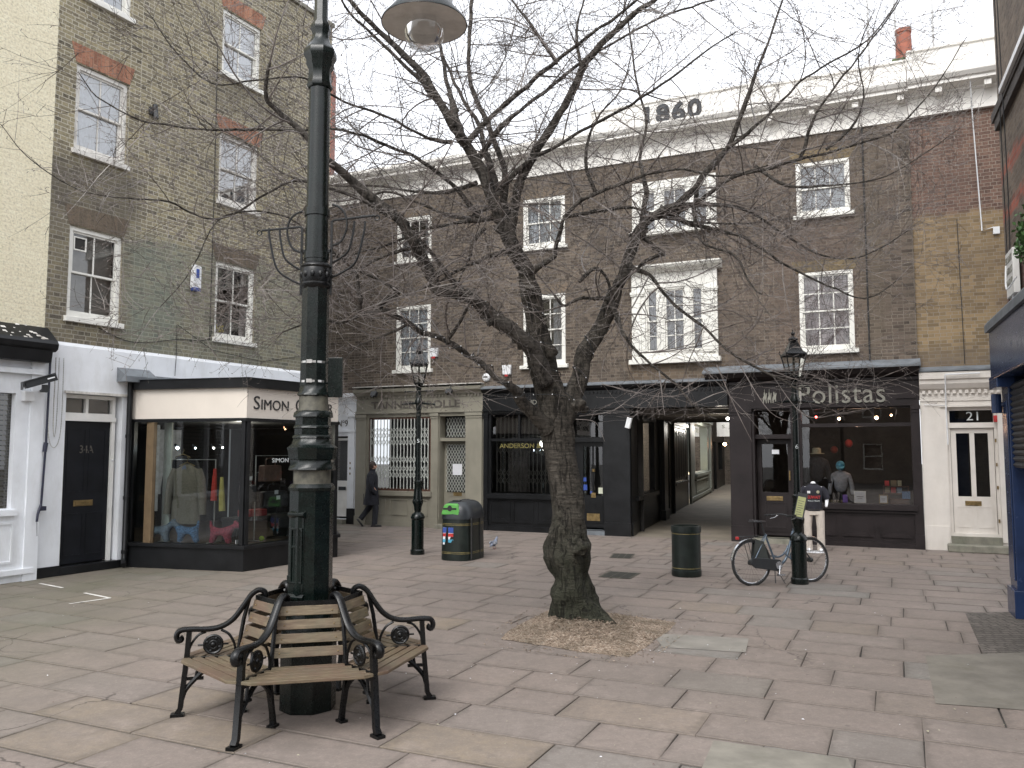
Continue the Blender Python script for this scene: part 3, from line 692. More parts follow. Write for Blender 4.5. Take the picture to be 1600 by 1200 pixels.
lp = C2 + d * .62; lettering('SIMON CARTER', .11, 'letter_white', shop, (lp.x, lp.y + .004, 1.86), .95, .001, (pi / 2, 0, ang))
# fabric display inside, each article a thing of its own
def rail(label, cx, cy, rot, w, h, z0=.43):
    t = thing('clothes_rail', label, 'clothes rail', FL @ fr(cx, cy, rot), (0, 0, 0), 'chrome rails in the bay shop window')
    m_ = MB(); m_.tube([(-w / 2, 0, z0), (-w / 2, 0, z0 + h), (w / 2, 0, z0 + h), (w / 2, 0, z0)], .013, 8); m_.tube([(-w / 2, -.2, z0 + .01), (-w / 2, .2, z0 + .01)], .014, 6); m_.tube([(w / 2, -.2, z0 + .01), (w / 2, .2, z0 + .01)], .014, 6)
    m_.build('rail_frame', 'steel', t); return t
FBAY = -76.7   # direction of the first bay facet
rail('chrome rail behind the left pane with the beige jacket on it', 2.16, -1.0, FBAY + 0, 1.0, 1.48)
rail('chrome rail behind the right pane among the dark bags', 3.3, -1.95, -2, 1.0, 1.55)
def jacket(label, cx, cy, rot, ztop, mat, scale=1., shirt='shirt_blue'):
    t = thing('jacket', label, 'jacket', FL @ fr(cx, cy, rot, ztop), (0, 0, 0), None)
    # body loft: (z, half width, half depth)
    prof = [(-.86, .245, .09), (-.6, .235, .085), (-.42, .215, .08), (-.25, .225, .085), (-.12, .235, .085), (-.06, .21, .07), (-.02, .12, .055), (.02, .07, .05)]
    vs = []; n = 20
    for z, a, b in prof:
        for j in range(n):
            an = 2 * pi * j / n; vs.append((a * scale * cos(an), b * scale * sin(an), z * scale))
    m_ = MB(); m_.add(vs, [(i * n + j, i * n + (j + 1) % n, (i + 1) * n + (j + 1) % n, (i + 1) * n + j) for i in range(len(prof) - 1) for j in range(n)])
    for s_ in (-1, 1): m_.tube([(s_ * .19 * scale, 0, -.06 * scale), (s_ * .25 * scale, -.01, -.2 * scale), (s_ * .29 * scale, -.02, -.45 * scale), (s_ * .305 * scale, -.03, -.72 * scale)], [.06 * scale, .066 * scale, .058 * scale, .052 * scale], 12)
    m_.build('cloth', mat, t)
    m_ = MB()
    for s_ in (-1, 1):
        m_.add([(0, -.098, -.42), (s_ * .03, -.10, -.36), (s_ * .10, -.094, -.12), (s_ * .085, -.09, -.07), (s_ * .045, -.075, .01), (s_ * .02, -.09, -.18)], [(0, 1, 2, 3, 4, 5)])
    m_.box(-.012, .012, -.107, -.098, -.5, -.475); m_.box(-.17, -.07, -.1, -.088, -.56, -.535); m_.box(.07, .17, -.1, -.088, -.56, -.535)
    m_.build('lapel', mat, t, smooth=False)
    m_ = MB(); m_.add([(0, -.088, -.38), (-.045, -.083, -.03), (0, -.07, .015), (.045, -.083, -.03)], [(0, 3, 2, 1)]); m_.build('shirt', shirt, t)
    m_ = MB(); m_.tube([(-.16, 0, .0), (0, 0, .06), (.16, 0, .0)], .01, 6); m_.tube([(0, 0, .06), (0, 0, .10), (.03, 0, .13), (0, 0, .15)], .005, 6); m_.build('hanger', 'brass', t)
    return t
M['tweed'] = paint('tweed', (.20, .175, .14), .95, .12, 40, .3); M['shirt_blue'] = paint('shirt_blue', (.15, .17, .24), .9, .1, 9, .1); M['dark_wool'] = paint('dark_wool', (.03, .03, .035), .95, .2, 30, .2); M['scarf_red'] = paint('scarf_red', (.45, .04, .03), .9, .1, 9, .1); M['scarf_yellow'] = paint('scarf_yellow', (.42, .36, .10), .9, .1, 9, .1)
jacket('beige tweed jacket over a blue shirt on the rail in the bay window', 2.06, -1.0, FBAY, 1.80, 'tweed', 1.2)
jacket('black coat hanging at the left of the beige jacket', 2.3, -.6, FBAY, 1.95, 'dark_wool', 1.2, 'dark_wool')
sc_ = MB(); sc_.tube([(2.25, -1.5, 1.75), (2.23, -1.51, 1.4), (2.22, -1.52, 1.18)], [.03, .05, .06], 8); tag(sc_.build('scarf', 'scarf_red', None), 'red scarf hanging at the right of the beige jacket', 'scarf').matrix_world = FL
sc_ = MB(); sc_.tube([(2.30, -1.62, 1.6), (2.29, -1.64, 1.3), (2.28, -1.67, 1.0)], [.03, .05, .06], 8); tag(sc_.build('scarf', 'scarf_yellow', None), 'yellow-green scarf hanging next to the red scarf', 'scarf').matrix_world = FL
def plush(label, mat, cx, cy, flip):
    t = thing('toy_dog', label, 'toy dog', FL @ fr(cx, cy, FBAY, .43) @ Matrix.Scale(1.15, 4) @ Matrix.Scale(-1, 4, (1, 0, 0)) if flip else FL @ fr(cx, cy, FBAY, .43) @ Matrix.Scale(1.15, 4), (0, 0, 0), 'terrier cushions along the bay window floor')
    N_ = [((-.12, 0, .2), .07, .055), ((.12, 0, .2), .065, .055), ((-.13, 0, .08), .055, .05), ((-.16, 0, .01), .05, .05), ((.13, 0, .08), .05, .05), ((.17, 0, .01), .05, .05), ((-.2, 0, .27), .05, .04), ((-.28, 0, .3), .045, .035), ((-.38, 0, .27), .03, .028), ((-.24, 0, .37), .03, .02), ((.17, 0, .28), .028, .02), ((.18, 0, .36), .018, .015)]
    skin('body', N_, [(0, 1), (0, 2), (2, 3), (1, 4), (4, 5), (0, 6), (6, 7), (7, 8), (7, 9), (1, 10), (10, 11)], mat, t, 0, 1); return t
M['plush_grey'] = paint('plush_grey', (.17, .21, .26), .9, .2, 30, .4); M['plush_blue'] = paint('plush_blue', (.10, .20, .36), .9, .4, 60, .4); M['plush_red'] = paint('plush_red', (.33, .05, .08), .9, .3, 40, .4)
plush('grey-blue terrier cushion, leftmost of the three in the bay window', 'plush_grey', 1.84, -.58, True)
plush('blue patterned terrier cushion in the middle of the bay window', 'plush_blue', 2.0, -1.15, False)
plush('red terrier cushion nearest the corner post of the bay window', 'plush_red', 2.14, -1.80, True)
def bag(label, cx, cy, z, w, h, mat, cat='bag', nm='leather_bag'):
    t = thing(nm, label, cat, FL @ fr(cx, cy, -2, z), (0, 0, 0)); m_ = MB(); m_.prism([(-w / 2, 0), (w / 2, 0), (w * .46, h), (-w * .46, h)], -.08, .08, 'y'); m_.build('body', mat, t, smooth=False, bev=.02)
    m_ = MB(); m_.tube(bez([(-w * .25, 0, h), (-w * .2, 0, h + .12), (w * .2, 0, h + .12), (w * .25, 0, h)], 4), .01, 6); m_.box(-w * .47, w * .47, -.085, -.078, h * .55, h * .6); m_.build('handle', mat, t); return t
M['leather_brown'] = paint('leather_brown', (.10, .05, .035), .5, .2, 9, .1); M['leather_black'] = paint('leather_black', (.02, .018, .02), .4, .2, 9, .1); M['box_red'] = paint('box_red', (.30, .03, .03), .5, .1, 9, .03)
bag('brown leather bag hanging from the rail behind the right pane', 3.2, -1.9, 1.5, .46, .3, 'leather_brown')
bag('black leather holdall under the brown bag in the window', 3.25, -1.95, 1.02, .6, .3, 'leather_black'); bag('dark bag at the left of the right pane near the corner post', 2.6, -1.95, 1.15, .3, .3, 'leather_black')
bag('small black bag on the window floor below the holdall', 3.5, -1.9, .62, .4, .28, 'leather_black')
b_ = MB(); b_.box(2.8, 3.3, -1.75, -1.5, .86, .98); tag(b_.build('gift_box', 'box_red', None, smooth=False, bev=.01), 'flat red box on the shelf behind the right pane', 'box').matrix_world = FL
b_ = MB(); b_.box(2.5, 3.9, -1.8, -1.4, .80, .86); b_.box(2.52, 2.57, -1.78, -1.42, .43, .8); b_.box(3.8, 3.85, -1.78, -1.42, .43, .8); tag(b_.build('display_shelf', 'shop_wall', None, smooth=False), 'low dark display shelf behind the right pane holding the red box', 'shelf').matrix_world = FL
tag(MB().ball((2.72, -2.2, .50), .05).build('tennis_ball', paint('felt_green', (.35, .5, .06), .9, .1, 20, .1), None), 'small yellow-green ball on the window floor behind the right pane', 'ball').matrix_world = FL
R = random.Random(2)
for k, (x, y, z, lb) in enumerate([(2.13, -2.18, .46, 'small white card on the floor by the corner post of the bay'), (2.33, -2.24, 1.55, 'small white tag high on the right pane by the corner post'), (3.05, -2.22, 1.18, 'white price tag on the black holdall'), (3.0, -2.22, 1.28, 'tall white tag above the price tag on the holdall'), (2.27, -2.2, .47, 'pinkish card on the floor right of the corner post')]):
    tag(MB().box(x, x + .09, y, y + .005, z, z + .07).build('price_card', 'paper', None, smooth=False), lb, 'card').matrix_world = FL
def spot(label, F, p, mat, r=.03, grp=None, nm='spotlight'):
    t = thing(nm, label, 'spotlight', F, p, grp)
    MB().ball(p, r, 10, 6).build('bulb', mat, t); m_ = MB(); m_.tube([(p[0], p[1] + .02, p[2] + .02), (p[0], p[1] + .07, p[2] + .07)], [r * 1.1, r * .8], 10); m_.build('fitting', 'plastic_black', t); return t
spot('cool white spotlight at the left behind the bay window', FL, (2.3, -.45, 2.12), 'bulb_cool', .026)
spot('small spotlight right of the cool one behind the bay window', FL, (2.45, -.75, 2.12), 'bulb_cool', .014)
spot('warm small spotlight behind the beige jacket', FL, (2.7, -.95, 2.12), 'bulb_white', .016); spot('warm tiny spotlight nearest the bay corner', FL, (2.78, -1.1, 2.13), 'bulb_white', .014)
ld = bpy.data.lights.new('shop_light', 'POINT'); ld.energy = 10; ld.shadow_soft_size = .12; ld.color = (1, .9, .78); lo = bpy.data.objects.new('shop_light', ld); COL.objects.link(lo); lo.location = FL @ V((3.2, -1.1, 2.35))

# ------------------------------------------------------------------ BACK: long brown terrace
ter = thing('brick_terrace', 'long dark brown brick terrace with white cornice and the date 1860', 'building', FB, (-9, 0, 0))
BH = [(-2.86, -1.74, 4.34, 6.14), (-2.86, -1.74, 7.44, 8.68), (1.08, 2.26, 4.30, 6.14), (1.08, 2.26, 7.42, 8.72), (4.38, 5.82, 4.45, 6.05), (4.30, 5.98, 7.47, 8.55), (7.98, 9.13, 4.34, 6.12), (7.98, 9.13, 7.46, 8.68), (-6.9, -5.8, 4.34, 6.14), (-6.9, -5.8, 7.44, 8.68)]
mb = MB(); wall(mb, -9, 10.37, 3.6, 9.4, BH, 0, .1); wall(mb, -9, -5.05, 0, 3.6, [], 0)
mb.box(9.72, 10.369, -.03, .3, 3.6, 9.36)
mb.quad((-9, 0, 0), (-9, 0, 9.4), (-9, 8, 9.4), (-9, 8, 0)); mb.quad((13.6, 8, 3.6), (-9, 8, 3.6), (-9, 8, 10.1), (13.6, 8, 10.1)); mb.quad((-9, .3, 10.0), (10.37, .3, 10.0), (10.37, 8, 10.0), (-9, 8, 10.0)); mb.quad((-9, .02, 9.4), (10.37, .02, 9.4), (10.37, .3, 10.0), (-9, .3, 10.0))
mb.build('wall', 'sooty_brick', ter, smooth=False)
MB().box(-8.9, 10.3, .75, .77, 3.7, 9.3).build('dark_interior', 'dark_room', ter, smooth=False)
def cornice(x0, x1, parent, dz=0., par=10.62, step=0., mod=None, name='cornice', mat='stucco'):
    m_ = MB(); z = 9.33 + dz
    m_.prism([(-.04 - step, z), (-.04 - step, z + .40), (-.10 - step, z + .43), (-.10 - step, z + .47), (-.20 - step, z + .49), (-.36 - step, z + .53), (-.36 - step, z + .60), (-.40 - step, z + .62), (-.45 - step, z + .70), (-.45 - step, z + .74), (-.05 - step, z + .80), (.3, z + .80), (.3, z)], x0, x1, 'x')
    if mod:
        x = mod
        while x < x1 - .1:
            m_.box(x, x + .13, -.30 - step, -.08 - step, z + .38, z + .495); x += .92
    m_.prism([(-.03 - step, z + .79), (-.03 - step, par - .05), (-.07 - step, par - .04), (-.07 - step, par), (.25, par), (.25, z + .79)], x0, x1, 'x')
    return m_.build(name, mat, parent, smooth=False)
cornice(-9, 3.0, ter, 0, 10.28); cornice(3.001, 7.1, ter, 0, 10.80); cornice(7.101, 10.37, ter, 0, 10.70, 0., 7.4)
MB().box(6.98, 7.2, -.06, .4, 10.1, 10.92).build('parapet_block', 'stucco', ter, smooth=False)
lettering('1860', .62, 'roof_date', ter, (4.32, -.045, 10.22), 1.42, .03, name='date_numerals', bold=.02, sp=1.15)
mb = MB(); mb.quad((-9, .3, 10.02), (3, .3, 10.02), (3, 4, 11.4), (-9, 4, 11.4)); mb.quad((-9, 8, 10.02), (-9, 4, 11.4), (3, 4, 11.4), (3, 8, 10.02)); mb.build('roof', 'slate', ter, smooth=False)
cur = [('net_curtain', .5, .5), ('grey_curtain', .3, .2), ('grey_curtain', .2, .3), ('net_curtain', .25, .75), None, None, ('warm_curtain', .62, .38), ('net_curtain', .55, .45), None, None]
for i in (0, 1, 2, 3, 6, 7, 8, 9):
    h = BH[i]; two = i in (0, 2, 6, 8)
    sash(ter, h[0] + .001, h[1] - .001, h[2] + .001, h[3] - .001, 3, 2 if two else 1, 2 if two else 1, .03, 'window_white', 'glass', curtain=cur[i], fw=.085 if i < 6 else .07, silly=-.10, sillh=.10, side=.08, seed=i + 20, mid=.5)
    arch(h[0] - .04, h[1] + .04, h[3] + .01, .27, '', rise=0, splay=.12).build('lintel', 'buff_arch' if i in (6, 7) else 'sooty_arch', ter, smooth=False)
# two-storey tripartite window surrounds
def tripart(x0, x1, z0, z1, h, hood):
    a, b, c, d = h
    m_ = MB(); y0 = -.06
    m_.box(x0, a, y0, .08, z0 + .08, z1); m_.box(b, x1, y0, .08, z0 + .08, z1); m_.box(a + .001, b - .001, y0 + .02, .08, d, z1 - .002); m_.box(a + .001, b - .001, y0 + .02, .08, z0 + .08, c)
    m_.box(x0 - .06, x1 + .06, -.16, .02, z0 - .03, z0 + .08)
    m_.box(x0 + .06, a - .10, y0 - .03, y0 + .001, z0 + .2, z1 - .55 if hood else z1 - .1); m_.box(b + .10, x1 - .06, y0 - .03, y0 + .001, z0 + .2, z1 - .55 if hood else z1 - .1)
    if hood:
        for p, q in ((x0, a - .04), (b + .04, x1)): m_.box(p - .03, q + .03, y0 - .06, y0 + .001, z1 - .5, z1 - .44); m_.box(p - .015, q + .015, y0 - .045, y0 + .001, z1 - .54, z1 - .5)
        m_.prism([(-.061, z1), (-.10, z1 + .01), (-.12, z1 + .05), (-.24, z1 + .09), (-.28, z1 + .15), (-.28, z1 + .18), (0, z1 + .24), (0, z1)], x0 - .12, x1 + .12, 'x')
    s = m_.build('window_surround', 'window_white', ter, smooth=False)
    w1, w2 = a + (b - a) * .27, b - (b - a) * .27
    for (p, q, cc_, rr_) in ((a, w1 - .05, 1, 2), (w1 + .05, w2 - .05, 2, 2), (w2 + .05, b, 1, 2)):
        sash(ter, p + .001, q - .001, c + .001, d - .001, cc_, rr_ if hood else 1, rr_ if hood else 1, .02, 'window_white', 'glass', sill=False, curtain=('grey_curtain', .5, .5), fw=.04, seed=int(p * 10))
    MB().box(w1 - .049, w1 + .049, -.03, .09, c, d).build('mullion', 'window_white', s, smooth=False); MB().box(w2 - .049, w2 + .049, -.03, .09, c, d).build('mullion', 'window_white', s, smooth=False)
tripart(4.04, 6.14, 4.22, 6.42, BH[4], True); tripart(4.08, 6.16, 7.41, 8.74, BH[5], False)
# chimney, low stack, aerials
chm = thing('chimney', 'terracotta chimney pot on a mossy brick stack above the right parapet', 'chimney', FB, (10.3, 1.3, 10))
MB().box(10.12, 10.58, .95, 1.6, 10, 10.98).build('stack', 'chimney_brick', chm, smooth=False); MB().box(10.09, 10.62, .92, 1.63, 10.98, 11.2).build('mossy_cap', paint('moss', (.07, .09, .04), .9, .4, 12, .8), chm, smooth=False, bev=.02)
MB().lathe([(.20, 11.18), (.185, 11.3), (.16, 11.86), (.18, 11.88), (.18, 11.97), (.13, 11.97)], 16, (10.36, 1.2)).build('chimney_pot', 'terracotta', chm)
lc = MB(); lc.box(-2.9, -2.1, .8, 1.4, 10, 10.62); tag(lc.build('chimney', 'chimney_brick', None, smooth=False), 'low brown brick chimney stack above the left roofline', 'chimney').matrix_world = FB
rr = MB(); rr.box(-6.42, -6.03, 27, 27.6, 8, 14.9); tag(rr.build('chimney', 'terracotta', None, smooth=False), 'tall narrow orange-red chimney seen just beside the big lamp post and house corner', 'chimney')
for k, (x, y, lb) in enumerate([(9.6, 1.5, 'pale aerial mast left of the chimney pot'), (10.2, 2.0, 'pale aerial mast directly beside the chimney pot'), (11.0, 1.5, 'pale aerial mast right of the chimney pot')]):
    m_ = MB(); m_.tube([(x, y, 10), (x, y, 17.5)], .028, 6)
    tag(m_.build('aerial_mast', 'steel', None), lb, 'mast', 'aerial masts on the roof').matrix_world = FB
# soil pipe / dark vertical joint right of the P windows
dp = MB(); dp.tube([(9.42, -.03, 3.95), (9.42, -.03, 9.3)], .02, 6); tag(dp.build('rain_cable', 'rubber', None), 'thin dark conduit running up the brick right of the curtained windows', 'conduit').matrix_world = FB

# ------------------------------------------------------------------ BACK RIGHT: number 21
n21 = thing('corner_house', 'house at right with yellow and brown brick above a cream ground floor numbered 21', 'house', FB, (10.37, 0, 0))
mb = MB(); mb.quad((10.37, .01, 3.7), (13.6, .01, 3.7), (13.6, .01, 9.4), (10.37, .01, 9.4)); mb.quad((13.6, .01, 0), (13.6, 8, 0), (13.6, 8, 10.1), (13.6, .01, 10.1)); mb.quad((10.37, .25, 10.0), (13.6, .25, 10.0), (13.6, 8, 10.0), (10.37, 8, 10.0))
mb.build('wall', 'corner_brick', n21, smooth=False)
cornice(10.371, 13.6, n21, 0.02, 10.86, .05, 10.9)
mb = MB(); wall(mb, 10.37, 13.6, 0, 3.12, [(10.86, 11.79, .14, 2.98), (12.06, 13.2, .95, 2.75)], -.05, .2)
mb.box(10.37, 13.6, -.07, .0, 3.12, 3.32); mb.prism([(-.075, 3.32), (-.10, 3.36), (-.14, 3.38), (-.2, 3.48), (-.2, 3.56), (-.24, 3.58), (-.24, 3.72), (-.01, 3.78), (-.01, 3.32)], 10.37, 13.6, 'x')
x = 10.42
while x < 13.5: mb.box(x, x + .06, -.125, -.07, 3.27, 3.345); x += .115
mb.box(11.98, 13.3, -.12, -.051, .86, .94); mb.box(11.79, 11.9, -.075, -.051, .2, 3.0)
mb.box(10.75, 11.95, -.085, -.051, 2.99, 3.03)
mb.box(10.37, 10.83, -.07, -.051, 0, .5)
mb.build('ground_floor_wall', 'cream_paint', n21, smooth=False)
mb = MB(); mb.prism([(-.26, 3.74), (-.26, 3.78), (0, 3.86), (0, 3.74)], 10.37, 13.6, 'x'); mb.build('lead_flashing', 'lead', n21, smooth=False)
mb = MB(); mb.frame(10.861, 11.789, .30, 2.979, .06, .02, .16); mb.box(10.861, 11.789, .01, .16, 2.55, 2.66)
df = mb.build('door_frame', 'cream_paint', n21, smooth=False)
mb = MB(); mb.box(10.93, 11.72, .07, .12, .36, 1.02); mb.frame(10.93, 11.72, 1.02, 2.54, .1, .07, .12); mb.box(11.28, 11.37, .07, .12, 1.1, 2.46); panel(mb, 10.99, 11.28, .48, .92, .07, .02, .008); panel(mb, 11.37, 11.66, .48, .92, .07, .02, .008)
dd = mb.build('door', 'cream_paint', n21, smooth=False)
MB().quad((11.0, .1, 1.1), (11.65, .1, 1.1), (11.65, .1, 2.46), (11.0, .1, 2.46)).build('pane', 'glass', dd, smooth=False); letterbox(dd, 11.3, .98, .07, .3)
for z in (2.25, 1.75, 1.28, .6): MB().box(11.735, 11.765, .0, .02, z, z + .07).build('bell_button', 'brass', df, smooth=False)
MB().quad((10.93, .1, 2.67), (11.72, .1, 2.67), (11.72, .1, 2.92), (10.93, .1, 2.92)).build('fanlight', 'glass', df, smooth=False)
lettering('21', .26, 'letter_white', n21, (11.23, .09, 2.71), .22, .002)
MB().box(10.8, 13.3, .6, .62, .1, 3.0).build('dark_interior', 'dark_room', n21, smooth=False)
MB().box(10.862, 11.788, -.1, .16, .14, .30).build('threshold', 'stone_step', n21, smooth=False); MB().box(10.78, 11.88, -.36, -.05, 0, .15).build('door_step', 'stone_step', n21, smooth=False, bev=.02)
mb = MB(); mb.frame(12.061, 13.199, .951, 2.749, .06, .0, .1); mb.box(12.6, 12.64, .0, .1, 1.0, 2.7); wq = mb.build('shop_window', 'cream_paint', n21, smooth=False); MB().quad((12.1, .05, 1), (13.15, .05, 1), (13.15, .05, 2.7), (12.1, .05, 2.7)).build('pane', 'glass', wq, smooth=False)
pb = MB(); pb.tube([(10.45, -.08, 3.05), (10.83, -.09, 3.03)], .008, 5); pb.tube([(10.86, -.30, 3.66), (10.86, -.14, 3.2), (10.86, -.09, 2.9), (10.87, -.09, 2.2)], .016, 6); pb.tube([(10.86, -.30, 3.66), (11.5, -.30, 3.67)], .016, 6)
tag(pb.build('conduit_pipe', 'plastic_white', None), 'thin white conduit bent down beside the cream door', 'pipe').matrix_world = FB
tag(MB().box(11.72, 11.79, -.10, -.06, 2.66, 2.80).build('alarm_bell', 'red', None, smooth=False, bev=.01), 'small red box at the top right corner of the cream door', 'alarm').matrix_world = FB
cbl = MB(); cbl.tube([(11.55, -.46, 10.1), (11.6, -.03, 9.2), (11.68, -.02, 6.7), (11.9, -.03, 6.75)], .013, 5); cbl.box(11.88, 12.0, -.06, 0, 6.6, 6.75); tag(cbl.build('conduit_pipe', 'plastic_white', None), 'white cable running down the brown brick from the cornice to a small box', 'cable').matrix_world = FB
cbl = MB(); cbl.tube([(11.25, -.015, 3.9), (11.22, -.015, 7.0)], .008, 5); tag(cbl.build('wall_cable', 'rubber', None), 'thin dark cable down the yellow brick', 'cable').matrix_world = FB
# ------------------------------------------------------------------ BACK: shopfronts of the terrace
def tri_panels(mb, x0, x1, z0, z1, y, n, t=.025):
    """stall-riser mouldings: flat lower line with raised triangles between the bays"""
    w = (x1 - x0) / n
    for i in range(n):
        a, b = x0 + i * w + .05, x0 + (i + 1) * w - .05
        panel(mb, a, b, z0 + .1, z1, y, t, .012)
        mb.prism([(a + .04, z0 + .1), (b - .04, z0 + .1), (b - .16, z0 + .2), (a + .16, z0 + .2)], y - .03, y - .01, 'y')
def dentils(mb, x0, x1, y, z, w=.05, p=.1, h=.06, d=.04):
    x = x0
    while x < x1: mb.box(x, x + w, y - d, y, z, z + h); x += p
def pil(mb, x0, x1, y, z1, cap=3.1, base=.25):
    mb.box(x0, x1, y - .05, y + .1, 0, z1); mb.box(x0 - .015, x1 + .015, y - .075, y - .0, 0, base)
    mb.box(x0 - .02, x1 + .02, y - .085, y - .0, cap - .08, cap); mb.box(x0 - .01, x1 + .01, y - .07, y, cap - .14, cap - .1)

# number 9, white doorway
s9 = thing('white_doorway', 'white painted doorway numbered No 9 at the left end of the terrace', 'doorway', FB, (-5.1, 0, 0))
mb = MB(); wall(mb, -5.05, -4.16, 0, 3.55, [(-4.98, -4.44, .14, 2.5)], -.04, .16); mb.box(-5.05, -4.16, -.08, -.041, 2.62, 2.68); mb.box(-4.42, -4.2, -.07, -.041, .45, 3.1); mb.box(-4.45, -4.165, -.1, -.041, 3.05, 3.12)
mb.prism([(-.04, 3.5), (-.12, 3.6), (-.18, 3.62), (-.18, 3.72), (0, 3.74), (0, 3.5)], -5.05, -4.16, 'x'); dentils(mb, -5.03, -4.18, -.041, 3.42, .04, .08, .05, .03)
mb.build('wall', 'white_render', s9, smooth=False)
MB().box(-4.43, -4.17, -.08, -.041, 0, .44).build('plinth', 'black_paint', s9, smooth=False)
d9 = MB(); d9.box(-4.98, -4.44, .05, .09, .2, 1.15); d9.frame(-4.98, -4.44, 1.15, 2.45, .07, .05, .09); d9 = d9.build('door', 'white_paint', s9, smooth=False)
MB().quad((-4.92, .08, 1.2), (-4.5, .08, 1.2), (-4.5, .08, 2.4), (-4.92, .08, 2.4)).build('pane', 'glass', d9, smooth=False); MB().box(-4.8, -4.55, .03, .05, .95, 1.05).build('letterbox', 'plastic_black', d9, smooth=False)
MB().box(-5.1, -4.2, .5, .52, 0, 3).build('dark_interior', 'dark_room', s9, smooth=False); MB().box(-5.05, -4.44, -.25, .05, 0, .13).build('door_step', 'stone_step', s9, smooth=False)
lettering('Nº9', .26, 'letter_taupe', s9, (-4.83, -.045, 2.78), .36, .003)
for z in (1.4, 1.55, 1.7): MB().box(-4.34, -4.31, -.085, -.07, z, z + .06).build('bell_button', 'brass', s9, smooth=False)

# olive shopfront
tk = thing('olive_shop', 'olive green shopfront lettered Tanner Krolle behind white folding gates', 'shop', FB, (-4.15, 0, 0))
mb = MB(); Y = -.04
wall(mb, -4.15, -.075, 0, 3.62, [(-3.72, -1.68, .97, 3.02), (-1.42, -.62, .1, 3.02)], Y, .12)
pil(mb, -4.13, -3.80, Y, 3.1); pil(mb, -1.66, -1.44, Y, 3.1); pil(mb, -.58, -.10, Y, 3.1)
mb.box(-4.15, -.075, Y - .07, Y, 3.12, 3.17); mb.box(-4.15, -.075, Y - .05, Y, 3.17, 3.2)
mb.prism([(Y, 3.62), (Y - .06, 3.62), (Y - .09, 3.68), (Y - .2, 3.72), (Y - .22, 3.80), (0, 3.86), (0, 3.6)], -4.15, -.075, 'x'); dentils(mb, -4.13, -.1, Y - .0, 3.55)
mb.box(-3.78, -1.62, Y - .1, Y, .84, .96)
for a, b in ((-3.62, -3.12), (-3.0, -2.4), (-2.28, -1.76)): panel(mb, a, b, .3, .74, Y, .03, .02)
mb.box(-4.15, -.075, Y - .03, Y, 0, .12)
mb.build('shopfront', 'olive_paint', tk, smooth=False)
mb = MB(); mb.box(-4.15, -.075, -.27, .0, 3.865, 3.885); mb.build('lead_flashing', 'flaky_white', tk, smooth=False)
mb = MB(); mb.frame(-3.719, -1.681, .971, 3.019, .06, Y + .03, Y + .1); mb.box(-3.66, -1.74, Y + .04, Y + .09, 1.0, 1.05); sw = mb.build('shop_window', 'leather_brown', tk, smooth=False)
MB().quad((-3.66, .0, 1.03), (-1.74, .0, 1.03), (-1.74, .0, 2.96), (-3.66, .0, 2.96)).build('pane', 'glass', sw, smooth=False)
dk = MB(); dk.frame(-1.419, -.621, .12, 2.33, .09, .25, .3); dk.box(-1.33, -.71, .25, .29, .2, .95); dk.box(-1.419, -.621, Y + .05, .3, 2.34, 2.43); panel(dk, -1.3, -.74, .3, .85, .25, .02, .008); dk = dk.build('door', 'olive_paint', tk, smooth=False)
mb = MB(); mb.quad((-1.34, .28, .95), (-.7, .28, .95), (-.7, .28, 2.25), (-1.34, .28, 2.25)); mb.quad((-1.4, .28, 2.43), (-.64, .28, 2.43), (-.64, .28, 3.0), (-1.4, .28, 3.0)); mb.build('pane', 'glass', dk, smooth=False)
for a, b, ct in ((-1.42, -1.42, 1), (-.62, -.62, 1)): pass
MB().box(-1.42, -.62, -.3, .3, 0, .1).build('door_step', 'stone_step', tk, smooth=False)
mb = MB(); mb.quad((-1.42, .08, .1), (-1.42, .3, .1), (-1.42, .3, 3.02), (-1.42, .08, 3.02)); mb.quad((-.62, .08, .1), (-.62, .08, 3.02), (-.62, .3, 3.02), (-.62, .3, .1)); mb.build('recess', 'olive_paint', tk, smooth=False)
MB().box(-4.1, -.1, 1.6, 1.62, 0, 3.3).build('dark_interior', 'dark_room', tk, smooth=False)
lettering('TANNER KROLLE', .27, 'letter_taupe', tk, (-3.64, Y - .012, 3.27), 2.86, .006, bold=.006)
letterbox(dk, -1.0, .9, .25, .26)
# folding gates
def gate(x0, x1, z0, z1, y, n, parent, mat, bands, dia=False, bar=.012):
    m_ = MB(); p = (x1 - x0) / n
    if not dia:
        for i in range(n + 1): m_.box(x0 + i * p - bar, x0 + i * p + bar, y - .006, y + .006, z0, z1)
        for (za, zb, k) in bands:
            h = (zb - za) / k
            for j in range(k):
                for i in range(n):
                    a, b = x0 + i * p, x0 + (i + 1) * p; z = za + j * h
                    m_.tube([(a, y - .012, z), (a + p * .5, y - .012, z + h / 2), (a, y - .012, z + h)], .0085, 4); m_.tube([(b, y - .012, z), (b - p * .5, y - .012, z + h / 2), (b, y - .012, z + h)], .0085, 4)
    else:
        h = p * 1.55; k = int((z1 - z0) / h)
        h = (z1 - z0) / k
        for j in range(k):
            for i in range(n):
                a, b = x0 + i * p, x0 + (i + 1) * p; z = z0 + j * h
                m_.tube([(a, y, z), (b, y, z + h)], .0075, 4); m_.tube([(b, y + .01, z), (a, y + .01, z + h)], .0075, 4)
    return m_.build('folding_gate', mat, parent, smooth=False)
gate(-3.64, -1.76, 1.03, 2.97, -.055, 17, tk, 'gate_white', [(1.32, 1.68, 2), (1.74, 1.94, 1), (2.22, 2.60, 2), (2.60, 2.72, 1)])
gate(-1.33, -.72, .97, 2.26, .2, 7, tk, 'gate_white', [], True); gate(-1.33, -.70, 2.45, 2.98, .2, 7, tk, 'gate_white', [], True)
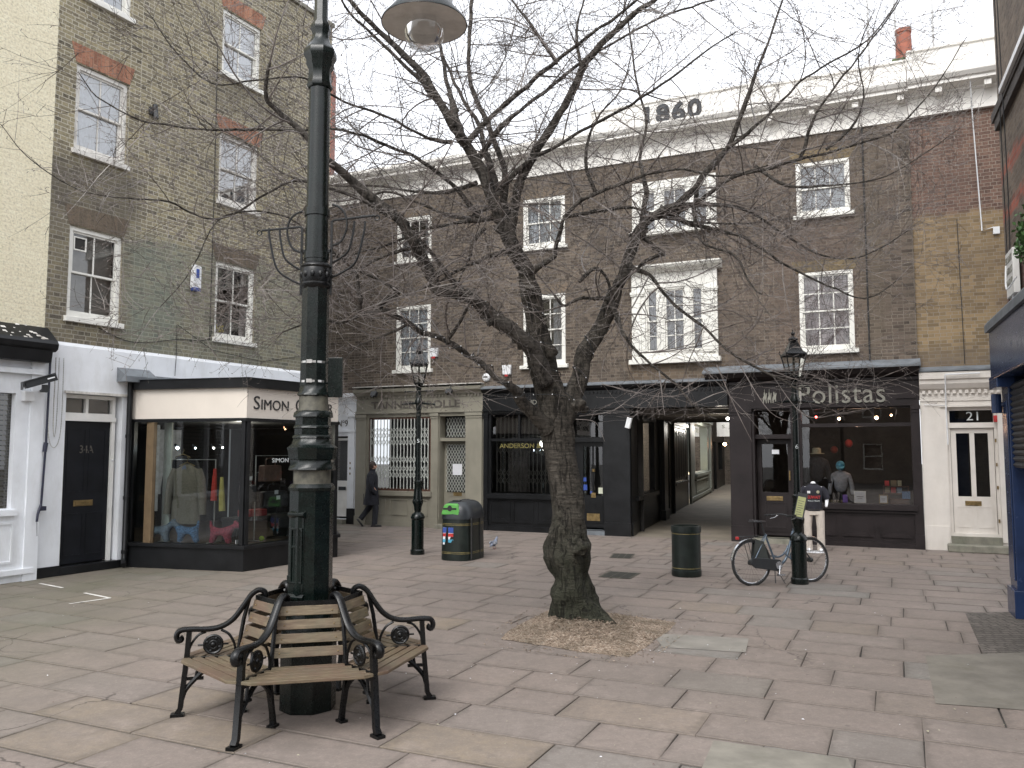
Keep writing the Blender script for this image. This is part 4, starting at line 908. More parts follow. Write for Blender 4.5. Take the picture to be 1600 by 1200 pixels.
tag(MB().box(-1.12, -.83, .175, .18, 1.42, 1.72).build('notice', 'paper', None, smooth=False), 'white paper notice on the diamond gate of the olive shop door', 'notice').matrix_world = FB
for k, x in enumerate((-3.35, -.95)):
    t = thing('floodlight', ['small grey floodlight over the left end of the olive fascia', 'small grey floodlight over the olive shop door'][k], 'floodlight', FB, (x, -.3, 3.7), 'floodlights over the olive fascia')
    m_ = MB(); m_.X = Matrix.Translation((x, -.36, 3.66)) @ Matrix.Rotation(radians(-35), 4, 'X'); m_.box(-.09, .09, -.05, .05, -.07, .07); m_.build('housing', 'plastic_black', t, smooth=False, bev=.01)
    m_ = MB(); m_.X = Matrix.Translation((x, -.36, 3.66)) @ Matrix.Rotation(radians(-35), 4, 'X'); m_.box(-.075, .075, -.05, .05, -.078, -.071); m_.build('lens', 'lamp_glass', t, smooth=False)
    m_ = MB(); m_.tube([(x, -.34, 3.7), (x, -.25, 3.84), (x, -.02, 3.9)], .012, 6); m_.build('bracket', 'plastic_black', t)
# alarm boxes on the terrace
def alarm(label, x, z, mat='plastic_white', r=False):
    t = thing('alarm_box', label, 'alarm box', FB, (x, 0, z)); m_ = MB()
    if r: m_.X = Matrix.Translation((x, 0, z)) @ Matrix.Rotation(pi / 2, 4, 'X'); m_.lathe([(.11, .0), (.11, .05), (.08, .08)], 16)
    else: m_.prism([(x - .11, z - .12), (x + .11, z - .12), (x + .13, z + .13), (x - .13, z + .13)], -.09, 0, 'y')
    m_.build('casing', mat, t, smooth=r, bev=0 if r else .01)
    m_ = MB(); m_.box(x - .05, x + .05, -.1, -.08, z - .17, z - .12) if not r else m_.box(x - .06, x + .06, -.09, -.08, z - .01, z + .03); m_.build('emblem', 'red' if not r else 'letter_taupe', t, smooth=False)
alarm('white alarm box with a red base right of the sash window over the olive shop', -1.6, 4.78); alarm('round white alarm bell above the black shop left of the trunk', -.0, 4.03, r=True)
alarm('white rounded alarm box above the black shop close to the trunk', .62, 4.2)

# black shop at the passage
an = thing('black_shop', 'glossy black shopfront with gold lettering, left of the passage and behind the tree', 'shop', FB, (-.06, 0, 0))
Y = -.05; mb = MB()
wall(mb, -.06, 3.97, 0, 3.55, [(.15, 1.98, .97, 3.03), (2.32, 3.26, .1, 3.0)], Y, .14)
pil(mb, 3.32, 3.96, Y, 3.12, 3.06, .32); pil(mb, -.05, .08, Y, 3.12, 3.06)
mb.box(.15, 1.98, Y + .02, Y + .1, 2.33, 2.40); mb.box(.93, .985, Y + .025, Y + .095, 2.4, 3.03); mb.box(.08, 2.05, Y - .09, Y, .84, .95); mb.box(.08, 3.3, Y - .05, Y, 3.06, 3.12)
tri_panels(mb, .1, 2.1, .12, .78, Y, 3); mb.box(-.06, 2.3, Y - .05, Y, 0, .13)
mb.box(-.06, 6.34, Y - .07, Y + .15, 3.12, 3.58); mb.box(-.06, 6.34, Y - .10, Y - .071, 3.12, 3.17); mb.prism([(Y - .07, 3.58), (Y - .16, 3.64), (Y - .2, 3.7), (0, 3.7), (0, 3.58)], -.06, 6.34, 'x'); dentils(mb, 0, 6.3, Y - .07, 3.5, .05, .1, .05, .03)
mb.quad((2.32, .09, .1), (2.32, .3, .1), (2.32, .3, 3.0), (2.32, .09, 3.0)); mb.quad((3.26, .09, .1), (3.26, .09, 3.0), (3.26, .3, 3.0), (3.26, .3, .1))
mb.build('shopfront', 'black_paint', an, smooth=False)
mb = MB(); mb.prism([(Y - .21, 3.7), (Y - .21, 3.73), (0, 3.8), (0, 3.7)], -.06, 6.34, 'x'); mb.build('lead_flashing', 'lead', an, smooth=False)
MB().quad((.15, .02, .97), (1.98, .02, .97), (1.98, .02, 3.03), (.15, .02, 3.03)).build('shop_window', 'glass', an, smooth=False)
dk = MB(); dk.frame(2.5, 3.26, .15, 2.3, .12, .25, .3); dk.box(2.6, 3.16, .25, .29, .25, .95); dk.box(2.32, 3.26, .1, .3, 2.3, 2.42); dk.box(2.86, 2.9, .26, .29, .95, 2.2); dk.box(2.32, 2.5, .25, .3, .1, 2.3); dk = dk.build('door', 'black_paint', an, smooth=False)
mb = MB(); mb.quad((2.6, .28, .95), (3.16, .28, .95), (3.16, .28, 2.2), (2.6, .28, 2.2)); mb.quad((2.4, .28, 2.42), (3.2, .28, 2.42), (3.2, .28, 2.98), (2.4, .28, 2.98)); mb.build('pane', 'glass', dk, smooth=False)
mb = MB(); mb.box(2.72, 3.06, .235, .25, .32, .5); mb.lathe([(.04, 1.55), (.04, 1.62)], 8, (2.9, .25)); mb.box(2.84, 2.96, .235, .25, .9, 1.02); mb.build('brass_plate', 'brass', dk, smooth=False)
for k, (x, z, w, h, m_) in enumerate(((2.62, 1.3, .08, .1, 'plastic_blue'), (2.62, 1.08, .1, .14, 'plastic_blue'), (2.8, 1.0, .1, .06, 'plastic_blue'), (3.02, 1.0, .2, .15, 'display_card'))):
    M.setdefault('display_card', paint('display_card', (.55, .57, .45), .6, .05, 9, .02))
    MB().box(x, x + w, .27, .275, z, z + h).build('sticker', m_, dk, smooth=False)
MB().box(2.2, 3.5, -.12, .3, 0, .1).build('door_step', 'lead', an, smooth=False)
MB().box(0, 3.9, 1.3, 1.32, 0, 3.3).build('dark_interior', 'dark_room', an, smooth=False)
gate(.2, 1.95, 1.0, 3.0, .22, 15, an, 'gate_dark', [(1.2, 1.6, 2), (2.0, 2.4, 2)]); curtain_mesh(.45, 1.0, 1.0, 2.3, .45).build('curtain', paint('brown_curtain', (.09, .08, .075), .9, .2, 8, .1), an)
lettering('ANDERSON & CO', .17, 'gold_leaf', an, (.38, .012, 2.15), 1.5, .001)
lettering('ANDERSON', .17, 'letter_grey', an, (1.1, Y - .08, 3.27), 1.0, .003)
t = thing('red_lamp', 'tiny red light at the top of the black shop doorway beside the trunk', 'lamp', FB, (2.42, 0, 2.88)); MB().ball((2.42, -.08, 2.88), .022, 8, 6).build('bulb', 'bulb_red', t); MB().box(2.38, 2.46, -.06, -.05, 2.84, 2.93).build('back_plate', 'plastic_black', t)
t = thing('wall_lamp', 'small white wall lamp on the black pilaster at the passage mouth', 'lamp', FB, (3.9, -.1, 2.95)); m_ = MB(); m_.X = Matrix.Translation((3.98, -.2, 2.78)) @ Matrix.Rotation(radians(15), 4, 'Y'); m_.box(-.06, .06, -.05, .05, -.16, .1); m_.build('shade', 'plastic_white', t, smooth=False, bev=.012); m_ = MB(); m_.tube([(3.98, -.2, 2.88), (3.97, -.15, 2.95), (3.95, -.04, 2.95)], .015, 6); m_.build('bracket', 'plastic_black', t)

# ------------------------------------------------------------------ passage
tag(MB().quad((3.3, 0, .0), (6.5, 0, .0), (4.2, 34, .0), (-.3, 34, .0)).build('passage_floor', 'york_plain' if 'york_plain' in M else M.setdefault('york_plain', paint('york_plain', (.19, .165, .13), .75, .12, 1.6, .3)), None, smooth=False), kind='structure').matrix_world = FB
bpy.data.objects['passage_floor'].location.z += .002
FA = FB @ fr(3.97, 0, 96.9)
pa = thing('passage_shops', 'row of black painted shopfronts lining the left side of the covered passage', 'shop', FA, (0, 0, 0))
mb = MB(); wall(mb, .0, 13, 0, 3.3, [(.9, 3.9, .95, 2.9), (5.9, 7.2, .05, 2.5), (8.6, 12.2, 1.0, 2.9)], 0, .14)
mb.box(5.0, 5.8, -.14, 0, 0, 3.1); mb.box(4.95, 5.85, -.17, 0, 0, .3); mb.box(.6, 4.3, -.08, 0, .82, .93); mb.box(8.4, 12.4, -.08, 0, .88, .97); mb.box(0, .5, -.03, 0, 0, .32); mb.box(7.9, 8.0, -.1, 0, 0, 3.1); mb.box(0, 13, -.06, 0, 2.98, 3.1)
mb.build('shopfront', 'black_paint', pa, smooth=False)
MB().quad((.9, .08, .95), (3.9, .08, .95), (3.9, .08, 2.9), (.9, .08, 2.9)).build('shop_window', 'glass', pa, smooth=False); MB().quad((5.9, .1, .05), (7.2, .1, .05), (7.2, .1, 2.5), (5.9, .1, 2.5)).build('glass_door', 'glass', pa, smooth=False)
mb = MB()
for k in range(5): a = 8.62 + k * .74; mb.box(a, a + .66, .02, .06, 1.02, 2.88); panel(mb, a + .1, a + .56, 1.1, 2.8, .02, .05, .015)
mb.build('window_shutters', paint('shutter_grey', (.06, .07, .075), .35, .1, 3, .03), pa, smooth=False)
MB().box(0, 12.9, .6, .62, 0, 3.2).build('dark_interior', 'dark_room', pa, smooth=False)
js = thing('jewellery_shop', 'pale green shopfront with a lit display window deep inside the passage', 'shop', FA, (13, 0, 0))
M['sage_paint'] = paint('sage_paint', (.25, .27, .24), .5, .05, 2, .05)
mb = MB(); wall(mb, 13.001, 23.4, 0, 5.2, [(15.5, 21.6, 1.15, 3.25)], -.02, .3); mb.box(15.2, 21.9, -.14, -.021, 1.0, 1.12); mb.box(15.3, 21.8, -.1, -.021, .82, .88); panel(mb, 15.6, 21.5, .3, .74, -.02, .06, .03); mb.box(13.01, 23.4, -.1, -.021, .1, .22); mb.box(13.01, 13.5, -.1, -.021, 0, 3.4); mb.box(22.7, 23.39, -.1, -.021, 0, 3.4); mb.box(13.01, 23.39, -.18, -.021, 3.4, 3.55)
mb.build('shopfront', 'sage_paint', js, smooth=False)
mb = MB(); mb.quad((15.5, .15, 1.15), (21.6, .15, 1.15), (21.6, .15, 3.25), (15.5, .15, 3.25)); mb.build('shop_window', 'glass', js, smooth=False)
MB().box(15, 22, .9, .92, 1, 3.4).build('display_back', 'sage_paint', js, smooth=False); MB().box(15.5, 21.6, .2, .9, 1.1, 1.2).build('display_floor', 'display_glow_warm', js, smooth=False)
mb = MB()
for k in range(6): mb.box(15.7 + k * 1.0, 16.2 + k * 1.0, .3, .36, 1.75, 2.3)
mb.build('display_cards', 'display_glow_pale', js, smooth=False); MB().box(15.5, 19.6, .55, .6, 1.22, 1.55).build('display_case', 'display_glow_warm', js, smooth=False)
lettering('HARRIS', .3, 'letter_grey', js, (16.6, .12, 2.92), 2.5, .003)
ds = thing('far_shop', 'dark doorway under a white sign at the far end of the passage', 'shop', FA, (23.4, 0, 0))
mb = MB(); wall(mb, 23.401, 34, 0, 6, [(25, 27, 0, 2.6), (28.5, 32, 1, 2.6)], -.05, .3); mb.build('shopfront', 'black_paint', ds, smooth=False); MB().box(23.5, 33.9, .4, .45, 0, 5.9).build('dark_interior', 'dark_room', ds, smooth=False)
FE = FB @ fr(.6, 24.2, 0)
hg = thing('hanging_sign', 'white sign board lettered S. J. Harris above the dark doorway far down the passage', 'sign', FE, (.75, 0, 2.85))
MB().box(.75, 3.4, -.05, .05, 2.85, 3.75).build('board', 'white_paint', hg, smooth=False)
lettering('S. J. HARRIS', .24, 'letter_grey', hg, (1.0, -.06, 3.28), 1.9, .004)
pr = thing('passage_block', 'plain dark walled building on the right side of the passage', 'building', FB, (6.36, 0, 0))
mb = MB(); mb.quad((6.36, .02, 0), (2.6, 34, 0), (2.6, 34, 7), (6.36, .02, 3.6)); mb.quad((-2, 34, 0), (4.5, 34, 0), (4.5, 34, 8), (-2, 34, 8)); mb.build('wall', 'sooty_brick', pr, smooth=False)
mb = MB(); mb.quad((3.2, .1, 3.08), (6.4, .1, 3.08), (6.0, 8, 3.2), (2.6, 8, 3.2)); 
for k in range(5): mb.box(2.9, 6.3, .7 + k * 1.5, .85 + k * 1.5, 2.98, 3.09)
mb.build('ceiling', paint('passage_ceiling', (.10, .09, .08), .8, .1, 2, .1), pr, smooth=False)
MB().box(2.2, 4.2, 8.02, 13, 3.35, 7).build('upper_storey', 'sooty_brick', pr, smooth=False)
spot('bare bulb hanging by the right wall of the passage', FB, (6.15, .9, 2.86), 'bulb_white', .035, nm='hanging_bulb'); spot('orange glow above the far dark doorway of the passage', FE, (1.1, .2, 2.45), 'bulb_warm', .09, nm='far_lamp')
ld = bpy.data.lights.new('passage_light', 'POINT'); ld.energy = 9; ld.shadow_soft_size = .1; ld.color = (1, .9, .75); lo = bpy.data.objects.new('passage_light', ld); COL.objects.link(lo); lo.location = FB @ V((5.9, 1.2, 2.8))
ld = bpy.data.lights.new('shopfront_fill_light', 'POINT'); ld.energy = 45; ld.shadow_soft_size = .2; ld.color = (1, .95, .85); lo = bpy.data.objects.new('shopfront_fill_light', ld); COL.objects.link(lo); lo.location = FA @ V((18.5, -.9, 3.1))  # added lamp outside the window, without a fitting, brightens the pale shopfront

# ------------------------------------------------------------------ dark brown polo shop
po = thing('polo_shop', 'dark brown shopfront lettered Polistas, right of the passage', 'shop', FB, (6.36, 0, 0))
Y = -.06; mb = MB(); X1 = 10.36
wall(mb, 6.36, X1, 0, 3.85, [(6.92, 7.72, .1, 3.0), (7.95, 10.18, .92, 3.0)], Y, .14)
pil(mb, 6.38, 6.86, Y, 3.1, 3.04, .36); pil(mb, 7.745, 7.90, Y, 3.1, 3.04, .3); pil(mb, 10.2, 10.35, Y, 3.1, 3.04, .3)
mb.box(7.95, 10.18, Y + .02, Y + .1, 2.60, 2.68); mb.box(7.9, 10.25, Y - .10, Y, .80, .91); mb.box(7.9, 10.25, Y - .06, Y, .74, .78)
mb.box(8.68, 8.72, Y + .03, Y + .09, 2.68, 3.0); mb.box(9.42, 9.46, Y + .03, Y + .09, 2.68, 3.0)
tri_panels(mb, 7.92, 10.22, .12, .7, Y, 3); mb.box(7.9, X1, Y - .05, Y, 0, .12)
mb.box(6.36, X1, Y - .09, Y, 3.04, 3.08); mb.box(6.36, X1, Y - .06, Y - .0, 3.60, 3.66); mb.box(9.9, 10.3, Y - .03, Y, 3.2, 3.56)
mb.prism([(Y, 3.66), (Y - .12, 3.72), (Y - .2, 3.76), (Y - .26, 3.86), (0, 3.86), (0, 3.66)], 5.85, X1 + .02, 'x')
mb.quad((6.92, .08, .1), (6.92, .3, .1), (6.92, .3, 3), (6.92, .08, 3)); mb.quad((7.72, .08, .1), (7.72, .08, 3), (7.72, .3, 3), (7.72, .3, .1)); mb.quad((6.36, Y, 0), (6.36, Y, 3.6), (6.36, .9, 3.6), (6.36, .9, 0))
mb.build('shopfront', 'brown_paint', po, smooth=False)
mb = MB(); mb.prism([(-.42, 3.86), (-.42, 3.90), (0, 4.06), (0, 3.86)], 5.82, X1 + .05, 'x'); mb.build('lead_roof', 'lead', po, smooth=False)
MB().quad((7.95, .02, .92), (10.18, .02, .92), (10.18, .02, 3.0), (7.95, .02, 3.0)).build('shop_window', 'glass', po, smooth=False)
dk = MB(); dk.frame(6.93, 7.71, .14, 2.33, .1, .24, .3); dk.box(7.03, 7.61, .24, .29, .2, 1.12); dk.box(6.92, 7.72, .05, .3, 2.35, 2.45); panel(dk, 7.08, 7.56, .3, .9, .24, .03, .015); dk = dk.build('door', 'brown_paint', po, smooth=False)
mb = MB(); mb.quad((7.03, .28, 1.1), (7.61, .28, 1.1), (7.61, .28, 2.23), (7.03, .28, 2.23)); mb.quad((6.95, .28, 2.45), (7.7, .28, 2.45), (7.7, .28, 2.98), (6.95, .28, 2.98)); mb.build('pane', 'glass', dk, smooth=False)
letterbox(dk, 7.3, .98, .24, .36); mb = MB(); mb.box(7.63, 7.66, .2, .24, 1.4, 1.62); mb.build('handle', 'brass', dk, smooth=False); MB().box(7.26, 7.42, .24, .245, 2.0, 2.1).build('hanging_card', 'paper', dk, smooth=False)
MB().box(6.86, 7.78, -.28, .25, 0, .1).build('door_step', 'stone_step', po, smooth=False)
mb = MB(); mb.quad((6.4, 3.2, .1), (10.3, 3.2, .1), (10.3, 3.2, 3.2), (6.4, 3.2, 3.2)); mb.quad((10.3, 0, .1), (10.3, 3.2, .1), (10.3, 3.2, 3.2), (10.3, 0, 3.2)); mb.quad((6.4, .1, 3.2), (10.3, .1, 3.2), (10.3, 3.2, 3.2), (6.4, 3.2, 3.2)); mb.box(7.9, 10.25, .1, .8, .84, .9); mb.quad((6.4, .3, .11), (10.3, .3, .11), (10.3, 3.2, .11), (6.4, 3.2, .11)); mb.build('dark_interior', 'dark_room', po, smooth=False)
lettering('Polistas', .62, 'letter_grey', po, (7.88, Y - .02, 3.13), 1.78, .012, sp=1.05)
# polo players emblem: three riders in silhouette
em = MB(); 
for k in range(3):
    x = 7.17 + k * .105; em.prism([(x - .03, 3.16), (x - .015, 3.16), (x - .005, 3.24), (x + .02, 3.24), (x + .03, 3.16), (x + .045, 3.16), (x + .045, 3.28), (x + .06, 3.38), (x + .04, 3.40), (x + .02, 3.33), (x - .02, 3.32), (x - .04, 3.26)], Y - .03, Y - .01, 'y')
    em.prism([(x - .01, 3.32), (x + .02, 3.32), (x + .018, 3.39), (x - .005, 3.42), (x - .014, 3.38)], Y - .034, Y - .012, 'y'); em.box(x + .0, x + .008, Y - .03, Y - .015, 3.38, 3.48 if k < 2 else 3.42)
em.build('riders_emblem', 'letter_grey', po, smooth=False)
for k, (x, y, z, r, m_, lb) in enumerate([(8.22, .6, 2.85, .026, 'bulb_red', 'small red spotlight at the left of the polo shop window'), (8.72, .5, 2.80, .03, 'bulb_warm', 'second spotlight from the left in the polo shop window'), (9.5, .5, 2.81, .036, 'bulb_warm', 'brightest warm spotlight right of centre in the polo shop window'), (9.8, .7, 2.87, .02, 'bulb_warm', 'small warm spotlight at the right of the polo shop window')]):
    spot(lb, FB, (x, y, z), m_, r, 'spotlights in the polo shop window')
ld = bpy.data.lights.new('polo_light', 'POINT'); ld.energy = 5; ld.shadow_soft_size = .1; ld.color = (1, .6, .4); lo = bpy.data.objects.new('polo_light', ld); COL.objects.link(lo); lo.location = FB @ V((9.1, .8, 2.6))
# dressed busts, hats and goods in the window
M['linen_grey'] = paint('linen_grey', (.33, .34, .37), .9, .15, 12, .2); M['cap_blue'] = paint('cap_blue', (.08, .33, .48), .8, .2, 12, .1); M['straw'] = paint('straw', (.36, .34, .24), .9, .1, 40, .3); M['khaki'] = paint('khaki', (.22, .18, .12), .9, .1, 12, .1)
def bust(label, x, y, z, mat, hat, hatmat, s=1.):
    t = thing('dress_form', label, 'dress form', FB @ fr(x, y, 0, z), (0, 0, 0))
    skin('shirt', [((0, 0, 0), .16 * s, .10 * s), ((0, 0, .22 * s), .155 * s, .1 * s), ((0, 0, .42 * s), .15 * s, .10 * s), ((0, 0, .52 * s), .05 * s, .05 * s), ((-.17 * s, 0, .40 * s), .07 * s, .06 * s), ((.17 * s, 0, .40 * s), .07 * s, .06 * s), ((-.23 * s, 0, .18 * s), .05 * s, .05 * s), ((.23 * s, 0, .18 * s), .05 * s, .05 * s), ((-.24 * s, -.02, -.04), .045 * s, .045 * s), ((.24 * s, -.02, -.04), .045 * s, .045 * s)], [(0, 1), (1, 2), (2, 3), (2, 4), (2, 5), (4, 6), (5, 7), (6, 8), (7, 9)], mat, t, 0, 1)
    m_ = MB(); zz = .56 * s
    if hat == 'cap': m_.ball((0, 0, zz + .06), .10, 12, 8, 1, 1.1, 1.1); m_.add([(-.09, -.08, zz + .05), (.09, -.08, zz + .05), (.07, -.2, zz + .0), (-.07, -.2, zz + .0)], [(0, 1, 2, 3)])
    else: m_.lathe([(.17, zz), (.17, zz + .01), (.10, zz + .02), (.095, zz + .12), (.06, zz + .14)], 16)
    m_.build('hat', hatmat, t); m_ = MB(); m_.lathe([(.14, -z + .92), (.02, -z + .94), (.02, .1)], 12); m_.build('stand', 'plastic_black', t); return t
bust('dress form in a pale grey shirt and bright blue cap in the polo shop window', 8.72, .42, 1.12, 'linen_grey', 'cap', 'cap_blue', 1.0)
bust('dress form in a dark shirt under a pale trilby hat in the polo shop window', 8.22, .42, 1.36, 'dark_wool', 'hat', 'straw', 1.15)
def small(nm, label, cat, m_, mat, F=FB, bev=.004): return setattr(tag(m_.build(nm, mat, None, smooth=False, bev=bev), label, cat), 'matrix_world', F)
def framed(label, x0, x1, z0, z1, y, mat='white_paint'):
    t = thing('picture_frame', label, 'frame', FB, (x0, y, z0)); m_ = MB(); m_.frame(x0, x1, z0, z1, .02, y - .01, y + .012); m_.build('frame', mat, t, smooth=False); MB().box(x0 + .018, x1 - .018, y, y + .006, z0 + .018, z1 - .018).build('card', 'paper', t, smooth=False); m_ = MB(); m_.box(x0 + .05, x1 - .05, y - .003, y, z0 + (z1 - z0) * .5, z0 + (z1 - z0) * .55); m_.box(x0 + .07, x1 - .07, y - .003, y, z0 + (z1 - z0) * .35, z0 + (z1 - z0) * .38); m_.build('printing', 'letter_taupe', t, smooth=False)
framed('white framed card standing in the middle of the polo shop window', 9.0, 9.24, .93, 1.19, .12); framed('brown framed card beside the leather case in the polo shop window', 9.5, 9.68, .93, 1.12, .12, 'brass')
small('leather_case', 'brown leather case lying at the right of the polo shop window', 'case', MB().box(9.72, 10.1, .15, .4, .91, 1.03), 'leather_brown')
for k, (x, z, w, h, m_, lb) in enumerate([(9.62, 1.15, .1, .13, 'khaki', 'tan box at the left of the lower row of goods'), (9.74, 1.15, .1, .14, 'box_red', 'brown-red box second in the lower row of goods'), (9.86, 1.15, .1, .12, 'plush_grey', 'grey tin third in the lower row of goods'), (9.62, 1.30, .09, .11, 'red', 'bright red box on the upper row of goods'), (9.74, 1.30, .12, .12, 'khaki', 'tan box in the middle of the upper row of goods'), (9.88, 1.30, .08, .12, 'straw', 'pale box at the right of the upper row of goods')]):
    small('goods_box', lb + ' in the polo shop window', 'box', MB().box(x, x + w, .45, .55, z, z + h), m_)
m_ = MB(); m_.box(9.58, 10.1, .42, .6, 1.12, 1.145); m_.box(9.58, 10.1, .42, .6, 1.275, 1.297); m_.box(9.58, 9.6, .42, .6, .9, 1.3); m_.box(10.08, 10.1, .42, .6, .9, 1.3); small('display_shelf', 'little shelf unit holding boxes in the polo shop window', 'shelf', m_, 'leather_brown')
small('book', 'small blue picture book leaning at the right end of the polo shop window', 'book', MB().box(9.96, 10.12, .1, .13, 1.04, 1.2), 'plush_blue'); small('purple_box', 'small purple box by the pale grey dress form', 'box', MB().box(8.76, 8.86, .18, .28, .93, 1.1), paint('purple', (.25, .14, .5), .6, .1, 9, .02))
m_ = MB()
for k in range(6): m_.ball((8.46 + k * .07, .22, .95), .035, 8, 5)
small('polo_balls', 'row of brown polo balls along the polo shop window sill', 'balls', m_, 'khaki')
m_ = MB(); m_.ball((8.85, 1.6, 2.25), .09, 12, 8, 1, 1, 1.1); tag(m_.build('cap', paint('cap_red', (.26, .03, .03), .8, .1, 9, .1), None), 'red cap hanging at the back of the polo shop', 'cap').matrix_world = FB
m_ = MB(); m_.ball((8.5, 1.9, 2.1), .09, 12, 8); tag(m_.build('cap', paint('cap_orange', (.2, .04, .03), .8, .1, 9, .1), None), 'small orange-red cap left of the red cap at the back of the polo shop', 'cap').matrix_world = FB

# ------------------------------------------------------------------ RIGHT EDGE: navy shop
nv = thing('navy_shop', 'brick building with navy blue shopfront at the right edge', 'building', FR_, (0, 0, 0))
mb = MB(); wall(mb, .03, 7, 3.3, 15, [(2.6, 3.8, 4.2, 5.9)], .05, .14); mb.quad((.03, .05, 3.3), (.03, .05, 15), (.03, 8, 15), (.03, 8, 3.3)); mb.quad((7, .05, 0), (7, 8, 0), (7, 8, 15), (7, .05, 15)); mb.quad((.03, .3, 0), (.03, .3, 3.3), (.03, 8, 3.3), (.03, 8, 0)); mb.quad((.03, .05, 15), (7, .05, 15), (7, 8, 15), (.03, 8, 15)); mb.build('wall', 'street_brick', nv, smooth=False)
mb = MB(); mb.box(0, .46, -.06, .5, 0, 3.0); mb.box(-.03, .5, -.1, .5, 0, .34); mb.box(0.02, 7, -.18, .2, 2.98, 3.62); mb.box(.46, 7, .1, .2, 0, 3.0); mb.box(.0, .6, -.2, 0, 2.86, 2.98); mb.box(-.01, 7, -.20, -.18, 2.98, 3.02)
mb.tube([(.1, -.14, 2.55), (.1, -.14, 2.8)], .06, 12); mb.tube([(.1, -.1, 2.66), (.12, .0, 2.66)], .03, 6)
mb.box(.05, .41, -.075, -.06, .45, 2.7)
mb.build('shopfront', 'navy_paint', nv, smooth=False, bev=.008)
mb = MB(); mb.prism([(-.22, 3.62), (-.22, 3.72), (-.19, 3.76), (.05, 3.84), (.05, 3.62)], -.04, 7, 'x'); mb.build('lead_flashing', 'lead', nv, smooth=False)
sh = MB()
for k in range(14): sh.prism([(-.02, 2.9 - k * .075), (-.05, 2.865 - k * .075), (-.02, 2.83 - k * .075), (.08, 2.83 - k * .075), (.08, 2.9 - k * .075)], .5, 7, 'x')
sh.build('roller_shutter', 'plastic_black', nv, smooth=False)
mb = MB(); mb.box(0.1, 7, -.01, .05, 6.30, 6.44); mb.prism([(-.03, 6.44), (-.03, 6.56), (.05, 6.66), (.05, 6.44)], 0, 7, 'x'); mb.build('eaves_board', paint('old_timber', (.05, .04, .035), .7, .2, 6, .3), nv, smooth=False)
mb = MB(); mb.prism([(-.07, 6.50), (-.07, 6.57), (-.031, 6.57), (-.031, 6.50)], .9, 6.8, 'x'); mb.build('gutter_strip', 'plastic_white', nv, smooth=False)
sash(nv, 2.601, 3.799, 4.201, 5.899, 3, 2, 2, .14, 'window_white', 'glass', curtain=('grey_curtain', .4, .3), silly=-.02)
MB().box(.2, 6.8, .7, .72, 3.4, 6.2).build('dark_interior', 'dark_room', nv, smooth=False)
sg = thing('wall_sign', 'white square sign with grey lettering on the brick above the navy fascia', 'sign', FR_, (.7, -.04, 3.9))
MB().box(.66, 1.14, -.05, .02, 3.95, 4.5).build('board', 'white_paint', sg, smooth=False, bev=.005)
for k, s_ in enumerate(('SECURITY', 'PATROLS', '24 HOUR')): lettering(s_, .12, 'letter_grey', sg, (.70, -.054, 4.36 - k * .14), .40, .002)
m_ = MB(); m_.tube([(.9, -.02, 3.7), (.9, -.02, 3.96)], .015, 6); m_.tube(bez([(1.0, -.1, 4.3), (1.1, -.12, 4.0), (1.3, -.05, 4.1)], 4), .01, 5); m_.build('cable', 'plastic_white', sg)
iv = thing('ivy', 'green ivy spilling round the brick wall near the right edge', 'ivy', FR_, (1.7, 0, 4.4))
def leafcloud(R, n, c, s, sz):
    m_ = MB()
    for _ in range(n):
        p = V((c[0] + R.gauss(0, s[0]), c[1] + R.gauss(0, s[1]), c[2] + R.gauss(0, s[2]))); a = V((R.gauss(0, 1), R.gauss(0, 1), R.gauss(0, 1))).normalized(); b = a.orthogonal().normalized(); w = sz * R.uniform(.6, 1.3)
        m_.quad(p - a * w, p + b * w * .6, p + a * w, p - b * w * .6)
    return m_
M['leaf'] = paint('leaf', (.045, .10, .025), .5, .4, 12, .1); leafcloud(random.Random(4), 300, (1.85, -.04, 4.42), (.09, .04, .12), .03).build('foliage', 'leaf', iv, smooth=False)
m_ = MB(); m_.tube(bez([(1.95, .02, 4.35), (1.9, .02, 4.6), (1.85, .02, 4.95)], 4), .012, 5); m_.build('stem', 'leather_brown', iv)
m_ = MB(); m_.tube([(.62, -.02, 3.9), (.6, -.02, 9)], .007, 5); m_.tube(bez([(.75, -.03, 4.1), (.95, -.03, 5.2), (.8, -.03, 8.5)], 5), .007, 5); tag(m_.build('wall_cable', 'rubber', None), 'thin black cables running up the brick wall at the right edge', 'cable').matrix_world = FR_

# buildings on the near side of the yard, behind the photographer (seen only in reflections)
bb = thing('yard_building', 'brick building closing the near side of the yard', 'building', fr(0, -17, 0), (0, 0, 0))
mb = MB(); hs_ = []
for i in range(7):
    for z in (.9, 4.3, 6.9): hs_.append((-11.5 + i * 3.4, -10.2 + i * 3.4, z, z + 1.7))
mb.X = Matrix.Rotation(pi, 4, 'Z'); wall(mb, -14, 14, 0, 8.9, hs_, 0, .15); mb.X = None; mb.box(-14, 14, -6, -.3, 0, 8.8); mb.build('wall', 'street_brick', bb, smooth=False)
mb = MB(); mb.X = Matrix.Rotation(pi, 4, 'Z')
for h in hs_: mb.frame(h[0], h[1], h[2], h[3], .07, .05, .12); mb.box(h[0], h[1], .05, .1, (h[2] + h[3]) / 2 - .02, (h[2] + h[3]) / 2 + .02)
mb.build('window_frames', 'window_white', bb, smooth=False)
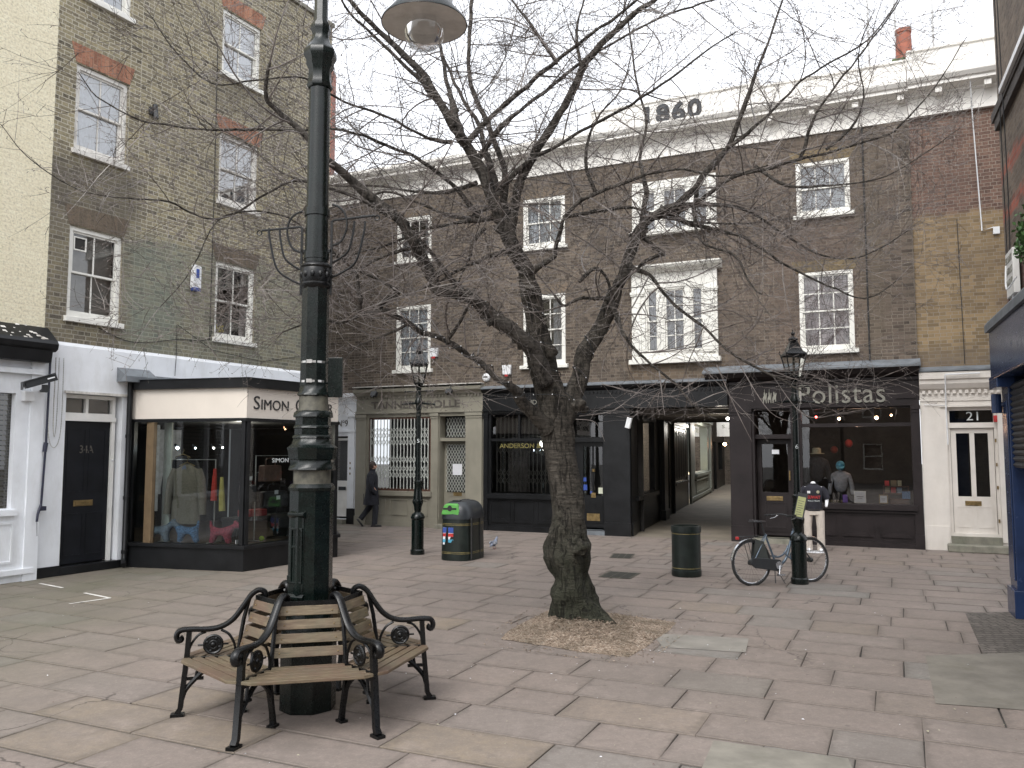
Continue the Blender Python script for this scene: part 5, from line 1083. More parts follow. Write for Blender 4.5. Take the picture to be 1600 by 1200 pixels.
# ------------------------------------------------------------------ big lamp post with brackets
PX, PY = -1.645, 6.89
post = thing('tall_lamp_post', 'tall dark green iron lamp post rising through the middle of the hexagonal bench', 'lamp post', Matrix.Translation((PX, PY, 0)))
def octl(prof, n=8, c=(0, 0)): return MB().lathe(prof, n, c, pi / 8)
KX = Matrix.Diagonal((1.09, 1.09, 1, 1))
mb = MB(); mb.X = KX; mb.lathe([(.205, 0), (.205, .55), (.20, .62), (.175, .66), (.165, .86), (.165, 1.0), (.162, 1.74)], 8, ph=pi / 8); mb.lathe([(.17, 1.735), (.175, 1.76), (.155, 1.79)], 8, ph=pi / 8)
mb.build('base', 'green_iron', post)
mb = MB(); mb.X = KX; mb.lathe([(.138, 1.78), (.138, 1.90)], 12, ph=pi / 12); mb.build('worn_band', 'worn_iron', post)
mb = MB(); mb.X = KX; mb.lathe([(.128, 2.33), (.112, 2.40), (.106, 2.52)], 12, ph=pi / 12); mb.build('worn_band', 'worn_iron', post)
mb = MB(); mb.X = KX; mb.lathe([(.170, 1.90), (.178, 1.905), (.172, 1.93), (.165, 1.94), (.165, 1.985), (.175, 1.99), (.178, 2.01), (.185, 2.06), (.19, 2.075), (.19, 2.085), (.17, 2.10), (.155, 2.115), (.145, 2.16), (.155, 2.165), (.15, 2.18), (.138, 2.19), (.138, 2.24), (.147, 2.245), (.143, 2.26), (.133, 2.27), (.133, 2.33), (.15, 2.335), (.145, 2.37), (.13, 2.385), (.11, 2.39)], 8, ph=pi / 8)
mb.lathe([(.10, 2.5), (.125, 2.515), (.12, 2.535), (.108, 2.55), (.106, 2.6), (.104, 2.75), (.103, 3.42)], 8, ph=pi / 8)
mb.build('collar', 'green_iron', post)
mb = MB(); mb.lathe([(.10, 3.40), (.12, 3.42), (.13, 3.44), (.128, 3.455), (.118, 3.46), (.128, 3.50), (.126, 3.56), (.12, 3.58), (.13, 3.595), (.125, 3.61), (.10, 3.63)], 20)
for k in range(12): a = 2 * pi * k / 12; mb.ball((cos(a) * .12, sin(a) * .12, 3.52), .022, 6, 4, 1, 1, 1.4)
mb.build('ornate_ring', 'black_iron', post)
mb = MB()
n = 16; prof = [(.098, 3.6), (.09, 4.4), (.088, 5.16)]
vs = []
for r, z in prof:
    for j in range(n * 2): rr = r * (1.0 if j % 2 == 0 else .975); a = pi * j / n; vs.append((rr * cos(a), rr * sin(a), z))
m_n = n * 2; mb.add(vs, [(i * m_n + j, i * m_n + (j + 1) % m_n, (i + 1) * m_n + (j + 1) % m_n, (i + 1) * m_n + j) for i in range(2) for j in range(m_n)])
mb.lathe([(.10, 5.14), (.11, 5.16), (.10, 5.20), (.096, 5.30), (.118, 5.34), (.118, 5.38), (.14, 5.42), (.14, 5.47), (.12, 5.50), (.085, 5.55), (.07, 5.62), (.085, 5.66), (.085, 5.70), (.06, 5.74), (.058, 6.9), (.03, 7.0), (.045, 7.05), (.0, 7.14)], 8, ph=pi / 8)
for z in (3.66, 4.03): mb.lathe([(.105, z), (.105, z + .06)], 20)
mb.build('shaft', 'green_iron', post)
for z in (2.62, 2.78): mb = MB(); mb.lathe([(.112, z), (.112, z + .018)], 16); mb.box(-.035, .01, -.125, -.105, z - .005, z + .025); mb.build('steel_strap', 'steel', post, smooth=False)
mb = MB(); mb.box(.12, .24, -.03, .0, 2.5, 2.83); mb.tube([(.1, 0, 2.62), (.2, 0, 2.62)], .012, 6); mb.tube([(.1, 0, 2.79), (.2, 0, 2.79)], .012, 6); mb.build('sign_plate', 'green_iron', post, smooth=False, bev=.004)
mb = MB(); mb.X = Matrix.Rotation(radians(-26), 4, 'Z') @ Matrix.Translation((.01, .012, 0))
mb.box(-.09, .05, -.175, -.12, .92, 1.52); mb.frame(-.08, .04, 1.0, 1.44, .016, -.185, -.175); mb.prism([(-.175, .92), (-.195, .90), (-.195, .88), (-.14, .86), (-.14, .92)], -.10, .06, 'x'); mb.prism([(-.175, 1.52), (-.20, 1.54), (-.2, 1.56), (-.14, 1.58), (-.14, 1.52)], -.10, .06, 'x'); mb.box(-.12, -.09, -.17, -.14, 1.0, 1.06); mb.box(-.09, .03, -.182, -.175, 1.28, 1.30)
mb.build('access_door', 'green_iron', post, smooth=False, bev=.003)
mb = MB()
for s in (-1, 1):
    x0 = s * .125; zt = 3.99 if s > 0 else 3.93
    mb.box(x0 - .009, x0 + .009, -.012, .012, 3.36, zt)
    L_ = .36 if s > 0 else .34
    mb.tube([(x0, 0, zt), (x0 + s * .02, 0, zt + .01), (x0 + s * L_, 0, zt + (.05 if s > 0 else -.02))], .01, 6)
    mb.torus((x0 + s * (L_ + .02), 0, zt + (.03 if s > 0 else -.04)), .02, .006, 'y', 12, 5)
    for q, (r_, zc) in enumerate(((.12, zt - .0), (.20, zt), (.29, zt))):
        if q == 0: pts = [(x0, 0, zt - .21), (x0 + s * .08, 0, zt - .17), (x0 + s * .125, 0, zt - .05), (x0 + s * .11, 0, zt + .06), (x0 + s * .06, 0, zt + .12), (x0 + s * .0, 0, zt + .145)]
        else: pts = [(x0 + s * (r_ - .01), 0, zt + .0), (x0 + s * (r_ - .02), 0, zt - .10), (x0 + s * r_ * .72, 0, zt - r_ * 1.0 - .05), (x0 + s * r_ * .35, 0, zt - r_ * 1.25 - .07), (x0, 0, zt - r_ * 1.35 - .09)]
        mb.tube(bez(pts, 5), .0095, 6)
    for z in (3.72, 4.05 if False else 3.45): mb.box(min(x0, s * .09), max(x0, s * .09), -.012, .012, z, z + .025)
mb.build('bracket', 'black_iron', post)
# arm and hanging lantern
LX, LY = -.727 + 1.645, 6.636 - 6.89
mb = MB(); mb.tube(bez([(0, 0, 6.4), (.25, -.06, 6.85), (.62, -.17, 6.95), (LX, LY, 6.62), (LX, LY, 6.2)], 6), .028, 8); mb.tube(bez([(.05, 0, 6.05), (.25, -.07, 6.25), (.3, -.08, 6.7)], 5), .014, 6); mb.build('arm', 'green_iron', post)
lh = MB(); lh.lathe([(.03, 6.25), (.06, 6.2), (.06, 6.12), (.17, 6.08), (.225, 5.98), (.235, 5.76), (.25, 5.72), (.352, 5.60), (.356, 5.585), (.35, 5.585), (.245, 5.70), (.2, 5.72), (.0, 5.74)], 40, (LX, LY)); lh = lh.build('lamp_housing', 'green_iron', post)
rf = MB(); rf.lathe([(.348, 5.586), (.245, 5.672), (.19, 5.675), (.185, 5.69), (.13, 5.71), (.0, 5.715)], 40, (LX, LY)); rf.build('reflector', paint('enamel', (.60, .57, .53), .5, .08, 6, .05, (.25, .2, .15), .5), lh)
gb = MB(); prof = [(.175, 5.68), (.175, 5.60), (.172, 5.54), (.155, 5.46), (.115, 5.40), (.06, 5.37), (.0, 5.362)]
gb.lathe(prof, 32, (LX, LY)); gb.build('glass_bowl', 'bowl_glass', lh)
mb = MB(); mb.tube([(LX + .05, LY, 5.70), (LX + .02, LY, 5.60)], [.05, .04], 10); mb.ball((LX - .02, LY, 5.63), .035, 10, 8, 1, 1, 1.2); mb.build('lamp_bulb', paint('bulb_grey', (.15, .16, .16), .15, .1, 6, .02), lh)

# ------------------------------------------------------------------ hexagonal bench
M['bench_wood'] = None
def wood():
    n = NM('bench_wood'); o = n.obj(); at_ = n.uv()
    g = n.noise(6, 5, .7, n.mapv(at_, (1.2, 14, 1))); c = n.ramp(g, [(.25, (.035, .026, .017)), (.42, (.10, .074, .045)), (.6, (.165, .128, .08)), (.8, (.25, .205, .14))])
    c = n.mix(n.ramp(n.noise(2.2, 4, .6, o), [(.42, 0.), (.62, .55)]), c, (.115, .066, .05))
    c = n.mix(n.ramp(n.noise(3.1, 5, .7, n.mapv(o, loc=(4, 4, 4))), [(.45, 0.), (.7, .5)]), c, (.105, .105, .072))
    n.bsdf(c, n.math('ADD', .45, n.math('MULTIPLY', g, .3)), n.bump(g, .4, .004), spec=.35); return n.m
M['bench_wood'] = wood()
bench = thing('hexagonal_bench', 'hexagonal bench with slatted wooden seats and black iron scroll arms round the tall lamp post', 'bench', Matrix.Translation((PX, PY, 0)))
def xf(a): return Matrix.Rotation(a, 4, 'Z')
A0 = radians(-46.5)
def end_mb(a):
    m_ = MB(); m_.X = xf(a); P = lambda r, z, y=0: (r, y, z)
    arm = bez([P(.985, .59), P(.955, .575), P(.93, .605), P(.95, .652), P(.99, .668), P(1.0, .62), P(.985, .59)][:0] + [P(.985, .605), P(.972, .585), P(.995, .575), P(1.01, .61), P(.985, .652), P(.90, .66), P(.78, .655), P(.68, .67), P(.59, .725), P(.51, .83), P(.455, .91), P(.40, .945), P(.355, .93), P(.345, .89), P(.37, .872), P(.388, .89)], 4)
    m_.tube(arm, .022, 10, flat=1.5)
    m_.tube([P(.915, .65), P(.93, .42), P(.965, .06), P(.99, .02)], [.032, .032, .032, .034], 4, flat=.85); m_.box(.935, 1.035, -.034, .034, 0, .022)
    m_.tube([P(.47, .88), P(.51, .72), P(.54, .52), P(.55, .42)], .018, 6); m_.tube([P(.54, .45), P(.56, .3), P(.52, .12), P(.50, .01)], [.028, .03, .026, .03], 4, flat=.8); m_.box(.465, .545, -.03, .03, 0, .02)
    m_.box(.52, .95, -.018, .018, .385, .42)
    m_.tube([P(.945, .28), P(.80, .28)], .014, 6); m_.tube(bez([P(.955, .13), P(.93, .2), (.86, 0, .28), (.78, 0, .35), (.70, 0, .39)], 4), .021, 6); m_.tube(bez([P(.51, .13), P(.54, .22), (.6, 0, .31), (.68, 0, .37), (.74, 0, .395)], 4), .018, 6)
    m_.tube([P(.86, .28), P(.84, .39)], .013, 6)
    # medallion and sprung arches below the arm
    m_.torus(P(.735, .535), .068, .012, 'y', 24, 6); m_.torus(P(.735, .535), .03, .01, 'y', 16, 6)
    for k in range(4): b = k * pi / 2 + .4; m_.ball((.735 + .052 * cos(b), 0, .535 + .052 * sin(b)), .016, 6, 4)
    m_.ball(P(.735, .535), .024, 8, 6); m_.ball(P(.735, .535), .066, 16, 8, 1, .14, 1)
    m_.tube(bez([P(.925, .44), P(.905, .53), P(.85, .61), P(.79, .635)], 4), .011, 6); m_.tube(bez([P(.565, .44), P(.575, .53), P(.62, .61), P(.68, .645)], 4), .011, 6)
    m_.tube([P(.805, .535), P(.85, .535)], .008, 5); m_.tube([P(.665, .535), P(.62, .535)], .008, 5)
    m_.box(.54, .93, -.014, .014, .425, .445)
    return m_
def slat(m_, d, z, half, w, t, tilt=0.):
    """board: centre distance d, height z, half length, width w, thickness t, tilt"""
    c, s = cos(tilt), sin(tilt); pr_ = [(-w / 2, -t / 2), (w / 2, -t / 2), (w / 2, t / 2), (-w / 2, t / 2)]
    vs = []
    for y in (-half, half):
        for p, q in pr_: vs.append((d + p * c - q * s, y, z + p * s + q * c))
    uv0 = random.random() * 5; fs = [(0, 1, 2, 3), (7, 6, 5, 4), (0, 4, 5, 1), (1, 5, 6, 2), (2, 6, 7, 3), (3, 7, 4, 0)]
    uvs = []
    for f in fs: uvs.append([(vs[k][1] + uv0, (vs[k][0] + vs[k][2]) * 1.0 + uv0) for k in f])
    m_.add(vs, fs, uvs)
for k in range(6):
    a = A0 + k * pi / 3
    end_mb(a).build('bench_end', 'black_iron', bench)
    am = a + pi / 6; T30 = math.tan(pi / 6)
    m_ = MB(); m_.X = xf(am)
    for i in range(5):
        d = .835 - i * .082
        if i == 0:
            h = .47; z0, z1 = .423, .447
            m_.prism([(d + .045, -h + .07), (d + .045, h - .07), (d - .036, h - .015), (d - .036, -h + .015)] if False else [(d + .045, -h + .08), (d + .045, h - .08), (d + .0, h - .01), (d - .038, h - .035), (d - .038, -h + .035), (d + .0, -h + .01)], z0, z1, 'z')
        else: slat(m_, d, .435, d * T30 - .025, .066, .024)
    m_.build('seat', 'bench_wood', bench, smooth=False, bev=.004)
    m_ = MB(); m_.X = xf(am)
    for i in range(4):
        z = .54 + i * .098; d = .452 - i * .027; slat(m_, d, z, d * T30 + .005 - .0, .072, .022, radians(105))
    bk = m_.build('backrest', 'bench_wood', bench, smooth=False, bev=.004)
    m_ = MB(); m_.X = xf(am)
    for i in range(4):
        z = .54 + i * .098; d = .452 - i * .027
        for s in (-1, 1): m_.ball((d + .014, s * (d * T30 - .045), z), .006, 6, 4)
    m_.build('bolts', 'brass', bk)
    m_ = MB(); m_.X = xf(am); m_.box(.352, .368, -.21, .21, .87, .905); m_.build('top_rail', 'black_iron', bench, smooth=False); m_ = MB(); m_.X = xf(am); m_.tube([(.55, -.3, .40), (.55, .3, .40)], .012, 6); m_.build('under_rail', 'black_iron', bench)

# ------------------------------------------------------------------ Victorian street lamps
def street_lamp(label, x, y, s, num, rot):
    t = thing('street_lamp', label, 'street lamp', fr(x, y, rot) @ Matrix.Scale(s, 4), (0, 0, 0), 'old gas style street lamps in front of the shops')
    m_ = MB(); m_.lathe([(.135, 0), (.135, .08), (.118, .10), (.115, .66), (.135, .68), (.135, .71), (.11, .76), (.06, .80), (.06, .83)], 20); m_.build('base', 'green_iron', t)
    m_ = MB(); m_.lathe([(.055, .80), (.07, .84), (.075, .9), (.095, .96), (.09, 1.06), (.075, 1.2), (.07, 1.32), (.078, 1.34), (.078, 1.38), (.055, 1.4), (.05, 1.7), (.045, 2.75), (.055, 2.76), (.055, 2.85), (.075, 2.87), (.08, 2.92), (.055, 2.96), (.05, 3.0), (.045, 3.14), (.06, 3.2), (.03, 3.24)], 16)
    for k in range(8): a = 2 * pi * k / 8; m_.ball((.085 * cos(a), .085 * sin(a), 1.0), .018, 6, 4, 1, 1, 2.2)
    m_.build('shaft', 'green_iron', t)
    m_ = MB(); m_.tube([(-.30, 0, 2.86), (-.1, 0, 2.875), (.1, 0, 2.875), (.30, 0, 2.86)], [.014, .022, .022, .014], 8); m_.ball((-.3, 0, 2.86), .022, 8, 6); m_.ball((.3, 0, 2.86), .022, 8, 6)
    m_.tube([(-.26, 0, 3.10), (.26, 0, 3.12)], .011, 6); m_.ball((-.26, 0, 3.10), .018, 8, 6); m_.ball((.26, 0, 3.12), .018, 8, 6); m_.build('ladder_bar', 'green_iron', t)
    ln = MB(); b, w, zb, zt = .085, .155, 3.26, 3.62
    for i in range(4):
        a = pi / 4 + i * pi / 2; a2 = a + pi / 2; r2 = sqrt(2)
        ln.tube([(b * r2 * cos(a), b * r2 * sin(a), zb), (w * r2 * cos(a), w * r2 * sin(a), zt)], .011, 5); ln.tube([(w * r2 * cos(a), w * r2 * sin(a), zt), (w * r2 * cos(a2), w * r2 * sin(a2), zt)], .018, 6); ln.tube([(b * r2 * cos(a), b * r2 * sin(a), zb), (b * r2 * cos(a2), b * r2 * sin(a2), zb)], .014, 6)
        ln.tube([(w * 1.4 * cos(a), w * 1.4 * sin(a), zt), (w * 1.62 * cos(a), w * 1.62 * sin(a), zt + .05), (w * 1.5 * cos(a), w * 1.5 * sin(a), zt + .09)], .008, 5)
        ln.tube([(0.02 * cos(a), .02 * sin(a), 3.2), (b * r2 * 1.1 * cos(a), b * r2 * 1.1 * sin(a), zb)], .009, 5)
    ln.lathe([(w * 1.48, zt), (w * 1.48, zt + .02), (w * 1.1, zt + .06), (.085, zt + .2), (.07, zt + .22)], 4, ph=pi / 4); ln.lathe([(.07, zt + .215), (.07, zt + .24), (.08, zt + .26), (.06, zt + .285), (.03, zt + .29), (.02, zt + .32), (.035, zt + .345), (.03, zt + .37), (.01, zt + .385), (.006, zt + .42)], 14)
    lm = ln.build('lantern', 'black_iron', t)
    g = MB()
    for i in range(4):
        a = pi / 4 + i * pi / 2; a2 = a + pi / 2; r2 = sqrt(2); g.quad((b * r2 * cos(a), b * r2 * sin(a), zb), (b * r2 * cos(a2), b * r2 * sin(a2), zb), (w * r2 * cos(a2), w * r2 * sin(a2), zt), (w * r2 * cos(a), w * r2 * sin(a), zt))
    g.build('glass', 'lamp_glass', lm, smooth=False)
    m_ = MB(); m_.tube([(0, 0, 3.26), (0, 0, 3.6)], .018, 8); m_.build('burner', 'worn_iron', lm)
    lettering(num, .10, 'letter_white', t, (-.03, -.052, 2.12), .045, .002)
    return t
street_lamp('slim black street lamp in front of the olive shop, beside the recycling bin', -1.9, 16.93, 1.055, '5', 4)
street_lamp('black street lamp with the bicycle leaning against it in front of the polo shop', 4.49, 13.19, .99, '6', -2)

# ------------------------------------------------------------------ recycling bin
def sel(a, b, n=32, e=3.2):
    out = []
    for j in range(n):
        t = 2 * pi * j / n; c, s = cos(t), sin(t); out.append((a * math.copysign(abs(c) ** (2 / e), c), b * math.copysign(abs(s) ** (2 / e), s)))
    return out
def loft(m_, rings):
    n = len(rings[0]); vs = [p for r in rings for p in r]
    m_.add(vs, [(i * n + j, i * n + (j + 1) % n, (i + 1) * n + (j + 1) % n, (i + 1) * n + j) for i in range(len(rings) - 1) for j in range(n)] + [tuple(range(n))[::-1], tuple(range((len(rings) - 1) * n, len(rings) * n))])
    return m_
def bring(k, z, dx=0): return [(x * k + dx, y * (k if k > .98 else .55 + .45 * k), z) for x, y in sel(.325, .46)]
rb = thing('recycling_bin', 'dark green domed recycling bin with a bright green slot beside the slim lamp', 'recycling bin', fr(-.95, 16.32, -22))
M['bin_green'] = paint('bin_green', (.009, .014, .012), .42, .25, 5, .12, (.03, .035, .028), .4, spec=.35)
loft(MB(), [bring(1.02, 0), bring(1.03, .05), bring(.99, .78), bring(1.0, .785)]).build('body', 'bin_green', rb)
rings = []
for i in range(11):
    a = i / 10 * pi / 2; k = cos(a) ** .62; rings.append([(x * k, y * (.35 + .65 * k) if i < 10 else y * .3, .80 + .32 * sin(a) ** .9) for x, y in sel(.335, .47)])
rings[-1] = [(x * .12, y * .35, 1.12) for x, y in sel(.335, .47)]
loft(MB(), [[(x * 1.0, y, .775) for x, y in sel(.335, .47)]] + rings).build('lid', paint('bin_lid', (.022, .026, .030), .38, .2, 5, .1), rb)
for z in (.13, .155, .66, .685):
    m_ = MB(); k = 1.035 - .04 * z / .78; loft(m_, [bring(k, z), bring(k, z + .011)]); m_.build('gold_band', paint('band_gold', (.16, .13, .05), .5, .2, 9, .05) if 'band_gold' not in bpy.data.materials else bpy.data.materials['band_gold'], rb)
for q_ in (-.33, .05): MB().box(.318, .34, q_, q_ + .03, .02, .80).build('seam_strip', 'rubber', rb, smooth=False)
gp = MB(); gp.prism([(-.25, .86), (.125, .85), (.13, .93), (.10, 1.04), (.06, 1.07), (-.13, 1.07), (-.19, 1.03)], -.465, -.28, 'y'); gp = gp.build('slot_surround', paint('slot_green', (.10, .36, .07), .4, .06, 6, .03), rb, smooth=False, bev=.02)
m_ = MB(); m_.box(-.20, .08, -.47, -.46, .955, .99); m_.add([(-.06 + .05 * cos(2 * pi * k / 16), -.4695, .98 + .055 * sin(2 * pi * k / 16)) for k in range(16)], [tuple(range(16))]); m_.build('slot', 'rubber', gp, smooth=False)
for k, x in enumerate((-.21, -.09)):
    st = MB(); w = .085 + .02 * k; y = (-.447, -.462)[k]
    st.box(x, x + w, y, y + .04, .30, .62); sticker = st.build('sticker', 'paper', rb, smooth=False)
    for z0, z1, c in ((.52, .62, 'plastic_blue'), (.45, .51, 'red'), (.34, .40, 'cap_blue')): MB().box(x - .001, x + w + .001, y - .003, y, z0, z1).build('colour_block', c, sticker, smooth=False)
m_ = MB(); m_.X = Matrix.Translation((.20, -.2, 1.015)) @ Matrix.Rotation(radians(52), 4, 'Y'); m_.lathe([(.055, 0), (.055, .008)], 16); m_.X = Matrix.Translation((.26, -.1, .93)) @ Matrix.Rotation(radians(62), 4, 'Y'); m_.lathe([(.02, 0), (.02, .012)], 10); m_.build('lock_disc', 'lead', rb)
m_ = MB(); m_.box(-.08, .08, -.32, -.22, 1.10, 1.13); m_.box(-.06, .06, .05, .18, 1.10, 1.13); m_.build('hinge_caps', 'rubber', rb, smooth=False, bev=.01)

lb = thing('litter_bin', 'round dark green open topped litter bin with thin gold bands in front of the passage', 'litter bin', fr(2.9, 14.03, 0))
m_ = MB(); m_.lathe([(.235, 0), (.245, .02), (.245, .10), (.237, .105), (.237, .72), (.248, .725), (.248, .80), (.245, .825), (.215, .825), (.21, .55), (0, .55)], 36); m_.build('body', 'bin_green', lb)
for z in (.135, .695): m_ = MB(); m_.lathe([(.2385, z), (.2395, z + .006), (.2385, z + .012)], 36); m_.build('gold_band', bpy.data.materials['band_gold'], lb)

# ------------------------------------------------------------------ bicycle
M['bike_blue'] = paint('bike_blue', (.10, .135, .175), .32, .08, 6, .03, metal=.3); M['chrome'] = paint('chrome', (.55, .56, .58), .25, .05, 9, .02, metal=.9)
bk = thing('bicycle', 'grey-blue step-through city bicycle leaning on the street lamp in front of the polo shop', 'bicycle', fr(3.705, 13.02, 19) @ Matrix.Rotation(radians(-3), 4, 'X'))
FX = 1.09
for nm, x in (('rear_wheel', 0), ('front_wheel', FX)):

    m_ = MB(); m_.torus((x, 0, .345), .334, .023, 'y', 48, 8); tire = m_.build(nm, 'rubber', bk)
    m_ = MB(); m_.torus((x, 0, .345), .312, .010, 'y', 48, 6); m_.build('rim', 'chrome', tire)
    m_ = MB()
    for k in range(28):
        a = 2 * pi * k / 28; b = a + (.5 if k % 2 else -.5); s = .03 if (k // 2) % 2 else -.03
        m_.tube([(x + .022 * cos(b), s, .345 + .022 * sin(b)), (x + .306 * cos(a), 0, .345 + .306 * sin(a))], .0013, 3, cap=False)
    m_.build('spokes', 'worn_iron', tire); m_ = MB(); m_.tube([(x, -.06, .345), (x, -.035, .345), (x, .035, .345), (x, .06, .345)], [.02, .045, .045, .02] if x == 0 else [.015, .038, .038, .015], 14); m_.build('hub', 'plastic_black', tire)
T = lambda m_, p, r=.014, n=8: m_.tube(p, r, n)
fm = MB(); T(fm, [(.27, 0, .78), (.45, 0, .30)], .016); T(fm, bez([(.80, 0, .80), (.73, 0, .60), (.65, 0, .40), (.56, 0, .31), (.45, 0, .29)], 5), .021); T(fm, bez([(.42, 0, .42), (.50, 0, .41), (.60, 0, .45), (.66, 0, .52), (.69, 0, .58)], 4), .014)
for s in (-.05, .05): T(fm, [(.29, s * .4, .76), (0, s, .345)], .009); T(fm, [(0, s, .345), (.45, s * .6, .29)], .009)
T(fm, [(.795, 0, .78), (.82, 0, .92)][::-1] if False else [(.86, 0, .64), (.81, 0, .84)], .021); fm.build('frame', 'bike_blue', bk)
fk = MB(); T(fk, [(.875, 0, .60), (.81, 0, .85), (.79, 0, 1.02)], .013)
for s in (-.045, .045): T(fk, bez([(.87, s * .6, .68), (.92, s, .60), (1.0, s, .45), (FX, s, .345)], 4), .011)
fk.build('fork', 'plastic_black', bk)
hb = MB(); T(hb, bez([(.52, .27, 1.05), (.64, .28, 1.055), (.76, .2, 1.06), (.81, 0, 1.03), (.76, -.2, 1.06), (.64, -.28, 1.055), (.52, -.27, 1.05)], 5), .011); hb = hb.build('handlebar', 'plastic_black', bk)
for s in (-1, 1):
    m_ = MB(); T(m_, [(.48, s * .275, 1.05), (.60, s * .28, 1.052)], .016); m_.build('grip', 'rubber', hb); m_ = MB(); T(m_, [(.72, s * .24, 1.05), (.66, s * .26, 1.01), (.58, s * .27, .995)], .006); m_.build('brake_lever', 'chrome', hb)
sd_ = MB(); sd_.X = Matrix.Translation((.17, 0, .955)); sd_.add([(-.14, -.09, .0), (-.14, .09, 0), (-.02, .075, -.005), (.13, .02, 0), (.15, 0, 0), (.13, -.02, 0), (-.02, -.075, -.005), (-.12, -.08, .045), (-.12, .08, .045), (-.02, .05, .035), (.12, .012, .025), (.12, -.012, .025), (-.02, -.05, .035)],
    [(0, 1, 8, 7), (1, 2, 9, 8), (2, 3, 10, 9), (3, 4, 10), (4, 11, 10), (4, 5, 11), (5, 6, 12, 11), (6, 0, 7, 12), (7, 8, 9, 12), (12, 9, 10, 11), (0, 6, 5, 4, 3, 2, 1)]); sd_.build('saddle', 'leather_black', bk, bev=.012)
m_ = MB(); T(m_, [(.27, 0, .76), (.215, 0, .95)], .012); m_.build('seat_post', 'plastic_black', bk)
for x, a0, a1, nm in ((0, radians(38), radians(172), 'rear_mudguard'), (FX, radians(62), radians(150), 'front_mudguard')):
    m_ = MB(); n = 18; vs = []
    for i in range(n + 1):
        a = a0 + (a1 - a0) * i / n
        for y, r in ((-.028, .362), (0, .372), (.028, .362)): vs.append((x + r * cos(a), y, .345 + r * sin(a)))
    m_.add(vs, [(i * 3 + j, i * 3 + j + 1, i * 3 + j + 4, i * 3 + j + 3) for i in range(n) for j in range(2)]); m_.build(nm, 'chrome', bk)
m_ = MB(); m_.prism([(-.06, .33), (-.03, .41), (.06, .42), (.40, .385), (.48, .375), (.53, .30), (.48, .205), (.40, .205), (.02, .265)], -.075, -.045, 'y'); m_.build('chain_case', 'plastic_black', bk, smooth=False, bev=.01)
m_ = MB(); m_.tube([(.45, -.085, .29), (.45, -.07, .29)], .06, 20); T(m_, [(.45, -.10, .29), (.42, -.11, .155)], .01); m_.box(.37, .47, -.19, -.11, .14, .165); T(m_, [(.45, .08, .29), (.48, .09, .42)], .01); m_.box(.43, .53, .09, .17, .41, .43); m_.build('crank', 'chrome', bk)
m_ = MB(); m_.add([(0.02, -.038, .42), (.12, -.038, .33), (.29, -.038, .40), (.22, -.038, .66), (.06, -.038, .70)], [(0, 1, 2, 3, 4)]); m_.add([(0.02, .038, .42), (.12, .038, .33), (.29, .038, .40), (.22, .038, .66), (.06, .038, .70)], [(0, 1, 2, 3, 4)]); m_.build('skirt_guard', paint('guard', (.045, .05, .045), .5, .1, 9, .02), bk, smooth=False)
m_ = MB()
for s in (-.06, -.02, .02, .06): T(m_, [(-.22, s, .745), (.20, s, .745)], .005, 5)
T(m_, [(-.22, -.06, .745), (-.22, .06, .745)], .005, 5); T(m_, [(-.10, -.06, .745), (0, -.05, .345)], .005, 5); T(m_, [(-.10, .06, .745), (0, .05, .345)], .005, 5); T(m_, [(-.02, -.06, .745), (0.02, -.05, .37)], .005, 5); m_.build('carrier', 'plastic_black', bk)
m_ = MB(); m_.box(-.25, -.215, -.03, .03, .70, .745); m_.build('rear_light', 'red', bk, smooth=False, bev=.008)
m_ = MB(); T(m_, [(.40, -.03, .25), (.37, -.07, .02)], .007, 6); T(m_, [(.42, -.03, .25), (.49, -.15, .01)], .007, 6); m_.build('kickstand', 'plastic_black', bk)
m_ = MB(); T(m_, bez([(.60, .0, .48), (.72, -.05, .36), (.8, .1, .42), (.86, .0, .60)], 5), .012, 6); m_.build('lock', 'bike_blue', bk)
nt = thing('notice', 'yellow-green notice board tilted against the lamp above the bicycle handlebars', 'notice', fr(4.43, 13.02, 0, 1.0))
m_ = MB(); m_.X = Matrix.Rotation(radians(13), 4, 'Y') @ Matrix.Rotation(radians(-35), 4, 'Z'); m_.box(-.075, .075, -.01, .01, .02, .42); m_.build('board', 'plastic_black', nt, smooth=False); m_ = MB(); m_.X = Matrix.Rotation(radians(13), 4, 'Y') @ Matrix.Rotation(radians(-35), 4, 'Z'); m_.box(-.06, .06, -.013, -.01, .05, .36); m_.build('sheet', paint('sheet_yellow', (.42, .44, .20), .6, .05, 9, .02), nt, smooth=False)
m_ = MB(); m_.X = Matrix.Rotation(radians(13), 4, 'Y') @ Matrix.Rotation(radians(-35), 4, 'Z')
for k in range(7): m_.box(-.045, .045 - (k % 3) * .012, -.015, -.0132, .08 + k * .035, .088 + k * .035)
m_.build('printing', 'letter_taupe', nt, smooth=False)
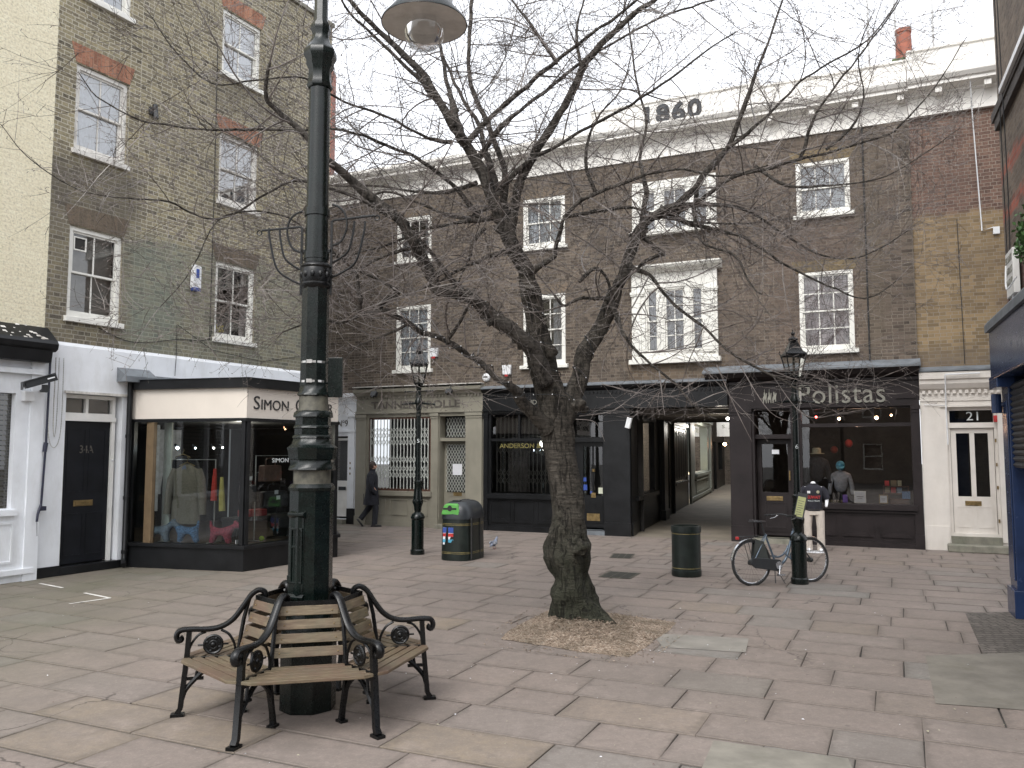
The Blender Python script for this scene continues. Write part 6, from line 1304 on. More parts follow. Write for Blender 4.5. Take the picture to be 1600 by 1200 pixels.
# ------------------------------------------------------------------ people: walking man, shop mannequin, pigeon
M['skin'] = paint('skin', (.42, .25, .18), .55, .06, 12, .03); M['hair_dark'] = paint('hair_dark', (.045, .032, .025), .7, .3, 40, .3); M['coat_navy'] = paint('coat_navy', (.014, .015, .021), .92, .2, 9, .2)
M['trouser_dark'] = paint('trouser_dark', (.02, .022, .028), .9, .2, 9, .1); M['shoe'] = paint('shoe', (.012, .012, .014), .35, .1, 9, .02)
def rings_loft(rings, n=24, squash=2.4):
    """rings: (cx, cy, z, half_x, half_y)"""
    m_ = MB(); out = []
    for cx, cy, z, a, b in rings: out.append([(cx + x, cy + y, z) for x, y in sel(a, b, n, squash)])
    return loft(m_, out)
man = thing('person', 'person in a dark knee length coat walking past the olive shop, seen from behind', 'person', fr(-3.87, 23.15, 14))
skin('body', [((0, 0, .95), .13, .15), ((0, 0, 1.15), .12, .14), ((.0, 0, 1.38), .13, .17), ((.015, 0, 1.50), .06, .06), ((.035, 0, 1.58), .065, .06), ((.04, 0, 1.67), .098, .078), ((.03, 0, 1.735), .07, .06),
    ((.02, -.10, .88), .085, .085), ((.10, -.10, .50), .055, .055), ((.07, -.10, .10), .04, .04), ((-.02, .10, .88), .085, .085), ((-.06, .10, .50), .055, .055), ((-.31, .10, .20), .04, .04),
    ((.0, -.20, 1.40), .06, .06), ((-.05, -.25, 1.15), .045, .045), ((.10, -.24, .95), .035, .035), ((.0, .20, 1.40), .06, .06), ((-.03, .25, 1.15), .045, .045), ((.12, .23, .94), .035, .035),
    ((.135, 0, 1.655), .016, .014)],
    [(0, 1), (1, 2), (2, 3), (3, 4), (4, 5), (5, 6), (0, 7), (7, 8), (8, 9), (0, 10), (10, 11), (11, 12), (2, 13), (13, 14), (14, 15), (2, 16), (16, 17), (17, 18), (5, 19)], 'skin', man)
m_ = MB(); m_.ball((.005, 0, 1.69), .105, 16, 12, .98, .86, 1.02); m_.ball((-.03, 0, 1.62), .08, 12, 8, .8, .88, .9); m_.build('hair', 'hair_dark', man)
m_ = MB()
for s in (-1, 1): m_.ball((.045, s * .088, 1.645), .026, 8, 6, .7, .4, 1.2)
m_.build('ear', 'skin', man)
m_ = rings_loft([(-.01, 0, .60, .215, .235), (-.01, 0, .75, .20, .235), (0, 0, .95, .175, .225), (0, 0, 1.12, .16, .215), (0, 0, 1.28, .165, .23), (0, 0, 1.40, .15, .235), (.0, 0, 1.47, .11, .17), (.01, 0, 1.52, .075, .085), (.015, 0, 1.575, .08, .082), (.015, 0, 1.58, .06, .06)])
for s in (-1, 1): m_.tube([(0, s * .19, 1.44), (-.015, s * .235, 1.32), (-.05, s * .265, 1.15), (.0, s * .265, 1.0), (.09, s * .245, .93)], [.06, .078, .07, .064, .058], 14)
m_.box(-.23, -.215, -.004, .004, .6, .9); m_.build('coat', 'coat_navy', man)
m_ = MB(); m_.tube([(.03, -.10, .85), (.10, -.10, .50), (.075, -.10, .07)], [.11, .085, .075], 14); m_.tube([(-.02, .10, .85), (-.07, .10, .50), (-.30, .10, .20)], [.11, .085, .07], 14); m_.build('trousers', 'trouser_dark', man)
m_ = MB(); m_.X = None; m_.add([], []); loft(m_, [[(.12 + x, -.10 + y, z) for x, y in sel(a, b, 16, 2.6)] for z, a, b in ((0, .15, .05), (.02, .152, .052), (.05, .13, .045))]); m_.tube([(.05, -.10, .03), (.05, -.10, .12)], [.055, .05], 10)
m_.X = Matrix.Translation((-.31, .10, .17)) @ Matrix.Rotation(radians(52), 4, 'Y'); loft(m_, [[(.07 + x, y, z) for x, y in sel(a, b, 16, 2.6)] for z, a, b in ((-.06, .15, .05), (-.04, .152, .052), (-.01, .13, .045))]); m_.build('shoes', 'shoe', man)

M['polo_navy'] = paint('polo_navy', (.016, .016, .024), .85, .2, 14, .15); M['chino'] = paint('chino', (.56, .50, .44), .9, .05, 14, .2); M['mannequin_white'] = paint('mannequin_white', (.72, .73, .75), .4, .03, 9, .02)
mq = thing('mannequin', 'headless white mannequin in a black polo shirt and cream trousers outside the polo shop', 'mannequin', fr(6.22, 17.3, -20))
skin('body', [((0, 0, .90), .10, .13), ((0, 0, 1.08), .09, .11), ((0, .01, 1.26), .10, .14), ((0, 0, 1.38), .05, .05), ((0, -.005, 1.45), .052, .052), ((-.09, 0, .84), .075, .075), ((-.10, 0, .46), .05, .05), ((-.11, .01, .09), .038, .038), ((-.12, -.12, .04), .03, .04), ((.09, 0, .84), .075, .075), ((.10, 0, .46), .05, .05), ((.11, .01, .09), .038, .038), ((.13, -.12, .04), .03, .04),
    ((-.17, 0, 1.29), .055, .055), ((-.24, .03, 1.08), .04, .04), ((-.19, -.10, .93), .03, .03), ((.17, 0, 1.29), .055, .055), ((.26, .03, 1.08), .04, .04), ((.24, -.09, .92), .03, .03)],
    [(0, 1), (1, 2), (2, 3), (3, 4), (0, 5), (5, 6), (6, 7), (7, 8), (0, 9), (9, 10), (10, 11), (11, 12), (2, 13), (13, 14), (14, 15), (2, 16), (16, 17), (17, 18)], 'mannequin_white', mq)
m_ = rings_loft([(0, 0, .84, .165, .11), (0, 0, .95, .16, .11), (0, 0, 1.08, .165, .115), (0, 0, 1.22, .19, .12), (0, 0, 1.31, .19, .11), (0, 0, 1.355, .13, .085), (0, 0, 1.38, .075, .072), (0, 0, 1.40, .08, .078), (0, 0, 1.402, .06, .06)])
for s in (-1, 1): m_.tube([(s * .15, 0, 1.32), (s * .21, .01, 1.24), (s * .26, .03, 1.09)], [.055, .075, .068], 14)
sh_ = m_.build('polo_shirt', 'polo_navy', mq)
lettering('KUWAIT', .085, 'red', sh_, (-.13, -.128, 1.095), .26, .002, bold=.002); lettering('POLO TEAM', .05, 'letter_white', sh_, (-.11, -.124, 1.03), .22, .002)
m_ = MB(); m_.box(-.12, -.06, -.128, -.118, 1.20, 1.25); m_.build('badge', 'plastic_white', sh_, smooth=False, bev=.004); m_ = MB(); m_.X = Matrix.Translation((.09, -.118, 1.23)) @ Matrix.Rotation(pi / 2, 4, 'X'); m_.lathe([(.032, 0), (.032, .01)], 14); m_.build('badge', 'straw', sh_)
m_ = MB(); m_.tube([(-.11, 0, .84), (-.125, 0, .5), (-.12, 0, .04)], [.098, .078, .08], 14); m_.tube([(.11, 0, .84), (.125, 0, .5), (.12, 0, .04)], [.098, .078, .08], 14); loft(m_, [[(x, y, z) for x, y in sel(a, b, 24, 2.4)] for z, a, b in ((.76, .17, .105), (.86, .165, .11), (.885, .163, .11))]); m_.build('trousers', 'chino', mq)
m_ = rings_loft([(0, 0, .855, .172, .118), (0, 0, .885, .172, .118)]); m_.box(-.02, .03, -.127, -.115, .852, .888); m_.build('belt', 'leather_black', mq)
m_ = MB(); m_.lathe([(.2, 0), (.2, .012), (.18, .015)], 24); m_.build('base_plate', 'mannequin_white', mq)
pg = thing('pigeon', 'grey pigeon standing on the paving between the recycling bin and the tree', 'pigeon', fr(-.38, 17.8, 60))
skin('body', [((0, 0, .13), .055, .05), ((.06, 0, .16), .05, .045), ((.10, 0, .21), .028, .026), ((.12, 0, .25), .026, .024), ((.145, 0, .245), .01, .008), ((-.08, 0, .10), .035, .03), ((-.17, 0, .065), .025, .012)], [(0, 1), (1, 2), (2, 3), (3, 4), (0, 5), (5, 6)], paint('feather_grey', (.16, .18, .23), .7, .35, 30, .2), pg, 0, 1)
m_ = MB()
for s in (-1, 1): m_.ball((-.03, s * .05, .135), .07, 12, 8, 1.3, .22, .55)
m_.build('wings', paint('feather_pale', (.32, .34, .38), .7, .4, 40, .2), pg); m_ = MB()
for s in (-.025, .025): m_.tube([(0, s, .09), (.01, s, .01), (.04, s, .005)], .006, 5)
m_.build('legs', paint('pigeon_leg', (.3, .08, .07), .6, .1, 9, .02), pg)

# ------------------------------------------------------------------ ground details
def G(px, py):
    d = ray(px, py); return V((0, 0, CH)) + d * (-CH / d.z)
def grate(label, pts, n):
    P = [G(*p) for p in pts]; c = sum(P, V((0, 0, 0))) / 4; t = thing('drain_cover', label, 'drain cover', Matrix.Translation(c), (0, 0, 0), 'dark metal covers in the paving')
    m_ = MB(); m_.add([((p - c).x, (p - c).y, .004) for p in P] + [((p - c).x, (p - c).y, .008) for p in P], [(4, 5, 6, 7), (0, 1, 5, 4), (1, 2, 6, 5), (2, 3, 7, 6), (3, 0, 4, 7)]); m_.build('frame', 'worn_iron', t, smooth=False)
    m_ = MB(); Q = [(p - c) * .9 for p in P]
    for i in range(n):
        a, b = (i + .15) / n, (i + .7) / n
        for j in range(3):
            u0, u1 = j / 3 + .02, (j + 1) / 3 - .02; f = lambda u, v: (Q[0].lerp(Q[1], u)).lerp(Q[3].lerp(Q[2], u), v)
            q = [f(u0, a), f(u1, a), f(u1, b), f(u0, b)]; m_.quad(*[(v.x, v.y, .0095) for v in q])
    m_.build('plate', 'rubber', t, smooth=False)
grate('small dark drain cover in the paving nearest the passage', [(952, 872), (986, 873), (992, 866), (958, 865)], 6)
grate('larger dark drain cover in the paving just right of the trunk', [(934, 902), (984, 905), (1001, 896), (953, 893)], 8)
m_ = MB()
def strip(a, b, w):
    p, q = G(*a), G(*b); d = (q - p).normalized(); n_ = V((-d.y, d.x, 0)) * w / 2; m_.quad(*[(v.x, v.y, .006) for v in (p - n_, q - n_, q + n_, p + n_)])
strip((62, 912), (98, 919), .05); strip((132, 927), (172, 935), .05); strip((172, 935), (108, 944), .05)
tag(m_.build('ground_marking', 'flaky_white', None, smooth=False), 'short white painted corner lines on the paving at the left', 'marking')
tag(MB().add([tuple(G(*p) + V((0, 0, .004))) for p in ((1508, 958), (1640, 955), (1900, 1060), (1540, 1030))], [(0, 1, 2, 3)]).build('paver_patch', None or brick('paver', [(.10, .09, .08), (.16, .14, .125)], (.06, .055, .045), bw=.2, rh=.1, ms=.008, sootamt=.4), None, smooth=False), kind='structure')
tag(MB().add([tuple(G(*p) + V((0, 0, .005))) for p in ((1446, 1025), (1610, 1020), (1800, 1125), (1462, 1100))], [(0, 1, 2, 3)]).build('concrete_patch', paint('concrete_patch', (.17, .155, .13), .85, .12, 3, .3, (.11, .10, .075), .6), None, smooth=False), kind='structure')
tag(MB().add([tuple(G(*p) + V((0, 0, .005))) for p in ((1115, 1158), (1325, 1186), (1345, 1230), (1080, 1240))], [(0, 1, 2, 3)]).build('concrete_patch', 'pale_concrete' if M.setdefault('pale_concrete', paint('pale_concrete', (.20, .185, .155), .85, .14, 3, .3, (.11, .11, .08), .6)) else '', None, smooth=False), kind='structure')
tag(MB().add([tuple(G(*p) + V((0, 0, .005))) for p in ((1020, 990), (1170, 998), (1165, 1020), (1035, 1012))], [(0, 1, 2, 3)]).build('pale_slab', paint('pale_slab', (.215, .20, .175), .8, .12, 3, .2), None, smooth=False), kind='structure')

# tree pit: mound of wood chips
TB = V((.80, 10.14, 0)); PIT = [G(775, 1000), G(862, 948), G(1062, 973), G(985, 1030)]
mulch = NM('wood_chip'); o_ = mulch.obj(); vv = mulch.node('TexVoronoi'); mulch.set(vv, 'Scale', 45.); mulch.set(vv, 'Vector', o_)
cc = mulch.ramp(vv.outputs['Color'], [(0, (.14, .10, .075)), (.4, (.26, .20, .15)), (.7, (.34, .27, .21)), (1, (.46, .40, .33))]); cc = mulch.mix(mulch.ramp(mulch.noise(1.9, 4, .6), [(.42, 0.), (.62, .6)]), cc, (.11, .09, .065))
mulch.bsdf(cc, .95, mulch.bump(vv.outputs['Distance'], .9, .02), spec=.15); M['wood_chip'] = mulch.m
R = random.Random(8); N_ = 44; vs = []
for i in range(N_ + 1):
    for j in range(N_ + 1):
        u, v = i / N_, j / N_; uu, vv_ = 2 * u - 1, 2 * v - 1; ks = 1 - .05 * (uu * vv_) ** 2; p = PIT[0].lerp(PIT[3], .5 + uu * ks / 2).lerp(PIT[1].lerp(PIT[2], .5 + uu * ks / 2), .5 + vv_ * ks / 2); p += V((noise.noise(p * 1.7), noise.noise(p * 1.7 + V((5, 5, 5))), 0)) * .06 * max(abs(uu), abs(vv_)) ** 3; e = min(u, 1 - u, v, 1 - v)
        w = noise.noise(p * 3) * .03 * (1 if e < .02 else 0); h = .004 + .045 * min(1, e * 4) + .015 * noise.noise(p * 4) * min(1, e * 8) + .008 * noise.noise(p * 25) + .09 * math.exp(-((p - TB).xy.length / .45) ** 2)
        vs.append((p.x + w, p.y + w, h))
m_ = MB(); m_.add(vs, [(i * (N_ + 1) + j, (i + 1) * (N_ + 1) + j, (i + 1) * (N_ + 1) + j + 1, i * (N_ + 1) + j + 1) for i in range(N_) for j in range(N_)]); 
for _ in range(5200):
    u, v = min(1.12, max(-.12, R.gauss(.5, .27))), min(1.12, max(-.12, R.gauss(.5, .27))); p = PIT[0].lerp(PIT[3], u).lerp(PIT[1].lerp(PIT[2], u), v); e = max(0, min(u, 1 - u, v, 1 - v)); z = .006 + .045 * min(1, e * 4) + (.012 if e > .02 else 0) + .09 * math.exp(-((p - TB).xy.length / .45) ** 2)
    a = V((R.gauss(0, 1), R.gauss(0, 1), R.gauss(0, .25))).normalized(); b = V((-a.y, a.x, R.gauss(0, .3))).normalized(); s = R.uniform(.006, .018); q = V((p.x, p.y, z))
    m_.quad(q - a * s, q + b * s * .5, q + a * s, q - b * s * .5)
tag(m_.build('wood_chip_mulch', 'wood_chip', None), kind='stuff')
# scattered litter
m_ = MB()
for _ in range(230):
    px, py = R.uniform(0, 1600), R.uniform(860, 1200); 
    if R.random() < .5: px = R.gauss(1000, 200); py = R.gauss(1010, 40)
    if py < 850: continue
    p = G(px, py); s = R.uniform(.003, .008) * (1.6 if R.random() < .1 else 1); a = R.random() * pi; dx, dy = cos(a) * s * 1.8, sin(a) * s * 1.8
    if (FL.inverted() @ p).y > -.2 or (FB.inverted() @ p).y > -.2: continue
    m_.mi = 0 if R.random() < .25 else (1 if R.random() < .6 else 2); z = .009 + R.random() * .006
    m_.quad((p.x - dx, p.y - dy, z), (p.x + dy * .5, p.y - dx * .5, z + .004), (p.x + dx, p.y + dy, z), (p.x - dy * .5, p.y + dx * .5, z + .002))
tag(m_.build('litter', ['paper', 'leather_brown', 'straw'], None, smooth=False), kind='stuff')

# ------------------------------------------------------------------ cherry tree
def bark(name, lo, hi, moss=True):
    n = NM(name); o = n.obj(); s = n.mapv(o, (3, 3, 26))
    st = n.noise(1.6, 6, .65, s, dist=.6); f = n.noise(9, 6, .7, o)
    c = n.ramp(st, [(.3, lo), (.55, tuple((a + b) / 2 for a, b in zip(lo, hi))), (.72, hi)]); c = n.mix(n.ramp(f, [(.45, 0.), (.7, .6)]), c, tuple(x * .55 for x in lo))
    c = n.mix(n.ramp(n.noise(2.2, 4, .6, n.mapv(o, (2.5, 2.5, 60))), [(.66, 0.), (.72, .6)]), c, tuple(min(1, x * 2.2) for x in hi))
    if moss:
        sp = n.node('SeparateXYZ'); n.set(sp, 0, o); low = n.ramp(n.math('ADD', n.math('MULTIPLY', sp.outputs[2], .5), n.math('MULTIPLY', n.math('SUBTRACT', n.noise(4, 5, .7, o), .5), .9)), [(.25, 1.), (.85, .0)])
        c = n.mix(n.math('MULTIPLY', low, .75), c, (.024, .028, .016))
    crk = n.noise(3.2, 5, .7, n.mapv(o, (5, 5, 1.1)), dist=1.2); c = n.mix(n.ramp(crk, [(.36, .75), (.45, 0.)]), c, tuple(x * .45 for x in lo)); h = n.math('ADD', n.math('ADD', st, n.math('MULTIPLY', f, .8)), n.math('MULTIPLY', n.ramp(crk, [(.34, 0.), (.48, 1.)]), 1.1)); n.bsdf(c, .85, n.bump(h, 1., .035), spec=.25); return n.m
M['bark'] = bark('bark', (.03, .026, .021), (.135, .118, .097)); M['branch_bark'] = bark('branch_bark', (.048, .042, .036), (.135, .12, .104), False)
M['twig_bark'] = paint('twig_bark', (.115, .095, .085), .42, .35, 6, .05, (.34, .31, .28), .7, spec=.6)
tree = thing('cherry_tree', 'large bare cherry tree with a gnarled mossy trunk in the middle of the yard', 'tree', Matrix.Translation((.80, 10.14, 0)))
tinv = V((.80, 10.14, 0))
def gnarl(mb_, pts, rad, n=28, amp=.06, base=False, step=.035, seed=0, cap=True):
    """trunk tube with lumps; pts world"""
    P = [V(p) for p in pts]; out = []; rr = []
    C = bez(P, 8); RR = bez([V((r, 0, 0)) for r in rad], 8); 
    L_ = 0; keep = [0]
    for i in range(1, len(C)):
        L_ += (C[i] - C[i - 1]).length
        if L_ >= step or i == len(C) - 1: keep.append(i); L_ = 0
    C = [C[i] for i in keep]; RR = [RR[i].x for i in keep]; vs = []; up = None
    for i, p in enumerate(C):
        t = (C[min(i + 1, len(C) - 1)] - C[max(i - 1, 0)]).normalized(); up = V((0, 1, 0)) if up is None else up
        a = t.cross(up); a = a.normalized(); b = a.cross(t).normalized(); up = b
        for j in range(n):
            an = 2 * pi * j / n; d = a * cos(an) + b * sin(an); q = p + d * RR[i]
            k = 1 + amp * 2.2 * noise.noise(q * 3.1 + V((seed, 0, 0))) + amp * noise.noise(q * 9) + amp * .5 * noise.noise(q * 24)
            if base and p.z < 1.45: w_ = min(1, (1.45 - p.z) * 2.2) * min(1, .35 + p.z * 2); k += w_ * (.26 * noise.noise(V((d.x * 1.7, d.y * 1.7, q.z * 3.2 + 4))) + .16 * noise.noise(q * 6.5) + .07 * noise.noise(q * 15))
            if base and p.z < .35: k += (.35 - p.z) ** 2 * 3.2 * max(0, .2 + noise.noise(V((d.x * 2.6, d.y * 2.6, 7.7))) * 1.7) + max(0, .24 - p.z) ** 1.5 * 16 * max(0, d.x * .86 - d.y * .5 - .6)
            rdg = .018 * noise.noise(V((d.x * 5, d.y * 5, q.z * 1.1 + seed))) + .010 * noise.noise(V((d.x * 11, d.y * 11, q.z * 2.5))); vs.append(p + d * (RR[i] * k + rdg * min(1, RR[i] / .15)))
    m = len(C); mb_.add([tuple(v) for v in vs], [(i * n + j, i * n + (j + 1) % n, (i + 1) * n + (j + 1) % n, (i + 1) * n + j) for i in range(m - 1) for j in range(n)] + ([tuple(range((m - 1) * n, m * n))] if cap else []))
# traced limbs: (px, py, width px); depth start -> end
TY = 10.14
def px3(lst, y0, y1, wob=0., seed=0):
    out = []; rad = []; k = len(lst)
    for i, (x, y, w) in enumerate(lst):
        Y = y0 + (y1 - y0) * (i / (k - 1)) ** 1.1 + wob * sin(i * 1.3 + seed); out.append(at(x, y, Y)); rad.append(w / 2 * Y / CF * (1 if lst[0][2] > 17 or i < 2 else .72))
    return out, rad
tr = MB()
p, r = px3([(900, 985, 74), (899, 960, 73), (894, 930, 68), (893, 900, 60), (888, 872, 66), (887, 845, 64), (888, 810, 53), (884, 760, 49), (877, 720, 47), (871, 680, 50), (866, 650, 52), (860, 620, 47), (853, 592, 43), (846, 560, 44), (840, 530, 38), (834, 490, 31), (828, 455, 31), (824, 440, 27), (823, 427, 25)], TY, TY + .15)
p[0].z = -.05; p = [V((q.x, q.y, q.z)) - tinv for q in p]; gnarl(tr, p, r, 40, .055, True, .03)
p, r = px3([(874, 668, 30), (884, 645, 31), (893, 620, 29), (906, 588, 27), (913, 553, 27), (933, 520, 25), (950, 487, 24), (962, 453, 22)], TY, TY + .5); gnarl(tr, [q - tinv for q in p], r, 22, .05, seed=3)
p, r = px3([(858, 672, 26), (838, 650, 24), (820, 634, 19), (806, 614, 15)], TY - .05, TY - .35); gnarl(tr, [q - tinv for q in p], r, 18, .06, seed=5)
for (x, y, w, dy, s) in ((909, 857, 17, -.3, 1), (905, 632, 15, -.22, 1), (862, 548, 13, -.16, 1), (827, 452, 12, -.08, 1), (846, 566, 10, -.2, 1), (914, 640, 8, -.1, 1)):
    c = at(x, y, TY + dy) - tinv; m0 = MB(); m0.ball((0, 0, 0), w * TY / CF / 2 * 1.35, 14, 10); tr.add([tuple(V(v) * (1 + .7 * noise.noise(V(v) * 12 + c)) + c) for v in m0.v], m0.f)
tr.build('trunk', 'bark', tree, ang=180)
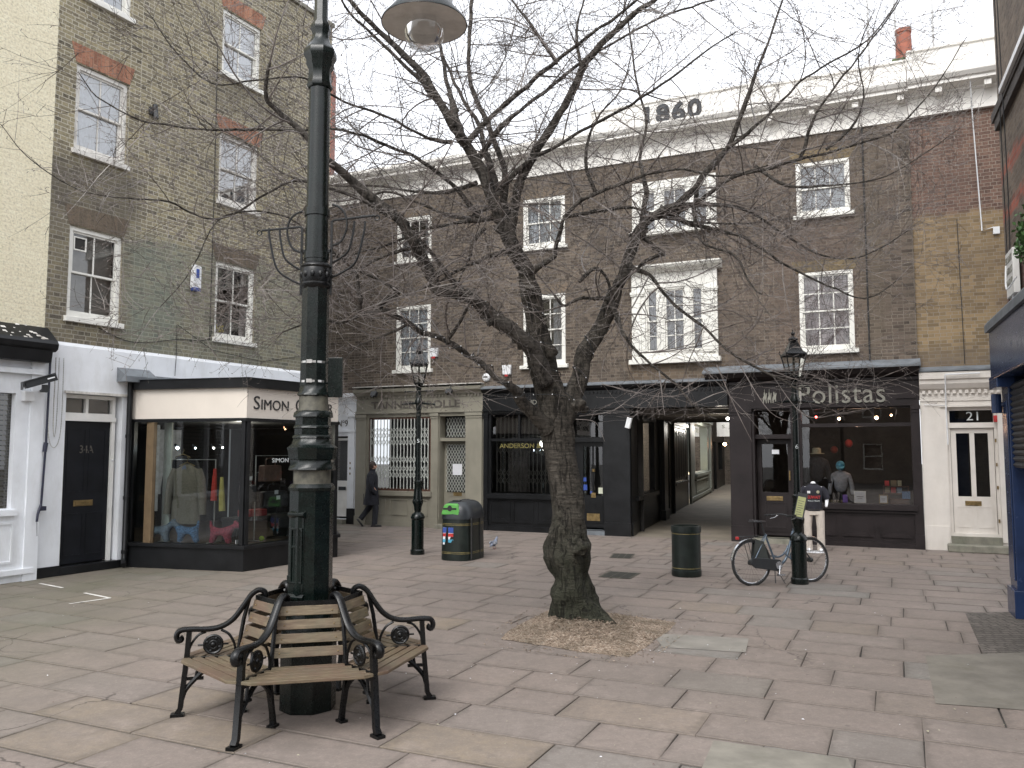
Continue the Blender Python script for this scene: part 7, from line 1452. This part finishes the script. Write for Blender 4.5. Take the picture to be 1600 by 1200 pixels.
LIMBS = [
 ([(823, 430, 26), (812, 405, 26), (800, 387, 25), (790, 353, 23), (773, 317, 21), (753, 267, 19), (727, 227, 17), (717, 205, 18), (690, 165, 13), (665, 123, 12), (630, 84, 10), (595, 52, 9), (570, 25, 8), (546, 0, 7), (510, -45, 5), (470, -80, 3)], 10.25, 9.0),
 ([(718, 208, 15), (710, 175, 13), (704, 150, 12), (697, 122, 9), (690, 80, 8), (685, 55, 7), (682, 20, 6), (690, -30, 5), (705, -90, 3)], 10.1, 10.6),
 ([(690, 165, 9), (660, 130, 8), (625, 95, 8), (590, 62, 7), (560, 35, 6), (540, 10, 5), (525, -20, 4)], 10.0, 9.4),
 ([(790, 350, 14), (789, 300, 13), (788, 262, 13), (775, 228, 13), (762, 195, 12), (745, 160, 11), (735, 125, 10), (733, 80, 9), (735, 40, 9), (737, 0, 8), (742, -50, 6), (755, -110, 3)], 10.3, 11.4),
 ([(775, 300, 12), (768, 262, 12), (756, 225, 11), (748, 195, 10), (720, 150, 8), (705, 115, 7), (690, 85, 5)], 10.3, 11.2),
 ([(795, 365, 18), (800, 340, 16), (807, 310, 15), (815, 280, 14), (833, 243, 14), (857, 207, 13), (877, 174, 12), (898, 138, 12), (910, 108, 12), (928, 84, 11), (952, 57, 10), (970, 39, 9), (994, 21, 9), (1021, 0, 7), (1060, -35, 5), (1100, -70, 3)], 10.2, 9.5),
 ([(727, 227, 11), (742, 208, 11), (762, 190, 11), (790, 160, 11), (820, 138, 10), (840, 118, 10), (865, 99, 9), (888, 80, 8), (910, 66, 8), (935, 45, 7), (955, 33, 7), (994, 0, 6), (1040, -40, 4)], 10.1, 9.1),
 ([(745, 250, 9), (784, 198, 9), (810, 175, 8), (835, 156, 8), (860, 137, 8), (880, 120, 8), (915, 92, 7), (955, 69, 6), (1009, 39, 5), (1050, 20, 5), (1114, 0, 4), (1170, -30, 3)], 10.2, 11.0),
 ([(780, 300, 10), (800, 275, 9), (830, 250, 9), (859, 234, 8), (885, 218, 8), (910, 204, 7), (955, 180, 7), (985, 165, 6), (1009, 147, 6), (1060, 114, 5), (1105, 78, 4), (1150, 50, 3)], 10.2, 8.9),
 ([(853, 600, 28), (838, 560, 28), (822, 535, 27), (800, 517, 25), (773, 500, 24), (760, 485, 22), (747, 473, 20), (720, 460, 19), (700, 454, 19), (683, 450, 19), (667, 417, 18), (653, 390, 17), (640, 370, 17), (623, 343, 16), (593, 317, 15), (563, 293, 15), (533, 267, 13), (503, 243, 12), (467, 200, 9), (433, 173, 8), (415, 152, 7), (422, 97, 5)], 10.0, 8.2),
 ([(722, 452, 9), (700, 430, 9), (667, 387, 8), (645, 366, 7), (600, 330, 4)], 9.85, 9.2),
 ([(815, 622, 15), (800, 606, 15), (790, 598, 14), (773, 587, 13), (747, 563, 13), (733, 555, 12), (720, 547, 13), (700, 535, 12), (680, 525, 11), (660, 520, 13), (633, 502, 11), (612, 492, 13), (603, 487, 13), (582, 488, 11), (560, 492, 11), (545, 500, 8), (530, 505, 7), (500, 497, 5), (465, 510, 4), (440, 520, 3)], 9.8, 8.4),
 ([(560, 492, 8), (563, 470, 8), (560, 453, 9), (557, 430, 8), (545, 412, 8), (530, 400, 7), (507, 387, 6), (480, 380, 4)], 8.75, 8.3),
 ([(590, 487, 7), (600, 470, 8), (623, 458, 10), (600, 440, 6), (570, 427, 6), (540, 407, 5), (510, 400, 4), (460, 410, 3)], 8.9, 8.3),
 ([(747, 340, 10), (742, 329, 10), (718, 301, 10), (699, 282, 9), (679, 266, 9), (662, 254, 9), (644, 242, 8), (602, 228, 7), (580, 217, 7), (560, 210, 6), (504, 200, 6), (467, 204, 6), (433, 203, 6), (367, 202, 6), (310, 202, 5), (260, 195, 5), (227, 190, 4), (197, 177, 3.5), (150, 150, 3), (123, 113, 2)], 10.3, 8.0),
 ([(706, 222, 8), (683, 220, 7), (665, 213, 7), (630, 196, 6), (595, 179, 6), (542, 161, 5), (504, 140, 5), (467, 120, 4), (400, 125, 4), (330, 130, 3.5), (277, 83, 3), (230, 17, 2)], 10.0, 8.1),
 ([(620, 345, 6), (560, 310, 6), (467, 283, 5), (417, 303, 5), (377, 327, 5), (337, 343, 4.5), (293, 330, 4), (263, 315, 4), (200, 310, 3.5), (133, 300, 3), (77, 270, 2.5), (33, 233, 2), (0, 193, 1.6)], 9.2, 7.6),
 ([(650, 385, 6), (600, 400, 5), (520, 430, 5), (467, 350, 4), (400, 330, 4), (340, 345, 3), (300, 420, 2.5), (250, 480, 2)], 9.2, 8.0),
 ([(797, 392, 10), (780, 398, 10), (763, 400, 9), (745, 410, 8), (727, 417, 7), (700, 433, 6), (687, 440, 5), (640, 460, 4)], 10.2, 9.6),
 ([(795, 345, 11), (780, 340, 11), (757, 343, 10), (737, 345, 9), (705, 350, 7), (680, 355, 7), (662, 361, 6), (647, 367, 6), (600, 385, 5), (560, 395, 4), (500, 430, 3)], 10.2, 9.0),
 ([(757, 357, 7), (745, 370, 8), (737, 387, 8), (734, 400, 7), (730, 410, 6), (720, 433, 4), (716, 450, 3)], 10.0, 9.7),
 ([(833, 425, 10), (845, 416, 10), (858, 408, 11), (867, 400, 10), (870, 380, 9), (877, 357, 9), (882, 340, 8), (890, 327, 9), (905, 316, 9), (920, 307, 9), (957, 293, 8), (990, 280, 7), (1020, 270, 6), (1070, 265, 5), (1130, 275, 4), (1200, 258, 3)], 10.1, 8.8),
 ([(965, 448, 19), (975, 426, 18), (984, 400, 17), (992, 374, 16), (1000, 357, 14), (1021, 339, 13), (1040, 328, 13), (1060, 318, 12), (1090, 288, 11), (1105, 268, 10), (1120, 249, 10), (1138, 231, 9), (1153, 192, 8), (1174, 135, 6), (1189, 96, 5), (1200, 69, 4), (1222, 0, 3)], 10.6, 10.0),
 ([(1021, 339, 10), (1050, 332, 10), (1075, 324, 9), (1100, 308, 9), (1120, 294, 8), (1150, 275, 7), (1199, 264, 7), (1225, 256, 6), (1250, 249, 6), (1310, 234, 5), (1388, 210, 4.5), (1409, 192, 4), (1460, 138, 3), (1511, 57, 2)], 10.6, 9.2),
 ([(1138, 231, 7), (1160, 213, 7), (1190, 189, 6), (1220, 160, 6), (1250, 129, 5), (1295, 99, 4.5), (1355, 63, 4), (1400, 6, 3), (1420, -30, 2)], 10.2, 10.8),
 ([(1250, 249, 6), (1262, 215, 6), (1274, 180, 6), (1290, 155, 5), (1310, 129, 5), (1352, 75, 4), (1397, 15, 3), (1410, -10, 2)], 9.8, 9.5),
 ([(1035, 330, 9), (1080, 350, 8), (1121, 360, 8), (1159, 370, 7), (1175, 378, 7), (1196, 392, 6), (1233, 417, 5), (1294, 446, 4), (1351, 466, 3), (1400, 440, 2)], 10.6, 9.6),
 ([(984, 405, 9), (989, 418, 9), (1015, 429, 8), (1035, 455, 7), (1064, 484, 6.5), (1098, 510, 6), (1147, 555, 5.5), (1207, 587, 4.5), (1251, 610, 3.5), (1300, 640, 2.5)], 10.4, 9.4),
 ([(955, 470, 9), (963, 492, 8), (970, 512, 8), (975, 524, 7), (1006, 561, 6), (1055, 599, 5), (1090, 640, 3), (1120, 655, 2)], 10.3, 9.6),
 ([(1010, 355, 9), (1005, 370, 9), (1022, 385, 9), (1037, 397, 9), (1028, 400, 8), (1010, 408, 8), (995, 420, 6)], 10.4, 10.1),
 ([(958, 470, 9), (947, 467, 8), (926, 466, 7), (907, 467, 7), (892, 473, 6), (880, 477, 6), (866, 462, 5)], 10.4, 10.2),
 ([(905, 440, 6), (930, 418, 6), (947, 432, 6), (955, 455, 7)], 10.2, 10.45),
 ([(1090, 288, 8), (1085, 340, 6), (1100, 380, 5), (1150, 400, 5), (1170, 440, 4), (1190, 460, 3)], 10.5, 9.3),
 ([(1000, 357, 8), (1010, 300, 8), (1000, 250, 7), (1010, 190, 6), (995, 130, 5), (985, 60, 4), (975, 0, 3)], 10.7, 11.4),
 ([(930, 300, 6), (915, 250, 6), (930, 190, 5), (970, 140, 4), (985, 90, 3)], 10.1, 10.9),
 ([(880, 340, 7), (930, 330, 6), (990, 325, 6), (1060, 345, 5), (1150, 350, 4), (1240, 340, 3)], 10.1, 11.2),
 ([(745, 285, 8), (700, 300, 6), (650, 300, 6), (590, 290, 5), (520, 290, 4), (440, 270, 4), (380, 220, 3), (300, 180, 2)], 10.2, 11.4),
 ([(770, 320, 7), (720, 340, 6), (660, 320, 6), (600, 300, 5), (540, 330, 4), (470, 360, 3)], 10.3, 11.6),
 ([(870, 100, 5), (830, 40, 5), (800, 0, 4), (770, -60, 3)], 10.3, 10.8),
 ([(910, 108, 6), (900, 60, 5), (910, 10, 4), (930, -50, 3)], 10.0, 10.3),
 ([(1290, 234, 5), (1330, 200, 4), (1350, 150, 3.5), (1340, 90, 3), (1360, 30, 2)], 9.6, 8.8),
 ([(1180, 260, 6), (1230, 290, 5), (1300, 290, 4), (1370, 280, 3), (1430, 250, 2), (1500, 200, 1.6)], 9.9, 8.6),
 ([(700, 530, 6), (720, 500, 5), (735, 470, 5)], 9.6, 9.3), ([(640, 505, 5), (610, 520, 4), (560, 540, 3), (540, 560, 2)], 9.0, 8.6),
 ([(1060, 320, 8), (1120, 320, 7), (1170, 330, 6), (1230, 370, 5), (1290, 400, 4), (1350, 400, 3), (1420, 360, 2)], 10.6, 11.2)]
br = MB(); segs = []
RT = random.Random(21)
for pts, y0, y1 in LIMBS:
    sd_ = RT.random() * 6; P, r = px3(pts, y0, y1, .05, sd_); C = bez(P, 4); RR = [v.x for v in bez([V((q, 0, 0)) for q in r], 4)]
    C2 = [c + V((noise.noise(c * 5), noise.noise(c * 5 + V((9, 0, 0))), noise.noise(c * 5 + V((0, 9, 0))))) * min(.03, .012 + RR[i] * .3) for i, c in enumerate(C)]; C2[0] = C[0]
    RR = [q * (1 + .16 * noise.noise(C2[i] * 11)) for i, q in enumerate(RR)]
    big = max(r) > .03
    br.tube([c - tinv for c in C2], RR, 12 if max(r) > .06 else (9 if big else 7)); segs.append((C2, RR))
# knobs where old shoots broke off
for C, RR in segs:
    for i in range(2, len(C) - 1, 3):
        if RR[i] > .02 and RT.random() < .5: d = V((RT.gauss(0, 1), RT.gauss(0, 1), RT.gauss(0, 1))).normalized(); br.tube([C[i] - tinv, C[i] + d * RR[i] * 1.7 - tinv], [RR[i] * .7, RR[i] * .35], 6)
br.build('limbs', 'branch_bark', tree, ang=180)
tw = MB()
FLi, FBi, FRi = FL.inverted(), FB.inverted(), FR_.inverted()
def ok(p):
    if p.y < 7.35 and abs(p.x - PX) < 1.3: return False
    if p.y < 6.3 or p.z < 2.4: return False
    if p.x < -.5 * p.y and RT.random() < .35: return False
    return (FLi @ p).y < -.3 and (FBi @ p).y < -.4 and (FRi @ p).y < -.5
def shoot(p, d, L_, r0, lvl):
    k = max(3, int(L_ / .13)); q = p.copy(); pts = [q.copy()]; bend = V((RT.gauss(0, 1), RT.gauss(0, 1), RT.gauss(0, .7))) * .085; up = RT.uniform(-.05, .05)
    for i in range(k):
        d = (d + bend + V((RT.gauss(0, .055), RT.gauss(0, .055), RT.gauss(0, .055) + up))).normalized(); q = q + d * (L_ / k)
        if not ok(q): break
        pts.append(q.copy())
    if len(pts) < 2: return
    n = len(pts); rs = [r0 * (1 - .72 * i / max(1, n - 1)) for i in range(n)]
    tw.tube([c - tinv for c in pts], rs, 5 if r0 > .008 else 3, cap=False)
    # buds / spurs
    if lvl >= 1:
        for i in range(1, n):
            if RT.random() < .5:
                e = (d.orthogonal().normalized() * RT.choice([-1, 1]) + d * .6).normalized(); a = pts[i] - tinv; tw.tube([a, a + e * RT.uniform(.012, .03)], [.0035, .002], 3, cap=False)
    if lvl >= 3: return
    sp = {0: .18, 1: .22, 2: .4}[lvl]; cnt = int(L_ / sp)
    for _ in range(cnt):
        t = RT.uniform(.12, 1.) * (n - 1); i = min(int(t), n - 2); c = pts[i].lerp(pts[i + 1], t - i); dd = (pts[i + 1] - pts[i]).normalized()
        s = dd.orthogonal(); s = Matrix.Rotation(RT.random() * 2 * pi, 3, dd) @ s; nd = (dd * RT.uniform(.45, 1.1) + s.normalized() * RT.uniform(.6, 1.) + V((0, 0, .03))).normalized(); nd.z *= .75; nd.normalize()
        LL = L_ * RT.uniform(.35, .75) * (1 - .3 * t / n)
        if LL > .05: shoot(c, nd, min(LL, [1.1, .7, .3][lvl]), max(.0028, rs[i] * .55), lvl + 1)
for C, RR in segs:
    acc = 0
    for i in range(1, len(C)):
        acc += (C[i] - C[i - 1]).length
        fr_ = i / len(C)
        if RR[i] > .085: continue
        while acc > 0:
            acc -= RT.uniform(.075, .2)
            if RT.random() < .12: continue
            dd = (C[i] - C[i - 1]).normalized(); s = Matrix.Rotation(RT.random() * 2 * pi, 3, dd) @ dd.orthogonal()
            nd = (dd * RT.uniform(.2, .9) + s.normalized() + V((0, 0, .08))).normalized(); nd.z *= .7; nd.normalize(); L_ = RT.choice([.45, .8, 1.1, 1.5, 1.9]) * RT.uniform(.7, 1.2)
            shoot(C[i], nd, L_, min(RR[i] * .6, RT.uniform(.0055, .012)), 1 if L_ < 1. else 0)
    shoot(C[-1], (C[-1] - C[-3]).normalized(), .7, RR[-1] * .8, 1)
# long pale drooping whips hanging on the right side and along the front
for (a, b, c) in [((1085, 560), (1160, 640), (1200, 690)), ((940, 600), (1040, 620), (1100, 600)), ((1150, 560), (1200, 640), (1240, 660)), ((1147, 555), (1300, 605), (1440, 565)), ((960, 500), (1000, 570), (1080, 610)), ((1207, 587), (1260, 650), (1330, 640)), ((905, 650), (960, 640), (1010, 600)), ((1120, 570), (1150, 640), (1175, 690)), ((990, 430), (1130, 480), (1250, 440)), ((1235, 420), (1330, 400), (1400, 340)), ((1150, 350), (1330, 370), (1470, 290)), ((900, 655), (930, 660), (945, 690))]:
    Y = RT.uniform(9.2, 10); P = bez([at(*a, Y), at(*b, Y - .2), at(*c, Y - .3)], 8); tw.tube([q - tinv for q in P], [.006 * (1 - .06 * i / 1.3) for i in range(len(P))][:len(P)] if False else [.0065 - .0045 * i / len(P) for i in range(len(P))], 4, cap=False)
    for i in range(2, len(P) - 1, 2): shoot(P[i], ((P[i + 1] - P[i]).normalized() + V((RT.gauss(0, .5), RT.gauss(0, .5), RT.gauss(0, .5)))).normalized(), RT.uniform(.15, .45), .003, 2)
tw.build('twigs', 'twig_bark', tree, smooth=False)
print('twig faces', len(tw.f))
# fairy lights wound round the trunk and limbs
fl = thing('fairy_lights', 'string of tiny white fairy lights wound round the trunk fork and lower limbs', 'fairy lights', Matrix.Translation(tinv))
wire = MB(); bl = MB(); turns = []
def wind(pts, y0, y1, k, seed):
    P, r = px3(pts, y0, y1); C = bez(P, 10); RR = [v.x for v in bez([V((q, 0, 0)) for q in r], 10)]; out = []
    for i in range(len(C)):
        t = (C[min(i + 1, len(C) - 1)] - C[max(i - 1, 0)]).normalized(); a = t.cross(V((0, 1, 0))).normalized(); b = a.cross(t).normalized(); an = k * 2 * pi * i / len(C) + seed
        out.append(C[i] + (a * cos(an) + b * sin(an)) * (RR[i] * 1.07 + .004) - tinv)
    wire.tube(out, .006, 5)
    for i in range(1, len(out), 3): bl.ball(out[i] + V((0, -.008, 0)), .0075, 6, 4)
wind([(866, 650, 54), (860, 620, 49), (853, 592, 45), (846, 560, 45), (840, 530, 39), (834, 490, 32), (828, 455, 31)], TY, TY + .1, 4.5, 0)
wind([(884, 645, 31), (893, 620, 29), (906, 588, 27), (913, 553, 27), (933, 520, 25), (950, 487, 24)], TY, TY + .45, 4, 1)
wind([(815, 622, 16), (790, 598, 15), (747, 563, 14), (720, 547, 14), (680, 525, 12), (633, 502, 12)], 9.8, 8.95, 7, 2)
wind([(820, 533, 27), (800, 517, 25), (773, 500, 24), (747, 473, 20), (720, 460, 19), (683, 450, 19)], 10.0, 9.8, 6, 2)
wire.build('wire', 'rubber', fl); bl.build('bulbs', 'plastic_white', fl)
